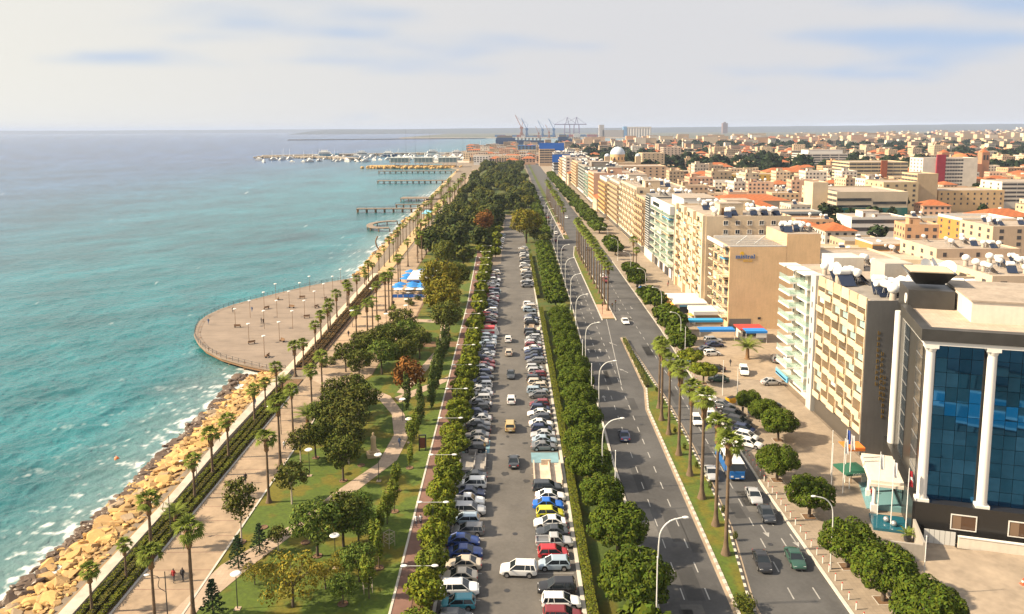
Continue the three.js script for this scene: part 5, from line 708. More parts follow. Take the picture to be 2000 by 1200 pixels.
// ---------------------------------------------------------------- named blocks of the town behind
{
  const win = (n, o = {}) => ({ k: 'win', n, ww: 1.6, wh: 1.4, ...o }), strip = (n, o = {}) => ({ k: 'strip', n, ...o }), TB = [];
  const add = (n, l, o) => { TB.push([o.x - 4, o.x + o.w + 4, o.z - o.d - 6, o.z + 14]); return block(n, l, o); };
  const teal = add('office_block', 'pale office with a teal glass front and dark ribbon windows', { x: 187, z: -449, w: 41, d: 46, h: 16, fl: 4, m: MW(0.66, 0.58, 0.46), W: strip(8), pk: 0.9 });
  mesh('teal_glass', box(0, 41, 0.2, 7.6, 0, 0.25), M(0.02, 0.13, 0.12, 0.12), teal); mesh('ribbon_window', box(0.4, 20, 11.6, 13.2, 0, 0.12), mat.glass, teal); mesh('ribbon_window', box(21, 40, 9.6, 11.2, 0, 0.12), mat.glass, teal); mesh('ribbon_window', box(0.4, 20, 8, 9.2, 0, 0.12), mat.glass, teal);
  add('stair_tower', 'plain cream stair tower beside the teal office', { x: 178, z: -462, w: 9, d: 14, h: 21, fl: 5, m: cream });
  const cv = add('office_block', 'cream banded office with an orange vertical panel', { x: 322, z: -748, w: 56, d: 40, h: 20, fl: 5, m: MW(0.74, 0.62, 0.42), S: strip(8), W: strip(6) }); mesh('orange_panel', box(30, 36, 4, 22, 0, 0.8), MW(0.42, 0.13, 0.06), cv);
  const cr = add('apartment_block', 'white block with a crimson vertical tower panel', { x: 346, z: -660, w: 46, d: 22, h: 27, fl: 8, m: offWhite, S: strip(7, { a: 18, b: 34 }), W: win(4) }); mesh('crimson_panel', box(11, 18.5, 0, 30.5, 0, 1.2), MW(0.38, 0.04, 0.07), cr);
  add('apartment_block', 'tall blank beige end wall in the middle of the town', { x: 255, z: -492, w: 13, d: 20, h: 24, fl: 7, m: MW(0.60, 0.47, 0.32), W: strip(5) });
  add('apartment_block', 'beige block with small corner balconies beside the blank wall', { x: 232, z: -488, w: 22, d: 26, h: 19, fl: 5, m: MW(0.70, 0.56, 0.36), S: win(4), W: win(4) });
  add('office_block', 'sandy office with a row of small square windows', { x: 271, z: -496, w: 42, d: 30, h: 13, fl: 3, m: MW(0.72, 0.52, 0.30), S: win(10, { ww: 1.1, wh: 1.4 }), W: win(6) });
  add('office_block', 'white stepped office among the red roofs', { x: 355, z: -956, w: 54, d: 40, h: 21, fl: 6, m: offWhite, S: strip(5, { gap: 0.6 }), W: strip(5), ph: [[8, 50, 6, 30, 5, mat.white]] });
  add('school', 'yellow low building with a flat roof', { x: 203, z: -730, w: 46, d: 24, h: 10, fl: 2, m: MW(0.78, 0.52, 0.13), S: win(9), W: win(4) });
  add('market_hall', 'long arcaded building under an orange tiled roof', { x: 257, z: -790, w: 44, d: 20, h: 9, fl: 2, m: MW(0.72, 0.5, 0.28), roof: 'tile', S: win(9) });
  add('mansion', 'white mansion with tall windows and an orange hipped roof', { x: 224, z: -900, w: 30, d: 24, h: 9, fl: 2, m: offWhite, roof: 'tile', S: win(7, { wh: 2.2 }), W: win(5, { wh: 2.2 }) });
  add('apartment_block', 'pale tower with ribbon windows beyond the boulevard row', { x: 222, z: -1150, w: 26, d: 26, h: 25, fl: 8, m: MW(0.74, 0.6, 0.5), S: win(5), W: strip(4) });
  add('apartment_block', 'beige tower beside the domed church', { x: 164, z: -986, w: 28, d: 30, h: 22, fl: 6, m: stone, S: win(5), W: win(5) });
  add('apartment_block', 'broad beige block behind the boulevard row', { x: 92, z: -690, w: 44, d: 36, h: 20, fl: 6, m: MW(0.68, 0.5, 0.36), S: win(8), W: win(6) });
  const mr = add('shopping_hall', 'long low hall with a rounded cream parapet', { x: 104, z: -262, w: 44, d: 30, h: 10, fl: 2, m: cream, turn: -0.28, rm: M(0.55, 0.43, 0.33, 0.95, { map: T.roof }) });
  add('office_block', 'bright white stepped pavilion with a dark recessed storey', { x: 166, z: -380, w: 27, d: 18, h: 9.6, fl: 2, m: mat.white, S: strip(1, { y0: 2 }), ph: [[7, 15, 4, 12, 3, mat.white], [12, 20, 2, 8, 1.6, mat.white]] });
  add('apartment_block', 'pink beige block with two small windows behind the dishes', { x: 137.7, z: -250.8, w: 27, d: 24, h: 14, fl: 4, m: MW(0.74, 0.58, 0.44), S: win(5, { skip: 3, ww: 1.2 }), W: win(4) });
  add('apartment_block', 'white and orange house with set back storeys', { x: 201, z: -347, w: 24, d: 20, h: 12, fl: 3, m: MW(0.66, 0.30, 0.08), pm: mat.white, pk: 1.2, S: win(4), W: win(3) });
  add('house', 'wide house under a bright orange tiled roof', { x: 241, z: -397, w: 26, d: 18, h: 8, rh: 3.4, fl: 2, m: cream, roof: 'tile', S: win(6), W: win(4) });
  add('apartment_block', 'plain beige block at the right edge of the town', { x: 181, z: -292, w: 40, d: 22, h: 16, fl: 5, m: MW(0.70, 0.56, 0.42), S: win(6, { skip: 5 }), W: win(4) });
  add('warehouse', 'grey barrel roofed warehouse with an orange ridge', { x: 128, z: -487, w: 46, d: 26, h: 8.5, fl: 1, m: greyW, roof: 'tile', rh: 3 });
  add('house', 'ochre house with tiled roof beside the warehouse', { x: 120, z: -440, w: 30, d: 22, h: 9, fl: 2, m: MW(0.62, 0.40, 0.16), roof: 'tile', S: win(5) });
  add('office_block', 'low grey glass office with an orange lean-to roof', { x: 142, z: -412, w: 22, d: 16, h: 9, fl: 2, m: M(0.3, 0.33, 0.34, 0.4), S: strip(2) });
  add('apartment_block', 'white corner tower near the right edge of the town', { x: 323, z: -515, w: 30, d: 24, h: 17, fl: 5, m: offWhite, S: strip(3), W: win(3) });
  add('office_block', 'brown modern office with a white roof slab', { x: 128, z: -275, w: 15, d: 14, h: 12.5, fl: 3, m: MW(0.5, 0.28, 0.1), pm: mat.white, S: strip(1) });
  add('apartment_block', 'cream block landward of the peach hotel', { x: 88, z: -226, w: 26, d: 22, h: 15, fl: 5, m: cream, S: win(5), W: win(4) });
  add('apartment_block', 'cream corner block with long rows of tanks at the right edge', { x: 116, z: -186, w: 40, d: 26, h: 17.5, fl: 5, m: MW(0.76, 0.62, 0.48), S: win(7, { skip: 7 }), W: win(4) });
  add('house', 'beige house with a red roof behind the hotel tower', { x: 86, z: -250, w: 17, d: 16, h: 13, fl: 4, m: cream, roof: 'tile', rm: M(0.32, 0.09, 0.06, 0.85, { map: T.tile }), S: win(3) });
  add('apartment_block', 'cream house between the dishes and the long hall', { x: 96, z: -214, w: 17, d: 14, h: 14, fl: 4, m: stone, S: win(3) });
  tanks(118, 150, -189, -208, 17.6, 26, 'the cream corner block', 61, 0.5, 1.25); tanks(139, 162, -253, -272, 14.1, 10, 'the pink beige block behind the dishes', 62, 0.3, 1.2); tanks(108, 146, -268, -285, 10.1, 8, 'the long cream hall', 63, 0.3, 1.2); tanks(183, 216, -295, -311, 16.1, 12, 'the plain beige block', 64, 0.3, 1.2);
  // churches
  { const t = thing('church', 'sandstone church with a pale blue dome and drum', 'church', 122, 0, -905); TB.push([108, 150, -945, -890]); mesh('nave', box(-14, 18, -0.3, 15, -14, 14), stone, t); mesh('drum', cyl(8.5, 8.5, 9, 0, 15, 0, 20), MW(0.72, 0.5, 0.28), t); mesh('dome', new THREE.SphereGeometry(8.6, 20, 10, 0, 6.3, 0, 1.57).translate(0, 24, 0), M(0.5, 0.56, 0.62, 0.5), t); for (const x of [-13, 22]) { mesh('bell_tower', box(x - 3, x + 3, 0, 22, 6, 12), stone, t); mesh('tower_dome', new THREE.SphereGeometry(3.1, 14, 8, 0, 6.3, 0, 1.57).translate(x, 22, 9), M(0.5, 0.56, 0.62, 0.5), t); } for (let i = 0; i < 12; i++) mesh('drum_window', cyl(0.7, 0.7, 3.4, Math.cos(i * 0.5236) * 8.2, 17.5, Math.sin(i * 0.5236) * 8.2, 8), mat.glass, t); }
  { const t = thing('church', 'red brick church with twin towers and an orange dome', 'church', 470, 0, -830); TB.push([440, 505, -860, -815]); mesh('nave', box(-20, 20, -0.3, 15, -14, 14), MW(0.48, 0.24, 0.15), t); mesh('dome', new THREE.SphereGeometry(9, 20, 10, 0, 6.3, 0, 1.57).scale(1, 0.75, 1).translate(4, 19, 0), M(0.55, 0.17, 0.06, 0.8), t); mesh('drum', cyl(9, 9, 4.2, 4, 15, 0, 18), MW(0.5, 0.28, 0.18), t); for (const x of [-18, 24]) { mesh('bell_tower', box(x - 4, x + 4, 0, 27, 4, 12), MW(0.50, 0.27, 0.17), t); for (const s of [-1.6, 1.6]) mesh('belfry_arch', box(x + s - 0.9, x + s + 0.9, 19, 24, 12, 12.1), mat.dark, t); mesh('tower_roof', new THREE.ConeGeometry(5.4, 3, 4).rotateY(0.785).translate(x, 28.5, 8), mat.roofTile, t); } }
  // scattered houses: nearest and largest as single things, the rest as one mass
  rnd = rngOf(123);
  const hw = [cream, beige, stone, offWhite, MW(0.72, 0.55, 0.40), pink, MW(0.76, 0.68, 0.58), MW(0.66, 0.42, 0.26)], hn = ['cream', 'beige', 'sandstone', 'white', 'buff', 'pink', 'ivory', 'terracotta'];
  const free = (x, z, w, d) => { if (x < 84 && z > -1000) return false; for (const [a, b, c, e] of TB) if (x + w > a && x < b && z > c && z - d < e) return false; return true; };
  const onLand = (x, z) => z > -2350 ? x > (z < -1300 ? -70 : z < -1000 ? 60 : 84) : x > 330 + (-z - 2700) * 1.0;
  const spots = [];
  let cell = 0;
  for (let z = -215; z > -2600; z -= 19 + (cell++) * 0.36) {
    const px = 15.5 + 0.013 * -z; for (let x = z < -1320 ? -60 : 86; x < -z * 0.70 + 30; x += px + R(0, 9)) {
      const w = R(10, 18) * (1 + -z / 6000), d = R(11, 18), xx = x + R(-3, 3), zz = z + R(-6, 6); if (!onLand(xx, zz) || !free(xx, zz, w, d)) continue; if (rnd() < 0.07) { spots.push({ tree: true, x: xx, z: zz }); continue; }
      const tall = rnd() < 0.2, h = tall ? R(12, 21) * (zz < -1200 ? 1.05 : 0.8) : R(5.5, 10); spots.push({ x: xx, z: zz, w, d, h, ci: Math.floor(rnd() * 8), tile: !tall && rnd() < 0.3, fl: Math.max(2, Math.round(h / 3.1)), view: (w * h) / (zz * zz) });
      if (rnd() < 0.18) spots.push({ tree: true, x: xx + w + 2, z: zz + 4 });
    }
  }
  const houses = spots.filter((s) => !s.tree).sort((a, b) => b.view - a.view);
  houses.slice(0, 300).forEach((s, i) => {
    const tall = s.h > 11.5, where = s.x < 150 ? 'behind the boulevard row' : -s.z < 480 ? 'in the near streets' : -s.z < 800 ? 'in the middle streets' : 'in the far streets', l = `${hn[s.ci]} ${tall ? 'flat roofed apartment house' : s.tile ? 'house with an orange tiled roof' : 'low flat roofed house'} ${where} of the town`;
    block(tall ? 'apartment_house' : 'town_house', l, { x: s.x, z: s.z, w: s.w, d: s.d, h: s.h, fl: s.fl, m: hw[s.ci], roof: s.tile ? 'tile' : 'flat', rm: s.tile ? undefined : pick([mat.roofFlat, mat.roofFlat, mat.roofGrey]), group: l, S: { k: 'win', n: Math.round(s.w / 3.2), ww: 1.4, wh: 1.4, y0: 0.6, skip: 9 + (i % 7) }, W: { k: 'win', n: Math.round(s.d / 3.2), ww: 1.3, wh: 1.3, y0: 0.6 }, turn: R(-0.16, 0.1), ph: tall ? [[2, 6, 2, 6, 2.8]] : undefined });
    if (!s.tile && -s.z < 620) tanks(s.x + 2, s.x + s.w - 2, s.z - 2, s.z - s.d + 2, s.h + 0.07, 1 + Math.floor(rnd() * 3), `the ${hn[s.ci]} flat roofs in the town`, 500 + i, 0.3, 1.2);
  });
  // the mass of the far town
  const far = houses.slice(300); const byM = hw.map(() => []), roofs = [], flats = [], panes = [];
  const house = (s) => { byM[s.ci].push(box(s.x, s.x + s.w, -0.5, s.h, s.z - s.d, s.z)); if (s.tile) { const g = new THREE.ConeGeometry(1, 1, 4).rotateY(Math.PI / 4).scale(s.w * 0.76, s.w * 0.22, s.d * 0.76); g.translate(s.x + s.w / 2, s.h + s.w * 0.11, s.z - s.d / 2); roofs.push(uvm(g)); } else flats.push(box(s.x - 0.2, s.x + s.w + 0.2, s.h + 0.01, s.h + 0.5, s.z - s.d - 0.2, s.z + 0.2)); for (let f = 0; f < s.fl; f++) panes.push(box(s.x + 1, s.x + s.w - 1, 1.2 + f * 3.1, 2.6 + f * 3.1, s.z, s.z + 0.1)); };
  far.forEach(house);
  for (let i = 0; i < 3400; i++) { const z = -2300 - 6300 * Math.pow(rnd(), 1.5), x = 120 + rnd() * (-z * 0.72); if (!onLand(x, z) || (z < -3000 && x < 900 && z > -4400)) continue; const tall = rnd() < 0.25, s = { x, z, w: R(16, 42), d: 20, h: (tall ? R(14, 30) : R(6, 11)) + step(-4500, -8600, z) * 34, ci: Math.floor(rnd() * 8), tile: !tall && rnd() < 0.2, fl: 0 }; house(s); }
  byM.forEach((l, i) => { if (l.length) { const o = stuff(mesh('far_town', merge(l), hw[i])); o.userData.label = `${hn[i]} walls of the distant town houses`; o.userData.category = 'houses'; } });
  for (const [l, m, n] of [[roofs, mat.roofTile, 'orange tiled roofs of the distant town'], [flats, mat.roofFlat, 'flat roofs of the distant town'], [panes, mat.glass, 'window bands of the distant town']]) if (l.length) { const o = stuff(mesh('far_town', merge(l), m)); o.userData.label = n; o.userData.category = 'houses'; }
  // town trees
  const trees = spots.filter((s) => s.tree); for (const c of [[176, -438], [182, -440], [194, -441], [205, -442], [216, -442], [150, -520], [158, -700], [164, -706], [240, -480], [226, -372], [232, -378], [172, -366], [186, -366], [160, -392], [330, -760], [268, -738]]) trees.unshift({ x: c[0], z: c[1] });
  trees.slice(0, 190).forEach((s, i) => { const k = i % 4 === 3 ? 'city1' : 'city0'; plant(k, s.x, s.z, k === 'city1' ? 'dark narrow evergreen between the town houses' : 'dark round tree between the town houses', k === 'city1' ? 'narrow town trees' : 'round town trees', R(0.7, 1.25)); });
  const im = sh(new THREE.InstancedMesh(leaves(160, 2.2, 7, lumpSample(lumpsOf(3, 8, 7, 9, 0, 3.2), 0.4)), leafMat(0.03, 0.048, 0.022), 1500)); im.name = 'distant_trees'; im.userData = { kind: 'stuff', label: 'dark trees scattered through the distant town', category: 'trees' };
  const M4 = new THREE.Matrix4(); let n = 0; while (n < 1500) { const z = -900 - 7600 * Math.pow(rnd(), 1.3), x = 90 + rnd() * (-z * 0.72); if (!onLand(x, z) || !free(x, z, 8, 8) || (z < -3000 && x < 900 && z > -4400)) continue; if (vn(x / 160, z / 260, 9) < 0.5) continue; const s = R(0.7, 1.5), cl = R(0.7, 1.5); M4.makeScale(s * 1.2, s * cl, s); M4.setPosition(x, step(-4500, -8600, z) * 36, z); im.setMatrixAt(n++, M4); } scene.add(im);
}
// ---------------------------------------------------------------- neighbours outside the frame that the office glass mirrors
{
  block('hotel_wing', 'white hotel wing mirrored in the blue office glass', { x: 44, z: 6, w: 30, d: 22, h: 19, fl: 6, m: offWhite, S: null, W: { k: 'bal', n: 5, rail: 'solid', out: 1.2 } });
  const nb = block('apartment_block', 'cream neighbour block mirrored in the blue office glass', { x: 78, z: -2, w: 34, d: 30, h: 15, fl: 5, m: cream });
  const hv = thing('swimming_pool', 'hotel swimming pool mirrored in the office glass', 'pool', 60, 0.16, -42); mesh('basin', box(-8, 8, 0, 0.12, -7, 7), mat.white, hv); mesh('water', box(-6.6, 6.6, 0.125, 0.14, -5.6, 5.6), M(0.05, 0.4, 0.5, 0.08), hv);
  block('pool_bar', 'low white pool bar mirrored in the office glass', { x: 76, z: -34, w: 12, d: 9, h: 4, fl: 1, m: offWhite });
}
// ---------------------------------------------------------------- cars: local +x is forward
const paintOf = (r, g, b, metal = 0) => new THREE.MeshPhysicalMaterial({ color: C(r, g, b), roughness: 0.38, metalness: metal, clearcoat: 0.6, clearcoatRoughness: 0.08 });
const PAINT = { white: paintOf(0.78, 0.77, 0.75), silver: paintOf(0.5, 0.5, 0.5, 0.35), grey: paintOf(0.19, 0.19, 0.195, 0.3), dark: paintOf(0.035, 0.04, 0.048), black: paintOf(0.013, 0.013, 0.015), blue: paintOf(0.015, 0.05, 0.22, 0.1), navy: paintOf(0.015, 0.025, 0.075), sky: paintOf(0.36, 0.45, 0.53, 0.25), teal: paintOf(0.04, 0.25, 0.32, 0.1), red: paintOf(0.42, 0.015, 0.02), maroon: paintOf(0.17, 0.015, 0.018), gold: paintOf(0.52, 0.38, 0.17, 0.2), champagne: paintOf(0.56, 0.48, 0.38, 0.25), lime: paintOf(0.5, 0.48, 0.02), green: paintOf(0.02, 0.07, 0.05), yellow: paintOf(0.75, 0.40, 0.01), bright: paintOf(0.01, 0.13, 0.55) };
const PNAME = { white: 'white', silver: 'silver', grey: 'grey', dark: 'dark grey', black: 'black', blue: 'deep blue', navy: 'navy', sky: 'pale blue', teal: 'teal', red: 'red', maroon: 'maroon', gold: 'gold', champagne: 'champagne', lime: 'lime yellow', green: 'dark green', yellow: 'yellow', bright: 'bright blue' };
const CAR = {
  sedan: { n: 'sedan', L: 4.5, W: 1.76, H: 1.44, top: [[-0.5, 0.5], [-0.485, 0.86], [-0.3, 0.95], [-0.2, 0.94], [0.18, 0.93], [0.24, 0.9], [0.42, 0.77], [0.485, 0.64], [0.5, 0.42]], g: [-0.36, -0.17, 0.05, 0.24], belt: 0.9 },
  hatch: { n: 'hatchback', L: 3.95, W: 1.72, H: 1.5, top: [[-0.5, 0.5], [-0.49, 0.95], [-0.3, 0.97], [0.18, 0.96], [0.26, 0.93], [0.43, 0.78], [0.487, 0.64], [0.5, 0.42]], g: [-0.485, -0.38, 0.07, 0.28], belt: 0.93 },
  suv: { n: 'sport utility car', L: 4.55, W: 1.86, H: 1.72, top: [[-0.5, 0.6], [-0.49, 1.08], [-0.3, 1.1], [0.18, 1.09], [0.24, 1.06], [0.43, 0.95], [0.487, 0.8], [0.5, 0.5]], g: [-0.48, -0.42, 0.06, 0.24], belt: 1.06 },
  wagon: { n: 'estate car', L: 4.5, W: 1.74, H: 1.48, top: [[-0.5, 0.5], [-0.49, 0.93], [-0.3, 0.95], [0.18, 0.94], [0.24, 0.9], [0.42, 0.78], [0.485, 0.64], [0.5, 0.42]], g: [-0.48, -0.42, 0.05, 0.24], belt: 0.9 },
  pickup: { n: 'pickup truck', L: 4.9, W: 1.78, H: 1.68, top: [[-0.5, 0.6], [-0.495, 0.82], [-0.15, 0.82], [-0.13, 1.05], [0.2, 1.05], [0.24, 1.02], [0.43, 0.92], [0.487, 0.78], [0.5, 0.5]], g: [-0.13, -0.11, 0.09, 0.23], belt: 1.02, bed: true },
};
const lerpTop = (t, u) => { for (let i = 0; i + 1 < t.length; i++) if (u <= t[i + 1][0]) return t[i][1] + (t[i + 1][1] - t[i][1]) * clamp((u - t[i][0]) / (t[i + 1][0] - t[i][0] || 1)); return t[t.length - 1][1]; };
function bodyGeo(c) {
  const us = new Set(c.top.map((p) => p[0])), wr = 0.33, wx = [-0.295 * c.L, 0.305 * c.L]; for (const w of wx) for (let k = -4; k <= 4; k++) us.add((w + k * 0.095) / c.L); for (let k = -4; k <= 4; k++) us.add(k / 9);
  const U = [...us].sort((a, b) => a - b), pos = [], idx = [], N = 13;
  for (const u of U) {
    const x = u * c.L, yt = lerpTop(c.top, u), w = c.W / 2 * (1 - 0.16 * Math.pow(Math.abs(2 * u), 7)), lift = c.H > 1.6 ? 0.30 : 0.2; let yb = lift + 0.14 * Math.pow(Math.abs(2 * u), 10);
    for (const q of wx) { const d = Math.abs(x - q); if (d < 0.38) yb = Math.max(yb, 0.32 + Math.sqrt(0.38 * 0.38 - d * d)); }
    yb = Math.min(yb, yt - 0.1);
    const half = [[0, yb], [w * 0.93, yb], [w, Math.min(yb + 0.1, yt - 0.06)], [w, Math.max(yt - 0.2, yb + 0.02)], [w * 0.975, yt - 0.07], [w * 0.9, yt], [0, yt + 0.03]];
    for (const [z, y] of half) pos.push(x, y, z); for (let k = 5; k >= 0; k--) pos.push(x, half[k][1], -half[k][0]);
  }
  for (let i = 0; i + 1 < U.length; i++) for (let k = 0; k < N - 1; k++) { const a = i * N + k, b = a + N; idx.push(a, a + 1, b, b, a + 1, b + 1); }
  for (const [o, f] of [[0, 1], [(U.length - 1) * N, -1]]) for (let k = 1; k < N - 2; k++) f > 0 ? idx.push(o, o + k + 1, o + k) : idx.push(o, o + k, o + k + 1);
  const g = new THREE.BufferGeometry(); g.setAttribute('position', new THREE.Float32BufferAttribute(pos, 3)); g.setIndex(idx); g.computeVertexNormals(); return g;
}
function hexa(b, t) { const P = [...b, ...t], I = [0, 1, 5, 0, 5, 4, 1, 2, 6, 1, 6, 5, 2, 3, 7, 2, 7, 6, 3, 0, 4, 3, 4, 7, 4, 5, 6, 4, 6, 7], v = []; for (const i of I) v.push(...P[i]); const g = new THREE.BufferGeometry(); g.setAttribute('position', new THREE.Float32BufferAttribute(v, 3)); g.computeVertexNormals(); return uvm(g); }
const WH = (() => { const p = [[0.14, -0.11], [0.31, -0.105], [0.325, -0.07], [0.325, 0.07], [0.31, 0.105], [0.14, 0.11]].map(([r, y]) => new THREE.Vector2(r, y)); return { tyre: new THREE.LatheGeometry(p, 11).rotateX(Math.PI / 2), rim: merge([cyl(0.21, 0.21, 0.19, 0, -0.095, 0, 12).rotateX(Math.PI / 2)]) }; })();
const carProto = {};
function carOf(type) {
  if (carProto[type]) return carProto[type];
  const c = CAR[type], t = new THREE.Group(), L = c.L, wb = c.W * 0.475, wt = c.W * 0.385, y0 = c.belt, y1 = c.H - 0.07, [a, b, d, e] = c.g.map((u) => u * L);
  mesh('body', bodyGeo(c), PAINT.white, t);
  mesh('windows', hexa([[a, y0, wb], [e, y0, wb], [e, y0, -wb], [a, y0, -wb]], [[b, y1, wt], [d, y1, wt], [d, y1, -wt], [b, y1, -wt]]), mat.carGlass, t);
  const q = 0.035, rf = hexa([[b - 0.1, y1 - 0.03, wt + q], [d + 0.08, y1 - 0.03, wt + q], [d + 0.08, y1 - 0.03, -wt - q], [b - 0.1, y1 - 0.03, -wt - q]], [[b + 0.06, c.H, wt - 0.1], [d - 0.1, c.H, wt - 0.1], [d - 0.1, c.H, -wt + 0.1], [b + 0.06, c.H, -wt + 0.1]]);
  mesh('roof', rf, PAINT.white, t);
  const pil = []; for (const s of [-1, 1]) { pil.push(bar([e, y0 - 0.03, s * wb], [d, y1, s * wt], 0.045), bar([a + 0.03, y0 - 0.03, s * wb], [b, y1, s * wt], type === 'sedan' ? 0.1 : 0.085)); const m = (d + b) / 2 + 0.02; pil.push(bar([m, y0, s * (wb + 0.005)], [m - 0.06, y1, s * (wt + 0.005)], 0.035)); if (L > 4.3 && type !== 'sedan' && !c.bed) { const m2 = b + (d - b) * 0.22; pil.push(bar([m2 - 0.1, y0, s * (wb + 0.005)], [m2, y1, s * (wt + 0.005)], 0.04)); } }
  pil.forEach((g) => mesh('pillar', g, PAINT.white, t));
  for (const [x, s] of [[-0.295, -1], [-0.295, 1], [0.305, -1], [0.305, 1]]) { const w = mesh('wheel', WH.tyre, mat.rubber, t); w.position.set(x * L, 0.32, s * (c.W / 2 - 0.1)); mesh('rim', WH.rim, mat.rim, w).position.set(0, 0, s * 0.022); }
  const hy = lerpTop(c.top, 0.465) - 0.16; for (const s of [-1, 1]) { mesh('headlight', box(L * 0.445, L * 0.482, hy, hy + 0.15, s * c.W * 0.30 - 0.15, s * c.W * 0.30 + 0.15), mat.lampClear, t); mesh('tail_light', box(-L * 0.497, -L * 0.465, y0 - 0.26, y0 - 0.06, s * c.W * 0.36 - 0.13, s * c.W * 0.36 + 0.13), mat.lampRed, t); mesh('wing_mirror', box(e - 0.28, e - 0.12, y0 - 0.02, y0 + 0.11, s * (c.W / 2 - 0.02), s * (c.W / 2 + 0.14)), PAINT.dark, t); }
  mesh('number_plate', box(-L * 0.5 - 0.012, -L * 0.498, 0.52, 0.64, -0.26, 0.26), mat.white, t); mesh('front_bumper', box(L * 0.49, L * 0.503, 0.3, 0.42, -c.W * 0.34, c.W * 0.34), mat.dark, t);
  if (c.bed) { mesh('cargo_bed', merge([box(-L * 0.485, -L * 0.135, 0.8, 1.08, c.W * 0.42, c.W * 0.49), box(-L * 0.485, -L * 0.135, 0.8, 1.08, -c.W * 0.49, -c.W * 0.42), box(-L * 0.495, -L * 0.48, 0.8, 1.08, -c.W * 0.42, c.W * 0.42)]), PAINT.white, t); mesh('bed_floor', box(-L * 0.478, -L * 0.14, 0.845, 0.865, -c.W * 0.415, c.W * 0.415), PAINT.grey, t); }
  return (carProto[type] = t);
}
function car(type, color, x, z, turn, label, group, far, y = 0) {
  const r = carOf(type).clone(); r.name = numbered(type === 'suv' ? 'parked_suv' : type === 'pickup' ? 'pickup_truck' : 'car'); tag(r, label, type === 'pickup' ? 'pickup' : 'car', group); r.position.set(x, y, z); r.rotation.y = turn; scene.add(r);
  const drop = []; r.traverse((o) => { if (['body', 'roof', 'pillar', 'cargo_bed'].includes(o.name)) o.material = PAINT[color]; if (far && ['rim', 'wing_mirror', 'number_plate', 'front_bumper'].includes(o.name)) drop.push(o); }); drop.forEach((o) => o.removeFromParent()); return r;
}
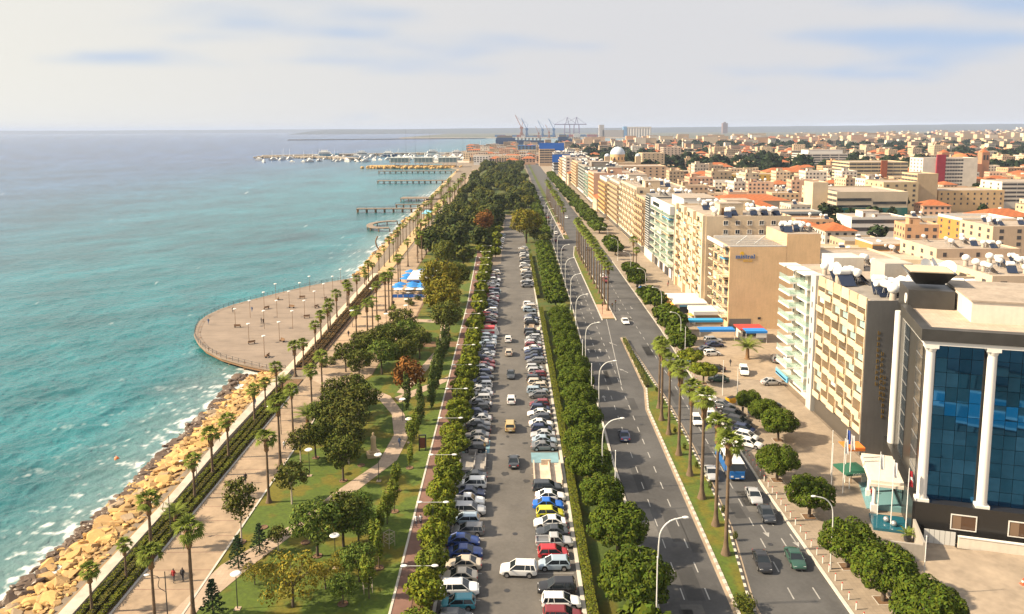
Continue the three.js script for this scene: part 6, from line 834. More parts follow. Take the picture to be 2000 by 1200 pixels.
{
  rnd = rngOf(314);
  const T1 = { s: 'sedan', h: 'hatch', u: 'suv', w: 'wagon', p: 'pickup' }, colRand = ['white', 'silver', 'silver', 'white', 'grey', 'dark', 'sky', 'white', 'black', 'navy', 'champagne', 'silver', 'maroon', 'grey'];
  // near cars one by one from the near end: [type, colour, nose towards +x?]; then on at random
  const left = [['h', 'dark', 1], ['h', 'teal', 0], ['u', 'white', 1], ['s', 'champagne', 0], ['s', 'champagne', 0], ['s', 'blue', 1], ['s', 'blue', 1], ['w', 'grey', 0], ['h', 'sky', 0], ['u', 'silver', 1], ['p', 'white', 1], ['s', 'navy', 1], ['u', 'white', 0], ['s', 'dark', 0], ['u', 'black', 1]], right = [['w', 'maroon', 1], ['w', 'white', 1], ['u', 'black', 0], null, ['h', 'sky', 0], ['h', 'red', 1], ['p', 'silver', 1], ['s', 'dark', 0], ['s', 'white', 0], ['h', 'lime', 1], ['s', 'bright', 1], ['s', 'white', 1], ['u', 'dark', 1], ['s', 'silver', 1], ['s', 'dark', 0], ['h', 'silver', 1]];
  const row = (side, first, z0, gap, zEnd, holes) => {
    let n = 0; for (let k = 0; ; k++) {
      const z = z0 - k * gap; if (z < zEnd) break; if (holes.some(([a, b]) => z < a && z > b)) continue;
      let spec = first[k]; if (k < first.length && !spec) continue; spec ??= [pick(['s', 'h', 'h', 's', 'u', 'w', 'h', 's']), pick(colRand), rnd() < 0.5 ? 1 : 0]; if (k >= first.length && rnd() < (z < -225 ? 0.28 : 0.04)) continue; n++;
      const [ty, co, nose] = spec, type = T1[ty], x = side < 0 ? -6.4 + R(-0.25, 0.3) : 5.15 + R(-0.2, 0.3);
      car(type, co, x, z, (nose ? 0 : Math.PI) + R(-0.03, 0.03), `${PNAME[co]} ${CAR[type].n}, ${ord(n)} from the near end of the ${side < 0 ? 'seaward' : 'landward'} parking row`, `cars in the ${side < 0 ? 'seaward' : 'landward'} parking row`, z < -180);
    }
  };
  row(-1, left, -80, 2.72, -292, [[-118, -126.2], [-202, -211]]);
  row(1, right, -80.4, 2.58, -352, [[-113, -125], [-203.5, -210.5], [-222, -226], [-236, -262]]);
  for (let k = 0; k < 8; k++) car('hatch', pick(['white', 'sky', 'silver', 'champagne']), -6.2 + 0.14 * k, -350 - k * 6.2, R(-0.1, 0.1), `${ord(k + 1)} small car parked at the curved far end of the car park`, 'cars at the far car park end', true);
  car('suv', 'white', 0.6, -89.4, Math.PI - 0.06, 'white sport utility car crossing the car park aisle', null);
  car('sedan', 'dark', 0.1, -121, Math.PI / 2, 'dark saloon driving away up the car park aisle');
  car('suv', 'gold', -0.5, -136, Math.PI / 2, 'gold car driving along the car park aisle'); car('hatch', 'white', -0.3, -150, Math.PI / 2, 'white hatchback driving behind the gold car'); car('sedan', 'dark', -0.4, -166, -Math.PI / 2, 'dark saloon coming down the middle of the aisle'); car('hatch', 'champagne', -0.9, -183, Math.PI / 2, 'beige hatchback far up the car park aisle'); car('hatch', 'white', -1.1, -195, Math.PI / 2, 'small white car at the top of the aisle queue');
  // boulevard traffic
  const D = -Math.PI / 2, U = Math.PI / 2;
  car('sedan', 'navy', 19.5, -131.5, U - 0.03, 'dark saloon alone on the seaward carriageway'); car('sedan', 'white', 31.4, -213, D + 0.05, 'white saloon crossing the junction by the traffic island');
  car('sedan', 'black', 30.9, -91.2, D - 0.08, 'black saloon beside the dark green car on the landward carriageway'); car('sedan', 'green', 35.2, -91.8, D - 0.06, 'dark green saloon near the landward kerb'); car('sedan', 'dark', 35.3, -103.2, D - 0.05, 'dark grey saloon close behind a silver one'); car('sedan', 'silver', 35.2, -108.6, D - 0.05, 'silver saloon just ahead of the bus'); car('sedan', 'silver', 30.9, -116.3, D - 0.05, 'silver saloon level with the bus');
  car('hatch', 'white', 33.8, -138.5, D - 0.05, 'silver white car behind the median palms'); car('suv', 'white', 36.8, -140, D - 0.05, 'white car passing the row of parked dark cars'); car('hatch', 'white', 37.0, -131.2, D - 0.06, 'white hatchback behind the bus'); car('hatch', 'bright', 40.4, -177, D + 0.3, 'bright blue car beside the clipped yellow-green trees');
  car('suv', 'white', 51, -167, D - 0.2, 'white car crossing the forecourt', null, false, 0.16); car('sedan', 'green', 44, -161.8, 2.9, 'dark green car in the forecourt under the flat tree', null, false, 0.16); car('sedan', 'black', 45.2, -169, 2.9, 'black car in the forecourt behind the green one', null, false, 0.16); car('sedan', 'silver', 54.6, -159.6, 0.05, 'silver saloon by the glass balcony block', null, false, 0.16); car('pickup', 'white', 38.6, -151, D + 0.5, 'white pickup beside the yellow bins', null, false, 0.17);
  [['sedan', 'grey', 40.7, -146.2], ['sedan', 'black', 41.1, -143.2], ['suv', 'black', 41.2, -140.0], ['suv', 'black', 41.2, -136.8], ['hatch', 'navy', 41.2, -133.6], ['hatch', 'white', 40.7, -130.4], ['sedan', 'white', 40.2, -127.4]].forEach(([t, c, x, z], i) => car(t, c, x, z, -0.62, `${PNAME[c]} ${CAR[t].n}, ${ord(i + 1)} of the slanted cars counting towards the bus`, 'cars parked at a slant by the pavement', false, 0.17));
  car('hatch', 'dark', 50, -146, 0.2, 'dark car in the shade beside the beige block', null, false, 0.14);
  [['suv', 'silver', 50.5, -192, 0.05], ['sedan', 'navy', 50, -188.5, 0.05], ['sedan', 'silver', 51, -214, 0.1], ['sedan', 'white', 55, -217, 0.1]].forEach(([t, c, x, z, a], i) => car(t, c, x, z, a, ['silver car under the blue awnings', 'navy car in front of the blue awnings', 'silver saloon beside the low white shop', 'white saloon behind the blue awnings'][i], null, true, 0.16));
  [['white', 44.2, -262], ['champagne', 44.6, -258.6], ['bright', 43.6, -255], ['sky', 43.2, -251.6], ['white', 43, -248.4], ['white', 42.6, -245]].forEach(([c, x, z], i) => car('hatch', c, x, z, -0.5, `${ord(i + 1)} of the cars parked at a slant beyond the ficus clump`, 'cars parked at a slant beyond the ficus clump', true, 0.14));
  [['sedan', 'dark', 22.3, -346, U], ['hatch', 'maroon', 18.9 + 2, -372, U], ['suv', 'white', 22.5, -398, U], ['sedan', 'silver', 22, -430, U], ['hatch', 'red', 21.5, -470, U], ['hatch', 'silver', 22, -537, U], ['sedan', 'white', 22, -610, U], ['sedan', 'white', 33, -280, D], ['suv', 'maroon', 33, -272, D], ['hatch', 'dark', 33.6, -345, D], ['sedan', 'white', 33, -470, D], ['hatch', 'silver', 33, -560, D], ['hatch', 'white', 33, -640, D]].forEach(([t, c, x, z, a], i) => car(t, c, x, z, a, `${PNAME[c]} ${CAR[t].n}, ${ord(i + 1)} of the far moving cars on the boulevard`, 'far moving cars', true));
  [['sedan', 'silver', 47, -184.5, 0.1], ['hatch', 'white', 47.5, -181, 0.1], ['suv', 'grey', 61, -176, 1.4], ['sedan', 'white', 64, -176.5, 1.5], ['hatch', 'sky', 67, -177, 1.5], ['sedan', 'dark', 70.5, -177, 1.5], ['hatch', 'maroon', 62, -167, 1.6], ['suv', 'silver', 66, -167, 1.6]].forEach(([t, c, x, z, a], i) => car(t, c, x, z, a, `${PNAME[c]} ${CAR[t].n}, ${ord(i + 1)} of the cars parked inside the forecourt`, 'cars parked inside the forecourt', false, 0.16));
  car('hatch', 'yellow', 41.5, -73, D, 'yellow car half hidden under the nearest pavement ficus', null, false, 0.14);
  // coach
  const b = thing('coach', 'blue and white coach on the landward carriageway', 'bus', 34.6, 0, -119.5, D - 0.04); const bl = paintOf(0.01, 0.13, 0.42);
  mesh('body', merge([box(-5.2, 5.05, 0.35, 1.7, -1.22, 1.22), hexa([[5.05, 0.4, 1.2], [5.3, 0.45, 1.1], [5.3, 0.45, -1.1], [5.05, 0.4, -1.2]], [[5.05, 1.65, 1.2], [5.28, 1.6, 1.1], [5.28, 1.6, -1.1], [5.05, 1.65, -1.2]])]), bl, b);
  mesh('windows', hexa([[-5.15, 1.7, 1.2], [5.2, 1.6, 1.15], [5.2, 1.6, -1.15], [-5.15, 1.7, -1.2]], [[-5.1, 2.75, 1.16], [4.75, 2.75, 1.12], [4.75, 2.75, -1.12], [-5.1, 2.75, -1.16]]), mat.carGlass, b);
  mesh('roof', hexa([[-5.18, 2.72, 1.2], [4.9, 2.72, 1.18], [4.9, 2.72, -1.18], [-5.18, 2.72, -1.2]], [[-5.0, 3.1, 0.95], [4.5, 3.1, 0.92], [4.5, 3.1, -0.92], [-5.0, 3.1, -0.95]]), PAINT.white, b); for (const x of [-2.6, 1.4]) mesh('roof_unit', box(x, x + 1.6, 3.1, 3.28, -0.6, 0.6), PAINT.white, b);
  for (const [x, s] of [[-3, -1], [-3, 1], [3.3, -1], [3.3, 1]]) { const w = mesh('wheel', WH.tyre, mat.rubber, b); w.position.set(x, 0.48, s * 1.12); w.scale.set(1.5, 1.5, 1.3); mesh('rim', WH.rim, mat.rim, w).position.set(0, 0, s * 0.02); } for (const s of [-1, 1]) { mesh('headlight', box(5.25, 5.32, 0.7, 0.95, s * 0.8 - 0.2, s * 0.8 + 0.2), mat.lampClear, b); mesh('wing_mirror', bar([4.95, 2.6, s * 1.15], [5.5, 2.2, s * 1.4], 0.07), mat.dark, b); for (const x of [-3, -1, 1, 3]) mesh('window_bar', bar([x, 1.72, s * 1.205], [x, 2.74, s * 1.165], 0.05), PAINT.white, b); } mesh('number_plate', box(5.3, 5.33, 0.5, 0.62, -0.3, 0.3), mat.white, b);
}

// ---------------------------------------------------------------- lamps
const proto = (name, cat, fn) => { let first = null; return (x, z, turn, label, group, y = 0, s) => { if (!first) { first = thing(name, label, cat, x, y, z, turn, group); fn(first); if (s) first.scale.setScalar(s); return first; } return dup(first, x, y, z, turn, label, group, s); }; };
const roadLamp = proto('street_lamp', 'street lamp', (t) => { mesh('pole', tube([[0, 0, 0], [0, 4, 0], [0, 8, 0], [0.25, 9.6, 0], [1.2, 10.7, 0], [2.6, 11.1, 0]], 0.09, 7, 26), mat.poleGrey, t); mesh('lamp_head', new THREE.SphereGeometry(0.4, 12, 8).scale(1, 0.35, 0.55).translate(2.9, 11.12, 0), mat.white, t); mesh('base', cyl(0.18, 0.14, 1, 0, 0, 0, 8), mat.poleGrey, t); });
const twinLamp = proto('twin_lamp', 'street lamp', (t) => { mesh('pole', cyl(0.07, 0.05, 5, 0, 0, 0, 7), mat.dark, t); mesh('arm', bar([-1.5, 5, 0], [1.5, 5, 0], 0.04), mat.poleGrey, t); for (const s of [-1, 1]) mesh('lamp_head', new THREE.SphereGeometry(0.42, 12, 8).scale(1, 0.3, 0.62).translate(s * 1.75, 5.02, 0), mat.white, t); });
const discLamp = proto('park_lamp', 'park lamp', (t) => { mesh('pole', cyl(0.06, 0.045, 4.2, 0, 0, 0, 7), mat.dark, t); mesh('lamp_disc', cyl(0.62, 0.5, 0.1, 0, 4.3, 0, 20), mat.white, t); mesh('lamp_glass', cyl(0.14, 0.2, 0.25, 0, 4.05, 0, 10), mat.frame, t); mesh('footing', box(-0.35, 0.35, 0, 0.08, -0.35, 0.35), mat.pavePink, t); });
const deckLamp = proto('deck_lamp', 'deck lamp', (t) => { mesh('pole', cyl(0.06, 0.05, 5, 0, 0, 0, 7), mat.wood, t); mesh('lamp_disc', cyl(0.5, 0.42, 0.16, 0, 5, 0, 14), mat.white, t); });
const bench = proto('bench', 'bench', (t) => { mesh('seat', box(-0.9, 0.9, 0.4, 0.48, -0.25, 0.25), mat.wood, t); mesh('backrest', box(-0.9, 0.9, 0.55, 0.95, 0.24, 0.3), mat.wood, t); for (const s of [-0.75, 0.75]) mesh('leg', box(s - 0.05, s + 0.05, 0, 0.4, -0.22, 0.3), mat.dark, t); });
const pole = proto('mast', 'pole', (t) => { mesh('pole', cyl(0.09, 0.06, 9, 0, 0, 0, 8), mat.frame, t); mesh('cap', new THREE.SphereGeometry(0.1, 8, 6).translate(0, 9.05, 0), mat.frame, t); });
{
  [[16.2, -82], [13.4, -112], [16.1, -141], [16.3, -170], [16.6, -200], [17.4, -229], [17.8, -258], [18.3, -288], [18.6, -318], [19, -350], [19.3, -384], [19.4, -420], [19.5, -460]].forEach(([x, z], i) => roadLamp(x, z, 0, `${ord(i + 1)} curved street lamp from the near end of the verge`, 'curved lamps on the verge', 0, 1));
  [[38.9, -90], [41, -186], [42, -216], [42.6, -246], [43, -280], [43.2, -316], [43.5, -352]].forEach(([x, z], i) => roadLamp(x, z, Math.PI, `${ord(i + 1)} curved street lamp from the near end of the landward pavement`, 'curved lamps on the landward pavement', 0.12, 0.85));
  for (let i = 0; i < 17; i++) twinLamp(-10.65, -82.9 - i * 15.2, 0, `${ord(i + 1)} twin headed lamp from the near end of the cycle path`, 'twin lamps along the cycle path');
  [[-31.4, -82.7], [-22.1, -91], [-20.8, -115.1], [-32, -117.1], [-27, -128], [-30.5, -142], [-20.5, -140], [-18, -130]].forEach(([x, z], i) => discLamp(x, z, 0, `${ord(i + 1)} disc topped lamp in the park lawn from the near end`, 'disc lamps in the park'));
  [[-34, -206], [-31, -224], [-31.5, -233], [-30, -216], [-38, -245], [-44, -210], [-44, -240]].forEach(([x, z], i) => discLamp(x, z, 0, `${ord(i + 1)} disc topped lamp on the plaza`, 'disc lamps on the plaza', 0, 1.1));
  [[-76.3, -210.5], [-75.7, -221], [-67, -193.8], [-75.3, -232.6], [-67.6, -208.1], [-59.4, -182], [-75.6, -245.5], [-67.9, -220.9], [-59.8, -195.6], [-68, -233.8], [-59.8, -207.9], [-68.2, -246.9], [-59.9, -220.7], [-68, -258], [-60.2, -233.7], [-60.1, -245.2], [-60.2, -257.8], [-60.4, -270.9]].forEach(([x, z], i) => { deckLamp(x, z, 0, `lamp post standing in the grid on the timber deck, ${ord(i + 1)} counting inward from the sea`, 'lamp posts on the deck', 0.16); if (i % 3 !== 1) bench(x + 0.8, z + 0.6, 0.3 * i, `bench beside the ${ord(i + 1)} deck lamp`, 'benches on the deck', 0.16); });
  [[15.2, -77.5], [14.4, -105], [15, -163], [15.2, -146]].forEach(([x, z], i) => pole(x, z, 0, `${ord(i + 1)} plain white pole from the near end of the ficus verge`, 'plain poles on the verge'));
  [[47.5, -111], [49.5, -116], [44, -148], [42.5, -153], [47.4, -84.5], [40.8, -180]].forEach(([x, z], i) => pole(x, z, 0, `${ord(i + 1)} plain white pole on the landward pavement`, 'plain poles on the landward pavement', 0.13, 0.8));
  // promenade arm lamps
  const arm = proto('promenade_lamp', 'lamp', (t) => { mesh('pole', cyl(0.07, 0.05, 5.6, 0, 0, 0, 7), mat.dark, t); mesh('arm', tube([[0, 3.2, 0], [-0.8, 3.8, 0], [-0.7, 4.9, 0], [-1.8, 5.2, 0]], 0.04, 5, 16), mat.dark, t); mesh('lamp_head', new THREE.SphereGeometry(0.35, 10, 8).scale(1, 0.35, 0.6).translate(-2, 5.2, 0), mat.white, t); });
  [[-38.6, -81], [-47.6, -112], [-41.4, -134], [-46, -99]].forEach(([x, z], i) => arm(x, z, i % 2 ? 0.5 : 0, `${ord(i + 1)} curled arm lamp beside the promenade`, 'curled arm lamps on the promenade'));
  // bollards of the landward kerb
  const bol = proto('bollard', 'bollard', (t) => { mesh('post', cyl(0.07, 0.07, 0.85, 0, 0, 0, 8), mat.white, t); mesh('cap', cyl(0.09, 0.06, 0.12, 0, 0.85, 0, 8), mat.red, t); });
  for (let i = 0; i < 26; i++) bol(38.5, -78 - i * 1.9, 0, `${ord(i + 1)} small white bollard from the near end of the landward kerb`, 'bollards along the landward kerb', 0.13); for (let i = 0; i < 22; i++) bol(39.2 + i * 0.045, -158 - i * 2.1, 0, `${ord(i + 1)} small white bollard beside the forecourt kerb`, 'bollards beside the forecourt', 0.13);
  // tree rings of brown earth in the lawn
  const ring = proto('tree_pit', 'tree pit', (t) => { mesh('rim', uvm(new THREE.TorusGeometry(0.55, 0.07, 5, 18).rotateX(Math.PI / 2).translate(0, 0.06, 0)), mat.bike, t); mesh('soil', cyl(0.53, 0.53, 0.05, 0, 0.01, 0, 16), mat.soil, t); });
  [[-26.3, -115.2], [-24.6, -120.8], [-32.7, -123.8], [-17.8, -98.3], [-16.9, -105.3], [-16.7, -90.9], [-17.5, -111.7], [-16.6, -119.7], [-21.5, -101], [-20.5, -89], [-19.6, -83.5], [-25, -93.7], [-35.9, -97.2], [-34.2, -101], [-27.4, -97], [-33.8, -141.1]].forEach(([x, z], i) => ring(x, z, 0, `${ord(i + 1)} ring of brown earth in the lawn`, 'earth rings in the lawn'));
  const pit = proto('pavement_pit', 'tree pit', (t) => { mesh('frame', merge([box(-0.9, 0.9, 0, 0.03, 0.8, 0.9), box(-0.9, 0.9, 0, 0.03, -0.9, -0.8), box(-0.9, -0.8, 0, 0.03, -0.8, 0.8), box(0.8, 0.9, 0, 0.03, -0.8, 0.8)]), mat.kerb, t); mesh('soil', box(-0.8, 0.8, 0, 0.02, -0.8, 0.8), mat.soil, t); });
  [[42.3, -83.5], [41.2, -90.5], [41.2, -103], [40.6, -114.5], [46, -130], [40.4, -160.5], [40.2, -171], [41.2, -96.5], [41, -109]].forEach(([x, z], i) => pit(x, z, 0, `${ord(i + 1)} square tree pit in the landward pavement`, 'square tree pits', 0.132));
  // trellis guards round saplings
  const guard = proto('sapling_guard', 'tree guard', (t) => { for (const [x, z] of [[-0.5, -0.5], [0.5, -0.5], [-0.5, 0.5], [0.5, 0.5]]) mesh('stake', cyl(0.035, 0.035, 2, x, 0, z, 5), mat.barkPale, t); for (const y of [0.7, 1.4, 1.95]) mesh('rail', merge([bar([-0.5, y, -0.5], [0.5, y, -0.5], 0.025), bar([-0.5, y, 0.5], [0.5, y, 0.5], 0.025), bar([-0.5, y, -0.5], [-0.5, y, 0.5], 0.025), bar([0.5, y, -0.5], [0.5, y, 0.5], 0.025)]), mat.barkPale, t); });
  [[-18.6, -91.5], [-17.2, -86], [-27.2, -104], [-16.2, -96]].forEach(([x, z], i) => guard(x, z, 0.3 * i, `${ord(i + 1)} wooden sapling guard on the lawn`, 'sapling guards'));
}
// ---------------------------------------------------------------- people
{
  function figure(seed, top, legs, skin, hair, o = {}) {   // one continuous body: joints with radii, smooth union, marching tetrahedra on a coarse grid
    const J = { hip: [0, 0.95, 0], chest: [0, 1.32, 0.02], neck: [0, 1.5, 0.02], head: [0, 1.62, 0.04], st: o.stride ?? 0.22 }, s = J.st, sw = o.swing ?? 0.18;
    const B = [[[0, 0.93, 0], [0, 1.15, 0], 0.145, 0.135, 'top'], [[0, 1.15, 0], [0, 1.36, 0.01], 0.135, 0.15, 'top'], [[-0.15, 1.42, 0], [0.15, 1.42, 0], 0.075, 0.075, 'top'], [[0, 1.42, 0.01], [0, 1.53, 0.02], 0.055, 0.05, 'skin'], [[0, 1.6, 0.02], [0, 1.66, 0.025], 0.088, 0.098, 'head']];
    for (const q of [-1, 1]) { const f = q * s; B.push([[q * 0.09, 0.9, 0], [q * 0.1, 0.5, f * 0.6 + 0.03], 0.088, 0.06, 'legs'], [[q * 0.1, 0.5, f * 0.6 + 0.03], [q * 0.1, 0.09, f], 0.06, 0.042, 'legs'], [[q * 0.1, 0.05, f - 0.02], [q * 0.11, 0.04, f + 0.17], 0.045, 0.035, 'shoe'], [[q * 0.2, 1.4, 0], [q * 0.25, 1.13, -q * sw * 0.5], 0.055, 0.045, 'top'], [[q * 0.25, 1.13, -q * sw * 0.5], [q * 0.24, 0.9, -q * sw + 0.12], 0.043, 0.033, 'top'], [[q * 0.24, 0.9, -q * sw + 0.12], [q * 0.235, 0.8, -q * sw + 0.16], 0.036, 0.028, 'skin']); }
    const dist = (p, b) => { const [A, Bb, r0, r1] = b, ab = [Bb[0] - A[0], Bb[1] - A[1], Bb[2] - A[2]], ap = [p[0] - A[0], p[1] - A[1], p[2] - A[2]], t = clamp((ap[0] * ab[0] + ap[1] * ab[1] + ap[2] * ab[2]) / (ab[0] ** 2 + ab[1] ** 2 + ab[2] ** 2)); return Math.hypot(ap[0] - ab[0] * t, (ap[1] - ab[1] * t), ap[2] - ab[2] * t) - (r0 + (r1 - r0) * t); };
    const field = (p) => { let a = 0; for (const b of B) a += Math.exp(-dist(p, b) * 38); return -Math.log(a) / 38; };
    const col = { top, legs, skin, head: skin, shoe: [0.03, 0.025, 0.02] }, cs = 0.085, X = [-0.36, 0.36], Y = [-0.02, 1.8], Z = [-0.42, 0.45], nx = Math.ceil((X[1] - X[0]) / cs), ny = Math.ceil((Y[1] - Y[0]) / cs), nz = Math.ceil((Z[1] - Z[0]) / cs), F = new Float32Array((nx + 1) * (ny + 1) * (nz + 1)), id = (i, j, k) => (i * (ny + 1) + j) * (nz + 1) + k, P = (i, j, k) => [X[0] + i * cs, Y[0] + j * cs, Z[0] + k * cs];
    for (let i = 0; i <= nx; i++) for (let j = 0; j <= ny; j++) for (let k = 0; k <= nz; k++) F[id(i, j, k)] = field(P(i, j, k));
    const pos = [], c = [], tets = [[0, 5, 1, 6], [0, 1, 2, 6], [0, 2, 3, 6], [0, 3, 7, 6], [0, 7, 4, 6], [0, 4, 5, 6]], cor = [[0, 0, 0], [1, 0, 0], [1, 1, 0], [0, 1, 0], [0, 0, 1], [1, 0, 1], [1, 1, 1], [0, 1, 1]];
    const emit = (tri, inn) => { const [a, b, d] = tri, u = [b[0] - a[0], b[1] - a[1], b[2] - a[2]], v = [d[0] - a[0], d[1] - a[1], d[2] - a[2]], n = [u[1] * v[2] - u[2] * v[1], u[2] * v[0] - u[0] * v[2], u[0] * v[1] - u[1] * v[0]], w = [a[0] - inn[0], a[1] - inn[1], a[2] - inn[2]]; const T3 = n[0] * w[0] + n[1] * w[1] + n[2] * w[2] < 0 ? [a, d, b] : tri; for (const p of T3) { pos.push(...p); let best = B[0], bd = 9; for (const q of B) { const dd = dist(p, q); if (dd < bd) { bd = dd; best = q; } } let cc = col[best[4]]; if (best[4] === 'head' && (p[1] > 1.685 || p[2] < 0.0)) cc = hair; if (best[4] === 'skin' && p[1] > 1.3 && p[1] < 1.46) cc = top; c.push(...cc); } };
    for (let i = 0; i < nx; i++) for (let j = 0; j < ny; j++) for (let k = 0; k < nz; k++) for (const t of tets) { const q = t.map((n) => { const [a, b, d] = cor[n]; return [P(i + a, j + b, k + d), F[id(i + a, j + b, k + d)]]; }), inn = q.filter((e) => e[1] < 0), out = q.filter((e) => e[1] >= 0); if (!inn.length || !out.length) continue; const cut = (a, b) => { const t2 = a[1] / (a[1] - b[1]); return [0, 1, 2].map((m) => a[0][m] + (b[0][m] - a[0][m]) * t2); }; if (inn.length === 1) emit(out.map((e) => cut(inn[0], e)), inn[0][0]); else if (out.length === 1) emit(inn.map((e) => cut(out[0], e)), inn[0][0]); else { const a = cut(inn[0], out[0]), b = cut(inn[0], out[1]), d = cut(inn[1], out[1]), e = cut(inn[1], out[0]); emit([a, b, d], inn[0][0]); emit([a, d, e], inn[0][0]); } }
    const g = new THREE.BufferGeometry(); g.setAttribute('position', new THREE.Float32BufferAttribute(pos, 3)); g.setAttribute('color', new THREE.Float32BufferAttribute(c, 3)); const nrm = []; for (let i = 0; i < pos.length; i += 3) { const p = [pos[i], pos[i + 1], pos[i + 2]], e = 0.01, d = [0, 1, 2].map((m) => { const a = p.slice(), b = p.slice(); a[m] += e; b[m] -= e; return field(a) - field(b); }), l = Math.hypot(...d) || 1; nrm.push(d[0] / l, d[1] / l, d[2] / l); } g.setAttribute('normal', new THREE.Float32BufferAttribute(nrm, 3)); return g;
  }
  const skin = [0.5, 0.3, 0.2], pm = M(1, 1, 1, 0.85, { vertexColors: true });
  const geos = [figure(1, [0.32, 0.03, 0.03], [0.03, 0.03, 0.04], skin, [0.05, 0.03, 0.02]), figure(2, [0.02, 0.02, 0.025], [0.02, 0.025, 0.04], skin, [0.03, 0.02, 0.02], { stride: 0.12 }), figure(3, [0.65, 0.65, 0.68], [0.03, 0.035, 0.06], skin, [0.03, 0.02, 0.015]), figure(4, [0.08, 0.13, 0.25], [0.16, 0.2, 0.3], skin, [0.04, 0.03, 0.02], { stride: 0.16 })];
  const kind = ['in a dark red top and black trousers', 'in black clothes', 'in a white top and dark trousers', 'in a blue jacket and jeans'];
  [[-40.9, -88, 0, 'walking on the promenade beside a companion', 3], [-39.9, -88.2, 1, 'walking beside the red-clad walker on the promenade', 3], [-38.8, -127, 2, 'at the lawn edge of the promenade', 0.5], [-41.2, -114.5, 1, 'behind the tall eucalyptus on the promenade', 0], [-13.3, -101, 2, 'on the cycle path beside another walker', 3.1], [-12.7, -101.1, 2, 'on the cycle path, nearer the cars', 3.1], [-19.4, -128.1, 3, 'on the pink path near the statue', 3], [-50.2, -146.7, 3, 'sitting place on the sea wall, standing', 0], [-69.5, -213.2, 1, 'standing in the middle of the deck with another', 1], [-70.3, -214, 1, 'standing in the middle of the deck, slightly seaward', 2], [-83, -227.5, 1, 'by the deck railing', 0], [-84.9, -213.5, 3, 'near the outer curve of the deck railing', 0], [-77.5, -228, 3, 'walking on the seaward half of the deck', 0], [-4.2, -146, 2, 'walking among the seaward parked cars', 0], [8.3, -120, 1, 'beside the clipped hedge at the car park', 0], [43.4, -142.2, 1, 'on the landward pavement by the slanted cars', 0.2], [44.2, -141, 3, 'second of the group by the slanted cars', 2], [45.4, -138.6, 1, 'third of the group by the slanted cars', 2], [46.5, -135.5, 1, 'alone under the pavement ficus', 0], [52.3, -108.2, 0, 'on the steps before the black office', 0], [46, -199, 2, 'on the pavement beyond the forecourt', 0], [41.4, -207, 2, 'waiting at the crossing kerb', 1], [42.2, -234, 1, 'at the far crossing kerb', 1], [53, -262, 0, 'on the shopping pavement', 1], [54, -266, 1, 'second on the shopping pavement', 1], [49.5, -172.5, 1, 'in the forecourt behind the black car', 2], [-36.5, -236, 1, 'beside the kiosk shrubs', 0], [-43, -200, 1, 'at the seaward side of the plaza', 0], [-41.8, -181, 3, 'sitting area of the plaza entrance', 0], [-27.5, -281, 1, 'behind the kiosk', 0]].forEach(([x, z, k, w, a]) => { const p = one('person', geos[k], pm, `person ${kind[k]} ${w}`, 'person'); p.position.set(x, x > 38 ? 0.14 : x < -52 ? 0.16 : x < -49 && x > -51 ? 0.62 : x > 0 && x < 30 ? 0.1 : 0.05, z); p.rotation.y = a; });
}
